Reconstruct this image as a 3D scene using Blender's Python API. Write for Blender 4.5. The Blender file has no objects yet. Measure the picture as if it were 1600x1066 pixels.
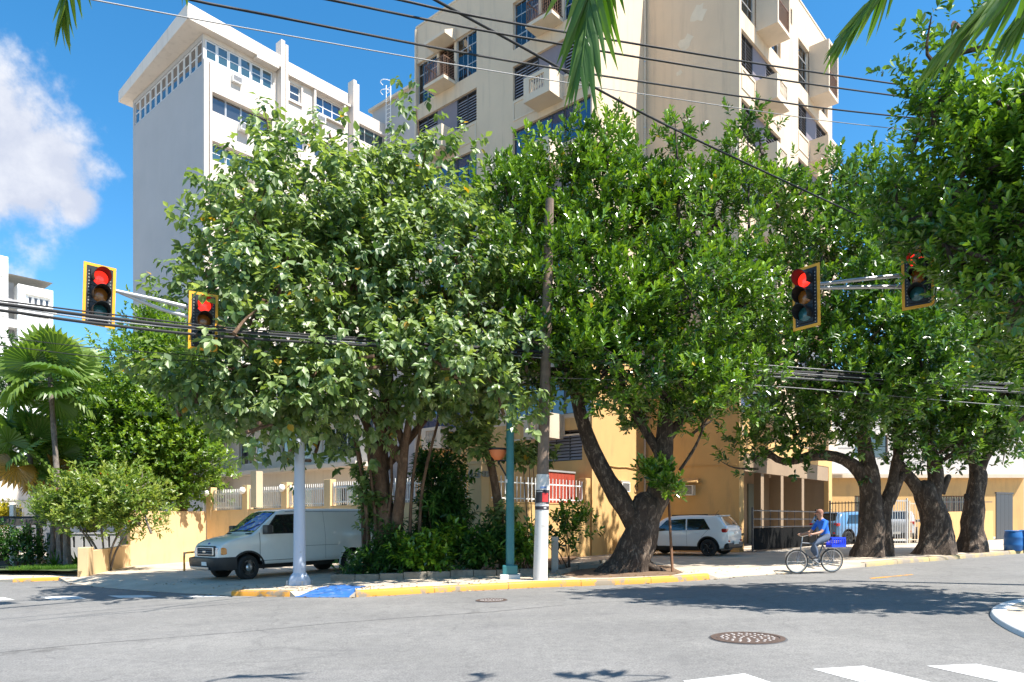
import bpy, bmesh, math, random
import numpy as np
from mathutils import Vector, Matrix, noise as mnoise
R = math.radians
rng = random.Random(7)
nrng = np.random.default_rng(7)
SC = bpy.context.scene
COL = SC.collection

# ------------------------------------------------------------------ camera
F, HY, CH, SL = 1120.0, 812.0, 1.7, 0.022       # focal length and horizon in photo pixels, eye height, cross slope of the ground
cam_d = bpy.data.cameras.new("camera")
cam = bpy.data.objects.new("camera", cam_d)
COL.objects.link(cam)
cam.location = (0, 0, CH)
cam.rotation_euler = (R(90), 0, 0)
cam_d.sensor_width = 36
cam_d.lens = 36 * F / 1600
cam_d.shift_y = (HY - 533) / 1600
cam_d.clip_start, cam_d.clip_end = 0.1, 3000
SC.camera = cam

# ------------------------------------------------------------------ sky, sun, exposure
SUN_AZ, SUN_EL = 121.0, 57.0                      # degrees clockwise from +Y, and above the horizon
sunv = Vector((math.sin(R(SUN_AZ)) * math.cos(R(SUN_EL)), math.cos(R(SUN_AZ)) * math.cos(R(SUN_EL)), math.sin(R(SUN_EL))))
SC.view_settings.view_transform = 'Standard'
SC.view_settings.look = 'None'
SC.view_settings.gamma = 1.0
SC.view_settings.use_curve_mapping = False
SC.view_settings.exposure = 1.12
W = bpy.data.worlds.new("World")
SC.world = W
W.use_nodes = True
def N(nt, t, **kw):
    n = nt.nodes.new(t)
    for k, v in kw.items():
        if k.startswith('i_'):
            k2 = k[2:]
            n.inputs[int(k2) if k2.isdigit() else k2].default_value = v
        else:
            setattr(n, k, v)
    return n
def L(nt, a, b): nt.links.new(a, b)
def ramp(nt, stops, interp='LINEAR'):
    r = nt.nodes.new('ShaderNodeValToRGB')
    r.color_ramp.interpolation = interp
    e = r.color_ramp.elements
    while len(e) < len(stops): e.new(0.5)
    for k, (p, c) in enumerate(stops):
        e[k].position = p
        e[k].color = (*c, 1) if len(c) == 3 else c
    return r
nt = W.node_tree
nt.nodes.clear()
wo = N(nt, 'ShaderNodeOutputWorld'); bg = N(nt, 'ShaderNodeBackground', i_Strength=0.105)
sky = N(nt, 'ShaderNodeTexSky', sky_type='NISHITA', sun_disc=False, sun_elevation=R(SUN_EL), sun_rotation=R(SUN_AZ))
sky.air_density, sky.dust_density, sky.ozone_density, sky.altitude = 1.0, 0.35, 3.0, 0
hs = N(nt, 'ShaderNodeHueSaturation', i_Hue=0.492, i_Saturation=1.32, i_Value=1.08)
L(nt, sky.outputs[0], hs.inputs['Color'])
# puffy fair weather clouds: a big cumulus low in the north west and a scatter of smaller ones all round
tc = N(nt, 'ShaderNodeTexCoord')
nz = N(nt, 'ShaderNodeTexNoise', i_Scale=6.0, i_Detail=12.0, i_Roughness=0.6)
L(nt, tc.outputs['Generated'], nz.inputs['Vector'])
nz2 = N(nt, 'ShaderNodeTexNoise', i_Scale=1.9, i_Detail=3.0)
L(nt, tc.outputs['Generated'], nz2.inputs['Vector'])
def blob(px, py, rx):
    c = Vector(((px - 800) / F, 1, (HY - py) / F)).normalized()
    d = N(nt, 'ShaderNodeVectorMath', operation='DISTANCE'); d.inputs[1].default_value = c
    L(nt, tc.outputs['Generated'], d.inputs[0])
    m = N(nt, 'ShaderNodeMapRange', clamp=True); m.inputs['From Min'].default_value = rx; m.inputs['From Max'].default_value = rx * 0.12
    L(nt, d.outputs['Value'], m.inputs['Value'])
    return m.outputs[0]
def mx(a, b, op='MAXIMUM'):
    m = N(nt, 'ShaderNodeMath', operation=op)
    for k, v in enumerate((a, b)):
        if isinstance(v, (int, float)): m.inputs[k].default_value = v
        else: L(nt, v, m.inputs[k])
    return m.outputs[0]
cl = blob(-40, 225, 0.16)
for b in ((70, 265, 0.10), (-200, 300, 0.18), (40, 290, 0.08), (120, 315, 0.05), (-420, 300, 0.28), (2300, 420, 0.26), (2900, 300, 0.3)):
    cl = mx(cl, blob(*b))
far = N(nt, 'ShaderNodeMapRange', clamp=True); far.inputs['From Min'].default_value = 0.60; far.inputs['From Max'].default_value = 0.72
L(nt, nz2.outputs['Fac'], far.inputs['Value'])
sep = N(nt, 'ShaderNodeSeparateXYZ'); L(nt, tc.outputs['Generated'], sep.inputs[0])
bk = N(nt, 'ShaderNodeMapRange', clamp=True); bk.inputs['From Min'].default_value = 0.25; bk.inputs['From Max'].default_value = -0.1
L(nt, sep.outputs['Y'], bk.inputs['Value'])
cl = mx(cl, mx(far.outputs[0], bk.outputs[0], 'MULTIPLY'))
ns = mx(mx(nz.outputs['Fac'], 0.5, 'SUBTRACT'), 2.3, 'MULTIPLY')
cm = N(nt, 'ShaderNodeMapRange', clamp=True, interpolation_type='SMOOTHSTEP'); cm.inputs['From Min'].default_value = 0.17; cm.inputs['From Max'].default_value = 0.52
L(nt, mx(cl, mx(ns, mx(mx(cl, 3.0, 'MULTIPLY'), 1.0, 'MINIMUM'), 'MULTIPLY'), 'ADD'), cm.inputs['Value'])
mixc = N(nt, 'ShaderNodeMix', data_type='RGBA')
cr = ramp(nt, [(0.36, (3.0, 3.25, 3.9)), (0.58, (4.9, 4.95, 5.1))])
L(nt, nz.outputs['Fac'], cr.inputs[0])
L(nt, cm.outputs[0], mixc.inputs['Factor']); L(nt, hs.outputs[0], mixc.inputs['A']); L(nt, cr.outputs[0], mixc.inputs['B'])
L(nt, mixc.outputs['Result'], bg.inputs['Color']); L(nt, bg.outputs[0], wo.inputs['Surface'])
sd = bpy.data.lights.new("sun", 'SUN'); sd.energy = 5.0; sd.angle = R(0.53); sd.color = (1.0, 0.95, 0.87)
sun = bpy.data.objects.new("sun", sd); COL.objects.link(sun)
sun.rotation_euler = sunv.to_track_quat('Z', 'Y').to_euler()
SC.cycles.max_bounces = 8
SC.cycles.diffuse_bounces = 4
SC.cycles.transparent_max_bounces = 12
SC.cycles.use_denoising = True
SC.cycles.sample_clamp_indirect = 6

# ------------------------------------------------------------------ placing helpers
def gz(x): return SL * max(-60.0, min(60.0, x))
def at(px, py, d): return Vector(((px - 800) / F * d, d, CH - (py - HY) / F * d))
def gp(px, py, lift=0.0):
    d = (CH - lift) / ((py - HY) / F + SL * (px - 800) / F)
    x = (px - 800) / F * d
    return Vector((x, d, gz(x) + lift))
U = Vector((0.6626, 0.7490, 0))     # along the faces that run away to the right
V = Vector((0.7490, -0.6626, 0))    # along the faces that run away to the left, far end to near end
def frame(o, e):                    # local x along a facade, y into the building, z up
    e = Vector(e).normalized()
    y = Vector((-e.y, e.x, 0))
    return Matrix(((e.x, y.x, 0, o[0]), (e.y, y.y, 0, o[1]), (0, 0, 1, o[2] if len(o) > 2 else 0), (0, 0, 0, 1)))
WM = {}
def world_of(o): return WM.get(o.name, Matrix.Identity(4))
def put(o, parent=None, M=None):
    COL.objects.link(o)
    M = M or Matrix.Identity(4)
    if parent is not None:
        o.parent = parent
        o.matrix_basis = world_of(parent).inverted() @ M
    else:
        o.matrix_basis = M
    WM[o.name] = M.copy()
    return o
def tag(o, label=None, cat=None, group=None, kind=None):
    if label: o['label'] = label
    if cat: o['category'] = cat
    if group: o['group'] = group
    if kind: o['kind'] = kind
    return o
def thing(name, label, cat, loc=(0, 0, 0), group=None, M=None):
    o = bpy.data.objects.new(name, None)
    o.empty_display_size = 0.3
    put(o, None, M or Matrix.Translation(Vector(loc)))
    return tag(o, label, cat, group)
def inst(name, mesh, parent=None, M=None): return put(bpy.data.objects.new(name, mesh), parent, M)

class MB:
    def __init__(s): s.v, s.f, s.m = [], [], []
    def add(s, vs, fs, mi=0, M=None):
        b = len(s.v)
        s.v += [tuple(M @ Vector(p)) if M is not None else tuple(p) for p in vs]
        s.f += [tuple(i + b for i in q) for q in fs]
        s.m += [mi] * len(fs)
        return s
    def box(s, x0, x1, y0, y1, z0, z1, mi=0, M=None):
        return s.add([(x0, y0, z0), (x1, y0, z0), (x1, y1, z0), (x0, y1, z0), (x0, y0, z1), (x1, y0, z1), (x1, y1, z1), (x0, y1, z1)],
                     [(0, 3, 2, 1), (4, 5, 6, 7), (0, 1, 5, 4), (1, 2, 6, 5), (2, 3, 7, 6), (3, 0, 4, 7)], mi, M)
    def bar(s, p, q, w, h, mi=0, up=(0, 0, 1)):
        p, q = Vector(p), Vector(q)
        d = (q - p).normalized(); a = d.cross(Vector(up))
        if a.length < 1e-4: a = d.cross(Vector((0, 1, 0)))
        a.normalize(); b = a.cross(d)
        a *= w / 2; b *= h / 2
        vs = [p - a - b, p + a - b, p + a + b, p - a + b, q - a - b, q + a - b, q + a + b, q - a + b]
        return s.add(vs, [(0, 1, 2, 3), (7, 6, 5, 4), (0, 4, 5, 1), (1, 5, 6, 2), (2, 6, 7, 3), (3, 7, 4, 0)], mi)
    def tube(s, pts, rad, n=8, mi=0, cap=True, rfun=None):
        pts = [Vector(p) for p in pts]
        if isinstance(rad, (int, float)): rad = [rad] * len(pts)
        vs = []; ref = None
        for k, p in enumerate(pts):
            t = (pts[min(k + 1, len(pts) - 1)] - pts[max(k - 1, 0)]).normalized()
            if ref is None:
                ref = t.cross(Vector((0, 0, 1)))
                if ref.length < 1e-3: ref = t.cross(Vector((0, 1, 0)))
            a = (ref - t * ref.dot(t)).normalized(); ref = a
            b = t.cross(a)
            for j in range(n):
                th = 2 * math.pi * j / n
                r = rad[k] * (rfun(k / (len(pts) - 1), th, p) if rfun else 1)
                vs.append(p + (a * math.cos(th) + b * math.sin(th)) * r)
        fs = []
        for k in range(len(pts) - 1):
            for j in range(n):
                fs.append((k * n + j, k * n + (j + 1) % n, (k + 1) * n + (j + 1) % n, (k + 1) * n + j))
        if cap:
            fs.append(tuple(range(n))[::-1]); fs.append(tuple((len(pts) - 1) * n + j for j in range(n)))
        return s.add(vs, fs, mi)
    def lathe(s, prof, n=16, M=None, mi=0):
        vs = [(r * math.cos(2 * math.pi * j / n), r * math.sin(2 * math.pi * j / n), z) for r, z in prof for j in range(n)]
        fs = []
        for k in range(len(prof) - 1):
            for j in range(n):
                fs.append((k * n + j, k * n + (j + 1) % n, (k + 1) * n + (j + 1) % n, (k + 1) * n + j))
        if prof[0] == prof[-1]: return s.add(vs, fs, mi, M)
        if prof[0][0] > 1e-4: fs.append(tuple(range(n))[::-1])
        if prof[-1][0] > 1e-4: fs.append(tuple((len(prof) - 1) * n + j for j in range(n)))
        return s.add(vs, fs, mi, M)
    def prism(s, poly, z0, z1, mi=0, M=None):        # poly counter clockwise in x,y
        n = len(poly)
        return s.add([(x, y, z0) for x, y in poly] + [(x, y, z1) for x, y in poly],
                     [tuple(range(n))[::-1], tuple(range(n, 2 * n))] + [(i, (i + 1) % n, n + (i + 1) % n, n + i) for i in range(n)], mi, M)
    def mesh(s, name, mats, smooth=None):
        me = bpy.data.meshes.new(name)
        me.from_pydata(s.v, [], s.f)
        for m in (mats if isinstance(mats, (list, tuple)) else [mats]): me.materials.append(m)
        me.polygons.foreach_set('material_index', s.m)
        if smooth is not None:
            me.polygons.foreach_set('use_smooth', [True] * len(me.polygons))
            me.update()
            me.set_sharp_from_angle(angle=R(smooth))
        me.update()
        return me
    def build(s, name, mats, parent=None, smooth=None, M=None, bevel=0):
        if M is None:      # world coordinates: origin at the middle of the foot
            xs, ys, zs = zip(*s.v)
            o = Vector(((min(xs) + max(xs)) / 2, (min(ys) + max(ys)) / 2, min(zs)))
            s.v = [(x - o.x, y - o.y, z - o.z) for x, y, z in s.v]
            M = Matrix.Translation(o)
        ob = inst(name, s.mesh(name, mats, smooth), parent, M)
        if bevel:
            b = ob.modifiers.new('edge', 'BEVEL'); b.width = bevel; b.segments = 2; b.limit_method = 'ANGLE'; b.angle_limit = R(40)
        return ob
def smooth_path(ctrl, n):
    c = [Vector(p) for p in ctrl]
    c = [c[0] * 2 - c[1]] + c + [c[-1] * 2 - c[-2]]
    out = []
    segs = len(c) - 3
    for i in range(n + 1):
        t = i / n * segs; k = min(int(t), segs - 1); t -= k
        p0, p1, p2, p3 = c[k:k + 4]
        out.append(0.5 * ((2 * p1) + (p2 - p0) * t + (2 * p0 - 5 * p1 + 4 * p2 - p3) * t * t + (3 * p1 - p0 - 3 * p2 + p3) * t ** 3))
    return out
def lerps(vals, n):
    return [float(np.interp(i / n * (len(vals) - 1), range(len(vals)), vals)) for i in range(n + 1)]

# ------------------------------------------------------------------ materials
MATS = {}
def mat(name, col, rough=0.7, metal=0.0, spec=0.5, var=0.0, scale=3.0, bump=0.0, bscale=60.0, stain=None, stain_amt=0.0, stain_scale=(0.8, 0.8, 0.12), coat=0.0, emit=None, emit_s=0.0):
    m = bpy.data.materials.new(name); m.use_nodes = True
    nt = m.node_tree; p = nt.nodes['Principled BSDF']
    p.inputs['Base Color'].default_value = (*col, 1); p.inputs['Roughness'].default_value = rough
    p.inputs['Metallic'].default_value = metal; p.inputs['Specular IOR Level'].default_value = spec
    p.inputs['Coat Weight'].default_value = coat; p.inputs['Coat Roughness'].default_value = 0.05
    if emit: p.inputs['Emission Color'].default_value = (*emit, 1); p.inputs['Emission Strength'].default_value = emit_s
    geo = N(nt, 'ShaderNodeNewGeometry')
    cur = None
    if var:
        n1 = N(nt, 'ShaderNodeTexNoise', i_Scale=scale, i_Detail=6.0, i_Roughness=0.6)
        L(nt, geo.outputs['Position'], n1.inputs['Vector'])
        rp = ramp(nt, [(0.28, tuple(c * (1 - var) for c in col)), (0.72, tuple(min(1, c * (1 + var)) for c in col))])
        L(nt, n1.outputs['Fac'], rp.inputs[0]); cur = rp.outputs[0]
    if stain:
        mp = N(nt, 'ShaderNodeMapping'); mp.inputs['Scale'].default_value = stain_scale
        L(nt, geo.outputs['Position'], mp.inputs['Vector'])
        n2 = N(nt, 'ShaderNodeTexNoise', i_Scale=1.7, i_Detail=8.0, i_Roughness=0.65)
        L(nt, mp.outputs[0], n2.inputs['Vector'])
        mr = N(nt, 'ShaderNodeMapRange', clamp=True); mr.inputs['From Min'].default_value = 0.52; mr.inputs['From Max'].default_value = 0.78; mr.inputs['To Max'].default_value = stain_amt
        L(nt, n2.outputs['Fac'], mr.inputs['Value'])
        mc = N(nt, 'ShaderNodeMix', data_type='RGBA')
        L(nt, mr.outputs[0], mc.inputs['Factor'])
        if cur is not None: L(nt, cur, mc.inputs['A'])
        else: mc.inputs['A'].default_value = (*col, 1)
        mc.inputs['B'].default_value = (*stain, 1)
        cur = mc.outputs['Result']
    if cur is not None: L(nt, cur, p.inputs['Base Color'])
    if bump:
        n3 = N(nt, 'ShaderNodeTexNoise', i_Scale=bscale, i_Detail=4.0)
        L(nt, geo.outputs['Position'], n3.inputs['Vector'])
        b = N(nt, 'ShaderNodeBump', i_Strength=bump, i_Distance=0.02)
        L(nt, n3.outputs['Fac'], b.inputs['Height']); L(nt, b.outputs[0], p.inputs['Normal'])
    MATS[name] = m
    return m
M_CREAM = mat('cream_stucco', (0.62, 0.485, 0.345), 0.85, var=0.05, scale=0.7, bump=0.25, bscale=35, stain=(0.36, 0.29, 0.22), stain_amt=0.6, stain_scale=(1.8, 1.8, 0.14))
M_CREAM2 = mat('cream_trim', (0.63, 0.52, 0.395), 0.8, var=0.04, scale=1.5, bump=0.2, stain=(0.35, 0.29, 0.22), stain_amt=0.4)
M_YEL = mat('yellow_stucco', (0.62, 0.385, 0.155), 0.85, var=0.06, scale=0.9, bump=0.25, bscale=40, stain=(0.36, 0.24, 0.12), stain_amt=0.6, stain_scale=(1.6, 1.6, 0.3))
M_PEACH = mat('peach_wall_paint', (0.67, 0.47, 0.25), 0.85, var=0.06, scale=1.1, bump=0.2, bscale=40, stain=(0.36, 0.26, 0.16), stain_amt=0.6, stain_scale=(1.6, 1.6, 0.4))
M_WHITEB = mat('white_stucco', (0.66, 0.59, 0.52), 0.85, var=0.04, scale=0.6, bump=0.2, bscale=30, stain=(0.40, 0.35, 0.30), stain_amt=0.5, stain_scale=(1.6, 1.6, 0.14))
M_GREY_SHADE = mat('grey_and_shade_stucco', (0.40, 0.395, 0.40), 0.85, var=0.04, scale=0.5, bump=0.15, bscale=30, stain=(0.47, 0.45, 0.44), stain_amt=0.35)  # grey walls, and the white block's end wall with shade in its colour
M_WHITE = mat('white_paint', (0.78, 0.77, 0.74), 0.5, var=0.05, scale=4)
M_WINFR = mat('white_window_frame', (0.72, 0.72, 0.72), 0.4)
M_DKFR = mat('dark_window_frame', (0.05, 0.052, 0.06), 0.4)
M_BRFR = mat('brown_railing_paint', (0.16, 0.085, 0.05), 0.5)
M_LOUV = mat('louvre_metal', (0.30, 0.30, 0.34), 0.45, metal=0.0)
M_DOORG = mat('grey_door', (0.20, 0.17, 0.19), 0.6, var=0.05)
M_DARK = mat('dark_interior', (0.035, 0.03, 0.028), 0.9)
M_BROWNIN = mat('carport_paint', (0.30, 0.215, 0.14), 0.85, var=0.08, scale=1.2, stain=(0.15, 0.11, 0.08), stain_amt=0.4)
M_CURT = mat('pale_curtain', (0.70, 0.76, 0.84), 0.9)
M_BLIND = mat('grey_blind', (0.36, 0.32, 0.30), 0.9)
M_CONC = mat('concrete', (0.50, 0.42, 0.325), 0.9, var=0.14, scale=1.3, bump=0.3, bscale=60, stain=(0.26, 0.21, 0.165), stain_amt=0.45, stain_scale=(0.5, 0.5, 0.5))
M_CONCG = mat('grey_concrete', (0.36, 0.34, 0.30), 0.9, var=0.15, scale=2.5, bump=0.3, stain=(0.16, 0.15, 0.13), stain_amt=0.6, stain_scale=(0.9, 0.9, 0.9))
M_STEEL = mat('galvanised_steel', (0.50, 0.50, 0.50), 0.4, metal=0.4, var=0.06, scale=3)
M_MOSSY = mat('mossy_concrete', (0.24, 0.21, 0.165), 0.95, var=0.25, scale=3, bump=0.5, bscale=30, stain=(0.07, 0.065, 0.045), stain_amt=0.8, stain_scale=(2.5, 2.5, 2.5))
M_BLACK = mat('black_plastic', (0.012, 0.012, 0.013), 0.45)
M_RUBBER = mat('tyre_rubber', (0.018, 0.018, 0.018), 0.8, bump=0.2, bscale=120)
M_CABLE = mat('cable_black', (0.016, 0.016, 0.017), 0.6, spec=0.3)
M_CABLEG = mat('cable_grey', (0.20, 0.20, 0.20), 0.5)
M_SIGY = mat('signal_yellow', (0.80, 0.37, 0.015), 0.45, var=0.08, scale=6)
M_WOOD = mat('weathered_pole_wood', (0.19, 0.135, 0.10), 0.9, var=0.3, scale=5, bump=0.5, bscale=25, stain=(0.05, 0.035, 0.026), stain_amt=0.7, stain_scale=(6, 6, 0.4))
M_TEAL = mat('teal_paint', (0.028, 0.165, 0.18), 0.45, var=0.12, scale=3, stain=(0.05, 0.12, 0.13), stain_amt=0.6)
M_RUST = mat('rusty_steel', (0.16, 0.075, 0.035), 0.8, var=0.25, scale=9)
M_BLUEP = mat('blue_ramp_paint', (0.018, 0.115, 0.36), 0.7, var=0.25, scale=5, stain=(0.30, 0.30, 0.30), stain_amt=0.7, stain_scale=(3, 3, 3))
M_SOIL = mat('dry_soil', (0.17, 0.105, 0.062), 0.95, var=0.3, scale=3, bump=0.6, bscale=18)
M_BARREL = mat('blue_plastic', (0.01, 0.10, 0.30), 0.4, var=0.06)
M_REDDOOR = mat('red_panel', (0.36, 0.055, 0.03), 0.6, var=0.1)
M_TERRA = mat('orange_bowl', (0.62, 0.18, 0.06), 0.5, var=0.06)
M_SKIN = mat('skin', (0.42, 0.22, 0.14), 0.5)
M_SHIRT = mat('blue_shirt', (0.01, 0.13, 0.62), 0.8, var=0.1, scale=8)
M_JEANS = mat('grey_trousers', (0.10, 0.13, 0.19), 0.9, var=0.15, scale=9)
M_CRATE = mat('blue_crate_plastic', (0.015, 0.06, 0.75), 0.4)
M_CHROME = mat('chrome', (0.62, 0.62, 0.63), 0.15, metal=1.0)
M_RED = mat('red_lens', (0.45, 0.012, 0.012), 0.12, coat=1.0)
M_AMBER = mat('amber_lens', (0.75, 0.25, 0.02), 0.15, coat=1.0)
M_CLEAR = mat('clear_lens', (0.55, 0.55, 0.55), 0.1, coat=1.0)
M_PLATE = mat('licence_plate', (0.70, 0.70, 0.66), 0.5)
M_VAN = mat('van_white_paint', (0.76, 0.74, 0.68), 0.3, coat=0.6, var=0.04, scale=2.0, stain=(0.5, 0.46, 0.4), stain_amt=0.15)
M_SUV = mat('suv_white_paint', (0.78, 0.79, 0.80), 0.25, coat=1.0)
M_CARB = mat('car_blue_paint', (0.10, 0.22, 0.40), 0.25, coat=1.0)
M_CARG = mat('car_grey_paint', (0.35, 0.37, 0.40), 0.25, coat=1.0)

def glass(name, col, rough=0.03, ior=1.6):
    m = mat(name, col, rough, spec=0.9, coat=0.8); m.node_tree.nodes['Principled BSDF'].inputs['IOR'].default_value = ior
    return m
M_GDARK = glass('dark_window_glass', (0.03, 0.035, 0.045))
M_GBLUE = glass('blue_window_glass', (0.012, 0.045, 0.12))
M_GTEAL = glass('tinted_window_glass', (0.03, 0.07, 0.085))
M_GCAR = glass('car_window_glass', (0.012, 0.016, 0.016), 0.02, 1.5)
M_GWIND = glass('windscreen_glass', (0.01, 0.03, 0.09), 0.02, 2.2)
# clear pane: thin, mostly see through, with a mirror sheen
def clear_pane():
    m = bpy.data.materials.new('clear_window_glass'); m.use_nodes = True; nt = m.node_tree; nt.nodes.clear()
    o = N(nt, 'ShaderNodeOutputMaterial'); mxs = N(nt, 'ShaderNodeMixShader'); fr = N(nt, 'ShaderNodeFresnel', i_IOR=2.3)
    t = N(nt, 'ShaderNodeBsdfTransparent'); t.inputs[0].default_value = (0.90, 0.95, 0.98, 1)
    g = N(nt, 'ShaderNodeBsdfGlossy', i_Roughness=0.02)
    L(nt, fr.outputs[0], mxs.inputs[0]); L(nt, t.outputs[0], mxs.inputs[1]); L(nt, g.outputs[0], mxs.inputs[2]); L(nt, mxs.outputs[0], o.inputs[0])
    return m
M_GCLEAR = clear_pane()

def asphalt():
    m = bpy.data.materials.new('bleached_asphalt'); m.use_nodes = True; nt = m.node_tree; p = nt.nodes['Principled BSDF']
    geo = N(nt, 'ShaderNodeNewGeometry')
    def noise(sc, det, mapping=None):
        n = N(nt, 'ShaderNodeTexNoise', i_Scale=sc, i_Detail=det, i_Roughness=0.6)
        if mapping:
            mp = N(nt, 'ShaderNodeMapping'); mp.inputs['Scale'].default_value = mapping[0]; mp.inputs['Rotation'].default_value = (0, 0, mapping[1])
            L(nt, geo.outputs['Position'], mp.inputs['Vector']); L(nt, mp.outputs[0], n.inputs['Vector'])
        else: L(nt, geo.outputs['Position'], n.inputs['Vector'])
        return n.outputs['Fac']
    big = ramp(nt, [(0.3, (0.166, 0.162, 0.156)), (0.7, (0.226, 0.220, 0.210))]); L(nt, noise(0.35, 5), big.inputs[0])
    trk = ramp(nt, [(0.32, (0.90, 0.90, 0.91)), (0.68, (1.05, 1.05, 1.04))]); L(nt, noise(0.5, 4, ((0.12, 1.6, 1), R(-17))), trk.inputs[0])
    fine = ramp(nt, [(0.3, (0.60, 0.60, 0.60)), (0.5, (0.95, 0.95, 0.95)), (0.70, (1.34, 1.33, 1.31))]); L(nt, noise(48, 4), fine.inputs[0])
    med = ramp(nt, [(0.30, (0.84, 0.84, 0.85)), (0.44, (1, 1, 1))]); L(nt, noise(1.7, 9), med.inputs[0])
    mot = ramp(nt, [(0.30, (0.86, 0.86, 0.86)), (0.5, (1, 1, 1)), (0.7, (1.10, 1.10, 1.09))]); L(nt, noise(7, 6), mot.inputs[0])
    oil = ramp(nt, [(0.66, (1, 1, 1)), (0.74, (0.62, 0.61, 0.60))]); L(nt, noise(0.9, 6, ((1, .8, 1), .4)), oil.inputs[0])
    cur = big.outputs[0]
    for r in (trk, fine, med, mot, oil):
        k = N(nt, 'ShaderNodeMix', data_type='RGBA', blend_type='MULTIPLY'); k.inputs['Factor'].default_value = 1.0
        L(nt, cur, k.inputs['A']); L(nt, r.outputs[0], k.inputs['B']); cur = k.outputs['Result']
    # hairline cracks and a sealed joint
    vo = N(nt, 'ShaderNodeTexVoronoi', feature='DISTANCE_TO_EDGE', i_Scale=0.16)
    wv = N(nt, 'ShaderNodeTexNoise', i_Scale=1.3, i_Detail=6.0)
    L(nt, geo.outputs['Position'], wv.inputs['Vector'])
    ad = N(nt, 'ShaderNodeVectorMath', operation='MULTIPLY_ADD'); ad.inputs[1].default_value = (0.9, 0.9, 0); 
    L(nt, wv.outputs['Color'], ad.inputs[0]); L(nt, geo.outputs['Position'], ad.inputs[2]); L(nt, ad.outputs[0], vo.inputs['Vector'])
    ck = N(nt, 'ShaderNodeMapRange', clamp=True); ck.inputs['From Min'].default_value = 0.0; ck.inputs['From Max'].default_value = 0.004; ck.inputs['To Min'].default_value = 0.3; ck.inputs['To Max'].default_value = 0
    L(nt, vo.outputs['Distance'], ck.inputs['Value'])
    k = N(nt, 'ShaderNodeMix', data_type='RGBA'); k.inputs['B'].default_value = (0.06, 0.06, 0.06, 1)
    L(nt, ck.outputs[0], k.inputs['Factor']); L(nt, cur, k.inputs['A']); L(nt, k.outputs['Result'], p.inputs['Base Color'])
    p.inputs['Roughness'].default_value = 0.85
    b = N(nt, 'ShaderNodeBump', i_Strength=0.5, i_Distance=0.012); L(nt, noise(130, 2), b.inputs['Height']); L(nt, b.outputs[0], p.inputs['Normal'])
    return m
M_ASPH = asphalt()
def worn(name, col, under, lo=0.30, hi=0.42, scale=5.0, rough=0.7):
    m = bpy.data.materials.new(name); m.use_nodes = True; nt = m.node_tree; p = nt.nodes['Principled BSDF']
    geo = N(nt, 'ShaderNodeNewGeometry'); n = N(nt, 'ShaderNodeTexNoise', i_Scale=scale, i_Detail=10.0, i_Roughness=0.7)
    L(nt, geo.outputs['Position'], n.inputs['Vector'])
    n2 = N(nt, 'ShaderNodeTexNoise', i_Scale=1.2, i_Detail=3.0); L(nt, geo.outputs['Position'], n2.inputs['Vector'])
    r = ramp(nt, [(lo, under), (hi, col), (0.75, tuple(min(1, c * 1.06) for c in col))]); 
    a = N(nt, 'ShaderNodeMath', operation='MULTIPLY_ADD'); a.inputs[1].default_value = 0.5; 
    L(nt, n2.outputs['Fac'], a.inputs[0])
    s2 = N(nt, 'ShaderNodeMath', operation='MULTIPLY'); s2.inputs[1].default_value = 0.5; L(nt, n.outputs['Fac'], s2.inputs[0]); L(nt, s2.outputs[0], a.inputs[2])
    L(nt, a.outputs[0], r.inputs[0]); L(nt, r.outputs[0], p.inputs['Base Color']); p.inputs['Roughness'].default_value = rough
    b = N(nt, 'ShaderNodeBump', i_Strength=0.3, i_Distance=0.01); L(nt, n.outputs['Fac'], b.inputs['Height']); L(nt, b.outputs[0], p.inputs['Normal'])
    return m
M_ZEBRA = worn('white_road_paint', (0.64, 0.64, 0.62), (0.24, 0.24, 0.24), 0.395, 0.44, 14)
M_YKERB = worn('yellow_kerb_paint', (0.60, 0.27, 0.028), (0.24, 0.19, 0.13), 0.42, 0.475, 5)
M_FKERB = worn('faded_yellow_kerb_paint', (0.38, 0.29, 0.13), (0.24, 0.20, 0.16), 0.44, 0.56, 3)
M_WKERB = worn('white_kerb_paint', (0.70, 0.70, 0.69), (0.36, 0.35, 0.33), 0.36, 0.43, 5)
M_WPOLE = worn('chipped_white_pole_paint', (0.60, 0.59, 0.56), (0.33, 0.29, 0.25), 0.36, 0.44, 7)
M_POLEBL = worn('blue_grey_pole_paint', (0.46, 0.51, 0.60), (0.30, 0.30, 0.30), 0.32, 0.40, 6)

def leafmat(name, dark, mid, light, rough=0.35, trans=0.35, spec=0.5, yellow=None):
    m = bpy.data.materials.new(name); m.use_nodes = True; nt = m.node_tree; nt.nodes.clear()
    o = N(nt, 'ShaderNodeOutputMaterial'); mxs = N(nt, 'ShaderNodeMixShader', i_0=trans)
    p = N(nt, 'ShaderNodeBsdfPrincipled', i_Roughness=rough); p.inputs['Specular IOR Level'].default_value = spec
    at_ = N(nt, 'ShaderNodeAttribute', attribute_name='tint')
    stops = [(0.0, dark), (0.5, mid), (0.93, light)]
    if yellow: stops += [(0.975, light), (0.99, yellow)]
    r = ramp(nt, stops); L(nt, at_.outputs['Fac'], r.inputs[0])
    t = N(nt, 'ShaderNodeBsdfTranslucent')
    tm = N(nt, 'ShaderNodeMix', data_type='RGBA', blend_type='MULTIPLY'); tm.inputs['Factor'].default_value = 1; tm.inputs['B'].default_value = (1.9, 1.9, 0.7, 1)
    L(nt, r.outputs[0], tm.inputs['A']); L(nt, tm.outputs['Result'], t.inputs['Color'])
    L(nt, r.outputs[0], p.inputs['Base Color']); L(nt, p.outputs[0], mxs.inputs[1]); L(nt, t.outputs[0], mxs.inputs[2]); L(nt, mxs.outputs[0], o.inputs[0])
    return m
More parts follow.
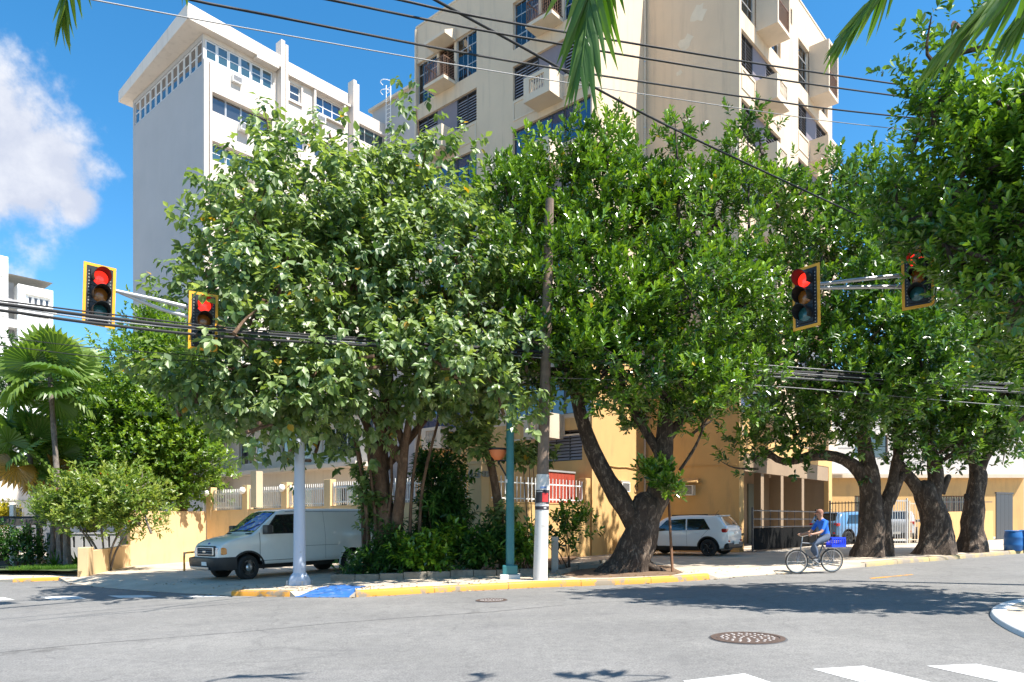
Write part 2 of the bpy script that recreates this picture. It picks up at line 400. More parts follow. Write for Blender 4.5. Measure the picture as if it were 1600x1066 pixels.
M_LF1 = leafmat('light_green_leaf', (0.048, 0.105, 0.024), (0.150, 0.225, 0.066), (0.300, 0.375, 0.140), 0.45, 0.33, 1.0, (0.45, 0.26, 0.02))
M_LF2 = leafmat('glossy_dark_leaf', (0.016, 0.058, 0.006), (0.098, 0.205, 0.014), (0.270, 0.420, 0.030), 0.30, 0.18, 0.8, (0.38, 0.30, 0.02))
M_LF3 = leafmat('deep_green_leaf', (0.022, 0.070, 0.009), (0.080, 0.178, 0.016), (0.210, 0.345, 0.030), 0.30, 0.20, 0.8, (0.30, 0.28, 0.02))
M_LF4 = leafmat('yellow_green_leaf', (0.048, 0.115, 0.012), (0.125, 0.225, 0.022), (0.240, 0.340, 0.040), 0.38, 0.35, 0.8)
M_LF5 = leafmat('reddish_bush_leaf', (0.060, 0.125, 0.018), (0.150, 0.235, 0.040), (0.270, 0.320, 0.070), 0.42, 0.35, 0.6, (0.35, 0.09, 0.03))
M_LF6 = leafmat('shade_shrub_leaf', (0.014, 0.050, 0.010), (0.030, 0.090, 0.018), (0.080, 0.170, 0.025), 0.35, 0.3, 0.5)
M_PALM = leafmat('palm_leaflet', (0.028, 0.080, 0.012), (0.070, 0.160, 0.020), (0.180, 0.250, 0.030), 0.35, 0.35, 0.5, (0.36, 0.24, 0.04))
M_FAN = leafmat('fan_palm_leaf', (0.034, 0.085, 0.016), (0.085, 0.165, 0.028), (0.200, 0.280, 0.060), 0.38, 0.35, 0.5, (0.30, 0.17, 0.05))
M_GRASS = leafmat('grass_blade', (0.035, 0.11, 0.012), (0.07, 0.17, 0.02), (0.14, 0.24, 0.03), 0.5, 0.3, 0.3)

def bark(name, col, col2, scale=6.0, strength=0.9):
    m = bpy.data.materials.new(name); m.use_nodes = True; nt = m.node_tree; p = nt.nodes['Principled BSDF']
    geo = N(nt, 'ShaderNodeNewGeometry'); mp = N(nt, 'ShaderNodeMapping'); mp.inputs['Scale'].default_value = (1, 1, 0.45)
    L(nt, geo.outputs['Position'], mp.inputs['Vector'])
    n = N(nt, 'ShaderNodeTexNoise', i_Scale=scale, i_Detail=14.0, i_Roughness=0.74, i_Distortion=0.8); L(nt, mp.outputs[0], n.inputs['Vector'])
    r = ramp(nt, [(0.32, tuple(c * 0.35 for c in col)), (0.52, col), (0.70, col2)]); L(nt, n.outputs['Fac'], r.inputs[0]); L(nt, r.outputs[0], p.inputs['Base Color'])
    p.inputs['Roughness'].default_value = 0.9
    b = N(nt, 'ShaderNodeBump', i_Strength=strength, i_Distance=0.06); L(nt, n.outputs['Fac'], b.inputs['Height']); L(nt, b.outputs[0], p.inputs['Normal'])
    return m
M_BARK1 = bark('brown_bark', (0.135, 0.078, 0.045), (0.24, 0.16, 0.10))
M_BARK2 = bark('gnarled_dark_bark', (0.070, 0.048, 0.034), (0.34, 0.26, 0.19), 8.0, 1.0)
M_BARK3 = bark('grey_palm_bark', (0.17, 0.14, 0.12), (0.30, 0.26, 0.22), 9.0, 0.5)
# ------------------------------------------------------------------ ground, road, pavement
def sheet(name, pts, m, lift, kind='structure'):
    me = bpy.data.meshes.new(name); bm = bmesh.new()
    vs = [bm.verts.new((p[0], p[1], gz(p[0]) + lift)) for p in pts]
    es = [bm.edges.new((vs[i], vs[(i + 1) % len(vs)])) for i in range(len(vs))]
    bmesh.ops.triangle_fill(bm, edges=es, use_beauty=True)
    bmesh.ops.recalc_face_normals(bm, faces=bm.faces)
    for f in bm.faces:
        if f.normal.z < 0: f.normal_flip()
    bm.to_mesh(me); bm.free(); me.materials.append(m)
    return tag(inst(name, me), kind=kind)
g = MB()
xs = [-900, -60, 60, 900]
vs = [(x, y, gz(x) - 0.06) for y in (-400, 1500) for x in xs]
g.add(vs, [(0, 1, 5, 4), (1, 2, 6, 5), (2, 3, 7, 6)])
tag(g.build('ground', M_CONCG, M=Matrix.Identity(4)), kind='structure')
g = MB()
vs = [(x, y, gz(x)) for y in (-60, 120) for x in (-60, 60)]
g.add(vs, [(0, 1, 3, 2)])
tag(g.build('road', M_ASPH, M=Matrix.Identity(4)), kind='structure')

# edge between road and pavement, left to right: photo x, photo y, height of the pavement edge there
EDGE = [(-500, 903, .02), (-250, 906, .02), (-60, 909, .02), (20, 910, .10), (92, 907, .10), (108, 912, .02), (160, 918, .01), (220, 923, .01), (300, 928, .01), (345, 930, .03),
        (362, 931, .12), (410, 932, .13), (453, 932.5, .13), (462, 933, .012), (500, 933.5, .012), (545, 933.5, .012), (556, 933, .12), (600, 931, .13), (650, 928, .13), (700, 925, .13), (770, 921.5, .13), (840, 918, .13),
        (920, 915.5, .13), (1000, 912.5, .13), (1060, 909, .13), (1108, 905.5, .13), (1122, 904.5, .03), (1160, 901, .012), (1240, 896, .012), (1320, 889, .012), (1345, 886.5, .05), (1352, 886, .12), (1400, 881.5, .12),
        (1440, 878.2, .12), (1480, 875, .12), (1520, 871.5, .12), (1560, 868, .12), (1600, 864.5, .12), (1680, 858, .12), (1800, 851, .12)]
E3 = []
for px, py, h in EDGE:
    p = gp(px, py); E3.append((Vector((p.x, p.y, 0)), h))
def inward(k):
    a = E3[max(0, k - 1)][0]; b = E3[min(len(E3) - 1, k + 1)][0]
    t = (b - a).normalized(); return Vector((-t.y, t.x, 0))
pv = MB(); n = len(E3); KW = 0.16
vs = []
for k, (p, h) in enumerate(E3):
    w = inward(k)
    q = p + w * KW; q2 = p + w * 0.9
    vs += [(p.x, p.y, gz(p.x) - 0.05), (p.x, p.y, gz(p.x) + h), (q.x, q.y, gz(q.x) + h), (q2.x, q2.y, gz(q2.x) + 0.13)]
fs = []
for k in range(n - 1):
    for j in range(3):
        fs.append((k * 4 + j, (k + 1) * 4 + j, (k + 1) * 4 + j + 1, k * 4 + j + 1))
pv.add(vs, fs)
tag(pv.build('pavement_edge', M_CONC, M=Matrix.Identity(4)), kind='structure')
back = [(v[0], v[1]) for v in vs[3::4]]
poly = [Vector((x, y)) for x, y in back] + [Vector((58, 70)), Vector((58, 118)), Vector((-58, 118)), Vector((-58, back[0][1]))]
sheet('pavement', poly, M_CONC, 0.13)
# kerb stones: pieces of kerb with painted faces, each a stone of its own
def kerb_run(k0, k1, m, label, cat='kerb'):
    root = thing('painted_kerb', label, cat, E3[k0][0] + Vector((0, 0, gz(E3[k0][0].x))))
    pts = []
    for k in range(k0, k1 + 1):
        pts.append((E3[k][0], inward(k), E3[k][1]))
    # resample to stones about 1.6 m long
    lens = [0]
    for a, b in zip(pts, pts[1:]): lens.append(lens[-1] + (b[0] - a[0]).length)
    tot = lens[-1]; ns = max(1, round(tot / 1.7))
    def samp(s):
        for i in range(len(lens) - 1):
            if s <= lens[i + 1] + 1e-6:
                t = (s - lens[i]) / max(1e-6, lens[i + 1] - lens[i])
                a, b = pts[i], pts[i + 1]
                return a[0].lerp(b[0], t), a[1].lerp(b[1], t).normalized(), a[2] + (b[2] - a[2]) * t
        return pts[-1]
    for i in range(ns):
        mb = MB(); s0, s1 = tot * i / ns + 0.008, tot * (i + 1) / ns - 0.008
        rows = []
        dz = rng.uniform(-.008, .008)
        for j in range(7):
            p, w, h = samp(s0 + (s1 - s0) * j / 6)
            jit = rng.uniform(-.006, .006)
            z = gz(p.x); h += 0.022 + dz
            rows.append([p - w * (0.030) + Vector((0, 0, z - 0.04)), p - w * (0.018 + jit) + Vector((0, 0, z + h * 0.7)), p + w * 0.012 + Vector((0, 0, z + h - 0.008 + jit)), p + w * 0.05 + Vector((0, 0, z + h)), p + w * (KW + jit) + Vector((0, 0, z + h - .004)), p + w * (KW + 0.03) + Vector((0, 0, z - 0.04))])
        vv = [v for r_ in rows for v in r_]; ff = []
        for j in range(6):
            for q in range(5):
                ff.append((j * 6 + q, (j + 1) * 6 + q, (j + 1) * 6 + q + 1, j * 6 + q + 1))
        ff.append((0, 1, 2, 3, 4, 5)); ff.append((36 + 5, 36 + 4, 36 + 3, 36 + 2, 36 + 1, 36))
        mb.add(vv, ff); mb.build('kerb_stone', m, root, smooth=50)
    return root
kerb_run(3, 4, M_YKERB, 'short low yellow kerb end by the driveway on the far left')
kerb_run(10, 12, M_YKERB, 'short yellow kerb between the van driveway and the blue ramp')
kerb_run(16, 25, M_YKERB, 'long yellow painted kerb in front of the leaning tree and poles')
kerb_run(31, 39, M_FKERB, 'faded yellow kerb below the row of thick trunks')

# blue wheelchair ramp at the corner
mb = MB(); vv = []; NR = 14
for j in range(NR + 1):
    s_ = 13 + 2.15 * j / NR; k0 = int(s_); t_ = s_ - k0
    p = E3[k0][0].lerp(E3[k0 + 1][0], t_); w = inward(k0).lerp(inward(k0 + 1), t_).normalized()
    for o, h in ((-.05, .006), (.0, .020), (KW, .024), (.9, .139), (1.25, .139), (1.75 - .5 * j / NR + .08 * math.sin(j * 2.3), .138)):
        q = p + w * o; vv.append((q.x, q.y, gz(q.x) + h))
mb.add(vv, [(6 * j + k, 6 * j + 6 + k, 6 * j + 7 + k, 6 * j + k + 1) for j in range(NR) for k in range(5)])
tag(mb.build('blue_kerb_ramp', M_BLUEP, M=Matrix.Identity(4)), kind='structure')

# zebra bars and yellow line
def bar_mark(name, quad, m):
    tag(sheet(name, quad, m, 0.004), kind='structure')
def ext(a, b, l): return a + (b - a).normalized() * l
d0 = gp(1350, 1041); d1 = gp(1452, 1066); dr = (d1 - d0).normalized()
for A, B in (((1067, 1064.5), (1163, 1053)), ((1270, 1046), (1350, 1041)), ((1448, 1041), (1526, 1038)), ((1640, 1038), (1716, 1035))):
    a, b = gp(*A), gp(*B)
    bar_mark('crosswalk_stripe', [a, b, b + dr * 2.6, a + dr * 2.6], M_ZEBRA)
for q in (((-75, 934.5), (5, 933.5), (23, 937.5), (-50, 940)), ((60, 932.8), (121, 931.8), (136, 936), (80, 937.5)), ((168, 931), (231, 930.3), (246, 933.2), (188, 934.8)), ((281, 931.2), (338, 930.9), (352, 932.6), (296, 933.6))):
    bar_mark('crosswalk_stripe', [gp(*p) for p in q], M_ZEBRA)
bar_mark('yellow_lane_line', [gp(1358, 903.4), gp(1424, 897.6), gp(1428, 898.6), gp(1362, 904.8)], M_YKERB)
# sealed joint and tyre scuffs as thin sheets of tar
M_TAR = mat('tar_seal', (0.075, 0.075, 0.078), 0.7, var=0.2, scale=8)
def strip(name, pts, w, m, lift=.003):
    P = [gp(*p) for p in pts]; a_, b_ = [], []
    for k, p in enumerate(P):
        t = (P[min(k + 1, len(P) - 1)] - P[max(k - 1, 0)]).normalized(); s_ = Vector((-t.y, t.x, 0)) * (w / 2) * rng.uniform(.6, 1.3)
        a_.append(p + s_); b_.append(p - s_)
    sheet(name, a_ + b_[::-1], m, lift)
strip('road_joint', [(-20, 1022), (120, 1008), (260, 997), (400, 986), (520, 974), (640, 965), (760, 957), (900, 944), (1010, 937), (1090, 933)], .022, M_TAR)
# traffic island on the right with its white kerb
isl = [gp(*p) for p in ((1660, 934), (1600, 941), (1572, 946), (1554, 953), (1549, 960), (1553, 968), (1566, 978), (1590, 991), (1640, 1012), (1760, 1064))]
root = thing('island_kerb', 'white painted curved kerb round the corner island', 'kerb', isl[4])
ip = smooth_path([(p.x, p.y, 0) for p in isl], 36)
inner = []
for q in range(6):
    mb = MB(); vv = []
    for j in range(q * 6, q * 6 + 7):
        p = ip[j]; t = (ip[min(j + 1, 36)] - ip[max(j - 1, 0)]).normalized(); w = Vector((-t.y, t.x, 0))
        z = gz(p.x)
        if j < 36 or q == 5: inner.append(p + w * .25)
        tb = .004 if j == q * 6 else 0
        for (o, h) in ((-.03, -.03), (0, .06), (.03, .078), (.20, .08), (.215, .05)):
            vv.append((p.x + w.x * o + t.x * tb, p.y + w.y * o + t.y * tb, z + h))
    ff = [(j * 5 + k, j * 5 + k + 1, (j + 1) * 5 + k + 1, (j + 1) * 5 + k) for j in range(6) for k in range(4)]
    ff += [(4, 3, 2, 1, 0), (30, 31, 32, 33, 34)]
    mb.add(vv, ff); mb.build('kerb_stone', M_WKERB, root, smooth=50)
inner2 = [ip[j] + Vector((-(ip[min(j + 1, 36)] - ip[max(j - 1, 0)]).normalized().y, (ip[min(j + 1, 36)] - ip[max(j - 1, 0)]).normalized().x, 0)) * .19 for j in range(37)]
sheet('island_pavement', inner2 + [Vector((16, 6, 0)), Vector((20, 12, 0)), Vector((16, 15, 0))], M_CONC, .07)
# manhole covers
M_IRON = mat('rusted_iron', (0.085, 0.055, 0.042), 0.75, var=0.3, scale=14, bump=0.4, bscale=50)
M_IRONW = mat('worn_bright_iron', (0.36, 0.33, 0.31), 0.5, var=0.2, scale=30)
def manhole(px, py, r, label):
    c = gp(px, py); e = math.atan(SL)
    M0 = Matrix.Translation(c) @ Matrix.Rotation(-e, 4, 'Y')
    root = thing('manhole_cover', label, 'manhole cover', M=M0, group='iron covers in the road')
    mb = MB(); mb.lathe([(r, .0), (r, .014), (r * .86, .016), (r * .855, .004), (.001, .004)], 40)
    inst('rim', mb.mesh('rim', M_IRON, 30), root, M0)
    mb = MB(); mb.lathe([(r * .835, .003), (r * .835, .012), (r * .80, .013), (.001, .013)], 40)
    inst('lid', mb.mesh('lid', M_IRON, 30), root, M0)
    mb = MB()
    for ring, cnt in ((.18, 5), (.38, 10), (.57, 15), (.70, 20)):
        for k in range(cnt):
            th = 2 * math.pi * (k + ring * 3) / cnt; x, y = r * ring * math.cos(th), r * ring * math.sin(th); w = r * .045
            mb.lathe([(w, .012), (w * .8, .019), (.0005, .0195)], 8, Matrix.Translation((x, y, 0)))
    o = inst('lid_studs', mb.mesh('lid_studs', M_IRONW, 40), root, M0); o['kind'] = 'stuff'
    mb = MB(); mb.lathe([(r * 1.06, .001), (r * 1.04, .006), (r * 1.0, .0065)], 40)
    inst('mortar_collar', mb.mesh('mortar_collar', M_TAR, 30), root, M0)
manhole(1168, 997.5, .49, 'large iron manhole cover in the open asphalt with bright worn studs')
manhole(768, 938.5, .33, 'small iron cover in the road near the yellow kerb')
# ------------------------------------------------------------------ facades
def facade(Mf, Lx, z0, z1, opens, mats, depth=0.24, paint=None, mi=0):
    mb = MB()
    S = sorted({0, Lx} | {o[0] for o in opens} | {o[1] for o in opens}); S = [s for s in S if 0 <= s <= Lx]
    Z = sorted({z0, z1} | {o[2] for o in opens} | {o[3] for o in opens} | ({paint} if paint else set())); Z = [z for z in Z if z0 <= z <= z1]
    def op(i, j):
        if i < 0 or j < 0 or i >= len(S) - 1 or j >= len(Z) - 1: return False
        a, b = (S[i] + S[i + 1]) / 2, (Z[j] + Z[j + 1]) / 2
        return any(o[0] < a < o[1] and o[2] < b < o[3] for o in opens)
    for i in range(len(S) - 1):
        for j in range(len(Z) - 1):
            if op(i, j): continue
            a, b, c, d = S[i], S[i + 1], Z[j], Z[j + 1]
            k = 1 if paint and (c + d) / 2 < paint else mi
            mb.add([(a, 0, c), (b, 0, c), (b, 0, d), (a, 0, d)], [(0, 1, 2, 3)], k)
            if op(i + 1, j): mb.add([(b, 0, c), (b, depth, c), (b, depth, d), (b, 0, d)], [(0, 1, 2, 3)], k)
            if op(i - 1, j): mb.add([(a, 0, c), (a, 0, d), (a, depth, d), (a, depth, c)], [(0, 1, 2, 3)], k)
            if op(i, j + 1): mb.add([(a, 0, d), (b, 0, d), (b, depth, d), (a, depth, d)], [(0, 1, 2, 3)], k)
            if op(i, j - 1): mb.add([(a, 0, c), (a, depth, c), (b, depth, c), (b, 0, c)], [(0, 1, 2, 3)], k)
    mb.v = [tuple(Mf @ Vector(p)) for p in mb.v]
    return mb
CACHE = {}
def cached(key, fn):
    if key not in CACHE: CACHE[key] = fn()
    return CACHE[key]
def window(root, Mf, s0, s1, z0, z1, y=0.13, cols=2, rows=2, fr=M_WINFR, gl=M_GDARK, t=0.05, back=None, name='window', split=None):
    w, h = round(s1 - s0, 3), round(z1 - z0, 3)
    M0 = Mf @ Matrix.Translation((s0, y, z0))
    rs = split or [k / rows for k in range(rows + 1)]
    def mk():
        b = MB(); d = .05
        b.box(0, w, 0, d, 0, t); b.box(0, w, 0, d, h - t, h); b.box(0, t, 0, d, t, h - t); b.box(w - t, w, 0, d, t, h - t)
        for c in range(1, cols): b.box(w * c / cols - t / 2, w * c / cols + t / 2, .002, d - .002, t, h - t)
        for r_ in rs[1:-1]: b.box(t, w - t, .005, d - .005, h * r_ - t * .4, h * r_ + t * .4)
        return b.mesh('window', fr)
    o = inst(name, cached(('w', w, h, cols, tuple(rs), fr.name, t), mk), root, M0)
    for c in range(cols):
        for k in range(len(rs) - 1):
            pw, ph = w / cols, h * (rs[k + 1] - rs[k])
            pm = cached(('p', round(pw, 3), round(ph, 3), gl.name), lambda: MB().box(.004, pw - .004, 0, .008, .004, ph - .004).mesh('pane', gl))
            inst('pane', pm, o, M0 @ Matrix.Translation((c * pw, .02, h * rs[k])))
    if back is not None:
        def mkc():
            b = MB(); nn = max(8, int(w / .06)); vs = []
            for i in range(nn + 1):
                x = w * i / nn; yy = .05 * math.sin(i * 1.9) + .02 * math.sin(i * .7)
                vs += [(x, yy, 0), (x, yy, h)]
            b.add(vs, [(2 * i, 2 * i + 2, 2 * i + 3, 2 * i + 1) for i in range(nn)]); return b.mesh('curtain', back, 60)
        inst('curtain', cached(('c', w, h, back.name), mkc), o, M0 @ Matrix.Translation((0, .085, 0)))
    return o
def louvre(root, Mf, s0, s1, z0, z1, y=0.12, cols=2, fr=M_DKFR, sl=M_LOUV, pitch=.135):
    w, h = round(s1 - s0, 3), round(z1 - z0, 3)
    M0 = Mf @ Matrix.Translation((s0, y, z0)); t = .05
    def mk():
        b = MB(); b.box(0, w, 0, .07, 0, t); b.box(0, w, 0, .07, h - t, h); b.box(0, t, 0, .07, t, h - t); b.box(w - t, w, 0, .07, t, h - t)
        for c in range(1, cols): b.box(w * c / cols - t / 2, w * c / cols + t / 2, .002, .068, t, h - t)
        return b.mesh('louvre_window', fr)
    o = inst('louvre_window', cached(('lf', w, h, cols, fr.name), mk), root, M0)
    sm = cached(('ls', w, sl.name), lambda: MB().add([(t, 0, 0), (w - t, 0, 0), (w - t, .07, .10), (t, .07, .10), (t, .012, -.004), (w - t, .012, -.004), (w - t, .082, .096), (t, .082, .096)], [(0, 1, 2, 3), (7, 6, 5, 4), (0, 4, 5, 1), (3, 2, 6, 7)]).mesh('slat', sl))
    k = int((h - 2 * t) / pitch)
    for i in range(k): inst('slat', sm, o, M0 @ Matrix.Translation((0, -.004, t + .01 + i * pitch)))
    inst('backing', cached(('lb', w, h), lambda: MB().box(0, w, .11, .13, 0, h).mesh('backing', M_DARK)), o, M0)
    return o
def panel(root, Mf, s0, s1, z0, z1, y0, y1, m, name, bevel=0):
    b = MB().box(0, s1 - s0, 0, y1 - y0, 0, z1 - z0)
    return b.build(name, m, root, M=Mf @ Matrix.Translation((s0, y0, z0)), bevel=bevel)
def ac_unit(root, Mf, s, z, w=.62, h=.42, out=.34):
    M0 = Mf @ Matrix.Translation((s, 0, z))
    o = inst('air_conditioner', cached(('ac', w), lambda: MB().box(0, w, -out, .0, 0, h).box(.0, w, -out - .012, -out - .002, 0, .045).box(0, w, -out - .012, -out - .002, h - .045, h).box(0, .045, -out - .012, -out - .002, .046, h - .046).box(w - .045, w, -out - .012, -out - .002, .046, h - .046).mesh('air_conditioner', M_WHITE)), root, M0)
    def gr():
        b = MB()
        b.box(.045, w - .045, -out - .004, -out - .001, .045, h - .045, 1)
        for i in range(9): b.box(.045, w - .045, -out - .010, -out - .005, .055 + i * .036, .069 + i * .036, 0)
        return b.mesh('grille', [M_STEEL, M_DARK])
    inst('grille', cached(('acg', w), gr), o, M0)
    return o
def balcony_concrete(root, Mf, s0, s1, z, p=.95, h=1.05):
    w = s1 - s0; M0 = Mf @ Matrix.Translation((s0, -p, z))
    def mk():
        b = MB()
        b.box(0, w, 0, p, 0, .14)                                                    # floor slab
        b.box(0, .12, 0, p, .14, h); b.box(w - .12, w, 0, p, .14, h)                  # side walls
        b.box(.12, w - .12, .0, .12, .14, .30); b.box(.12, w - .12, 0, .12, h - .16, h)   # front rails
        b.box(.12, .30, 0, .12, .30, h - .16); b.box(w - .30, w - .12, 0, .12, .30, h - .16)
        return b.mesh('balcony', M_CREAM2)
    o = inst('balcony', cached(('bc', w, p, h), mk), root, M0)
    bal = cached('baluster', lambda: MB().lathe([(.03, 0), (.045, .05), (.028, .12), (.055, .26), (.03, .42), (.045, .54), (.03, .59)], 8).mesh('baluster', M_CREAM2, 40))
    nb = 6
    for i in range(nb): inst('baluster', bal, o, M0 @ Matrix.Translation((.30 + (w - .60) * (i + .5) / nb, .06, .30)) @ Matrix.Scale((h - .46) / .59, 4, (0, 0, 1)))
    return o
def balcony_metal(root, Mf, s0, s1, z, p=.8, sides=False, hs=2.45):
    w = s1 - s0; M0 = Mf @ Matrix.Translation((s0, -p, z))
    def mk():
        b = MB(); b.box(0, w, 0, p, 0, .15)
        if sides: b.box(0, .12, 0, p, .15, hs); b.box(w - .12, w, 0, p, .15, hs); b.box(0, w, 0, p, hs, hs + .14)
        return b.mesh('balcony', M_CREAM2)
    o = inst('balcony', cached(('bm', w, p, sides, hs), mk), root, M0)
    def rl():
        b = MB(); x0, x1 = (.12, w - .12) if sides else (.03, w - .03)
        for zz in (.22, 1.08): b.box(x0, x1, .03, .065, zz, zz + .04)
        for xx in (x0, x1 - .035): b.box(xx, xx + .035, .031, .064, .15, 1.085)
        if not sides:
            for zz in (.22, 1.08): b.box(.03, .065, .065, p, zz, zz + .04); b.box(w - .065, w - .03, .065, p, zz, zz + .04)
        return b.mesh('railing', M_BRFR)
    r_ = inst('railing', cached(('br', w, p, sides), rl), o, M0)
    bs = cached('balustrade_bar', lambda: MB().box(-.011, .011, -.011, .011, .26, 1.08).mesh('railing_bar', M_BRFR))
    bars = MB()
    for i in range(11): bars.box(.12 + (w - .24) * (i + .5) / 11 - .011, .12 + (w - .24) * (i + .5) / 11 + .011, .036, .058, .26, 1.08)
    if not sides:
        for x in (.047, w - .047):
            for i in range(5): bars.box(x - .011, x + .011, .1 + (p - .1) * (i + .5) / 5 - .011, .1 + (p - .1) * (i + .5) / 5 + .011, .26, 1.08)
    key = ('bars', w, p, sides)
    if key not in CACHE: CACHE[key] = bars.mesh('railing_bars', M_BRFR)
    x = inst('railing_bars', CACHE[key], o, M0); x['kind'] = 'stuff'
    return o

# ------------------------------------------------------------------ the beige tower
C1 = Vector((9.45, 29.8, 0)); IN = Vector((6.12, 32.75, 0)); B2 = Vector((3.31, 29.65, 0)); WEND = Vector((-4.95, 36.96, 0)); REND = C1 + U * 11.75
tower = thing('apartment_tower', 'tall beige apartment tower with stacked balconies behind the street trees', 'building', C1)
ZT, ZB, PAINT = 27.0, -1.0, 8.3
TOPS = [25.15, 22.25, 19.35, 16.45, 13.55, 10.65, 7.75]
def bay_openings(s, kinds):
    out = []
    for T, k in zip(TOPS, kinds):
        if k == 'tall': out.append((s, s + 4.3, T - 2.15, T))
        else: out += [(s, s + 4.3, T - 1.55, T), (s + 1.45, s + 2.85, T - 2.4, T)]
    return out
def fill_bay(Mf, s, kinds, side):
    for i, (T, k) in enumerate(zip(TOPS, kinds)):
        vis = T > 15
        if k == 'tall':
            for a, b in ((0, 1.43), (2.87, 4.3)):
                window(tower, Mf, s + a, s + b, T - 2.15, T, cols=2 if not side else 1, rows=3, gl=M_GCLEAR, back=M_CURT, fr=M_STEEL, t=.045, split=[0, .31, .72, 1])
            panel(tower, Mf, s + 1.45, s + 1.60, T - 2.15, T, .06, .2, M_CREAM2, 'mullion_post'); panel(tower, Mf, s + 2.70, s + 2.85, T - 2.15, T, .06, .2, M_CREAM2, 'mullion_post')
            louvre(tower, Mf, s + 1.60, s + 2.70, T - 2.15, T, y=.14, cols=2, fr=M_BRFR, sl=M_BRFR)
            if side: balcony_metal(tower, Mf, s + 1.5, s + 2.95, T - 2.3, .95, True)
            else:
                balcony_metal(tower, Mf, s + 1.42, s + 2.88, T - 2.2, .8)
                b = MB().add([(0, 0, 0), (1.5, 0, 0), (1.5, -.75, .02), (0, -.75, .02), (0, 0, .6), (1.5, 0, .6), (1.5, -.75, .17), (0, -.75, .17)], [(0, 3, 2, 1), (4, 5, 6, 7), (0, 1, 5, 4), (1, 2, 6, 5), (2, 3, 7, 6), (3, 0, 4, 7)])
                b.build('canopy', M_CREAM2, tower, M=Mf @ Matrix.Translation((s + 1.40, -.004, T - .06)))
        else:
            gl = M_GBLUE if k == 'blue' else M_GDARK
            for a, b in ((0, 1.43), (2.87, 4.3)):
                if k == 'louvre': louvre(tower, Mf, s + a, s + b, T - 1.55, T, cols=2)
                else: window(tower, Mf, s + a, s + b, T - 1.55, T, cols=2, rows=1, gl=gl, fr=M_DKFR)
                # raised panel under the window
                z0 = T - 2.5
                for (x0, x1, q0, q1) in ((a + .02, b - .02, 0, .07), (a + .02, b - .02, .80, .87), (a + .02, a + .09, .07, .80), (b - .09, b - .02, .07, .80)):
                    panel(tower, Mf, s + x0, s + x1, z0 + q0, z0 + q1, -.03, -.001, M_CREAM2, 'sill_moulding')
            if k == 'blue': window(tower, Mf, s + 1.45, s + 2.85, T - 2.4, T, cols=2, rows=1, gl=gl, fr=M_DKFR, name='glass_door')
            else:
                d = panel(tower, Mf, s + 1.45, s + 2.85, T - 2.4, T, .12, .18, M_DOORG, 'balcony_door')
            balcony_concrete(tower, Mf, s + 1.45, s + 2.88, T - 2.62)
KL = ['tall', 'louvre', 'blue', 'louvre', 'blue', 'louvre', 'blue']
KR = ['tall', 'louvre', 'louvre', 'blue', 'louvre', 'blue', 'blue']
# left face: two bays and the blank strip between them
LF = (B2 - WEND).length
MfL = frame(WEND, V)
s1, s2 = LF - 4.35 - .02, .06
op = bay_openings(s1, KL) + bay_openings(s2, KL) + [(LF - 2.7, LF - .5, 4.2, 5.5)]
facade(MfL, LF, ZB, ZT, op, [M_CREAM, M_YEL], paint=6.0).build('wall', [M_CREAM, M_YEL], tower)
fill_bay(MfL, s1, KL, False); fill_bay(MfL, s2, KL, False)
louvre(tower, MfL, LF - 2.7, LF - .5, 4.2, 5.5, cols=3)
# returns: bright wall, shaded wall, right face
for a, b, pt in ((B2, IN, 9.0), (IN, C1, 8.0)):
    e = (b - a); facade(frame(a, e), e.length, ZB, ZT, [], None, paint=pt).build('wall', [M_CREAM, M_YEL], tower)
MfR = frame(C1, U); LR = 11.75
op = bay_openings(.2, KR) + bay_openings(6.75, KR) + [(5.45, 5.95, 25.3, 26.05), (.45, 11.2, -.2, 4.5)]
facade(MfR, LR, ZB, ZT, op, None, paint=6.3).build('wall', [M_CREAM, M_YEL], tower)
fill_bay(MfR, .2, KR, True); fill_bay(MfR, 6.75, KR, True)
louvre(tower, MfR, 5.45, 5.95, 25.3, 26.05, cols=1)
REND = C1 + U * LR
for a, b in ((REND, REND - V * 14), (REND - V * 14, WEND)):
    e = b - a; facade(frame(a, e), e.length, ZB, ZT, [], None).build('wall', [M_CREAM, M_YEL], tower)
rf = MB(); poly = [C1, REND, REND - V * 14, WEND, B2, IN]
rf.add([(p.x, p.y, ZT - .25) for p in poly], [tuple(range(6))]); rf.build('roof', M_CONCG, tower)
for a, b in ((WEND, B2), (B2, IN), (IN, C1), (C1, REND)):
    e = b - a; panel(tower, frame(a, e), .0, e.length - .14, ZT, ZT + .09, -.03, .14, M_CREAM2, 'coping')
MB().tube([IN + Vector((-.08, -.13, .2)), IN + Vector((-.08, -.13, 26.8))], .05, 8).build('drain_pipe', M_CREAM2, tower, smooth=40)
for k in range(9): MB().lathe([(.062, 0), (.062, .05)], 8, Matrix.Translation(IN + Vector((-.08, -.13, 1.5 + k * 3)))).build('pipe_clamp', M_STEEL, tower)
panel(tower, MfL, 0, .09, 0, ZT - .1, -.10, -.004, M_CREAM2, 'downpipe')
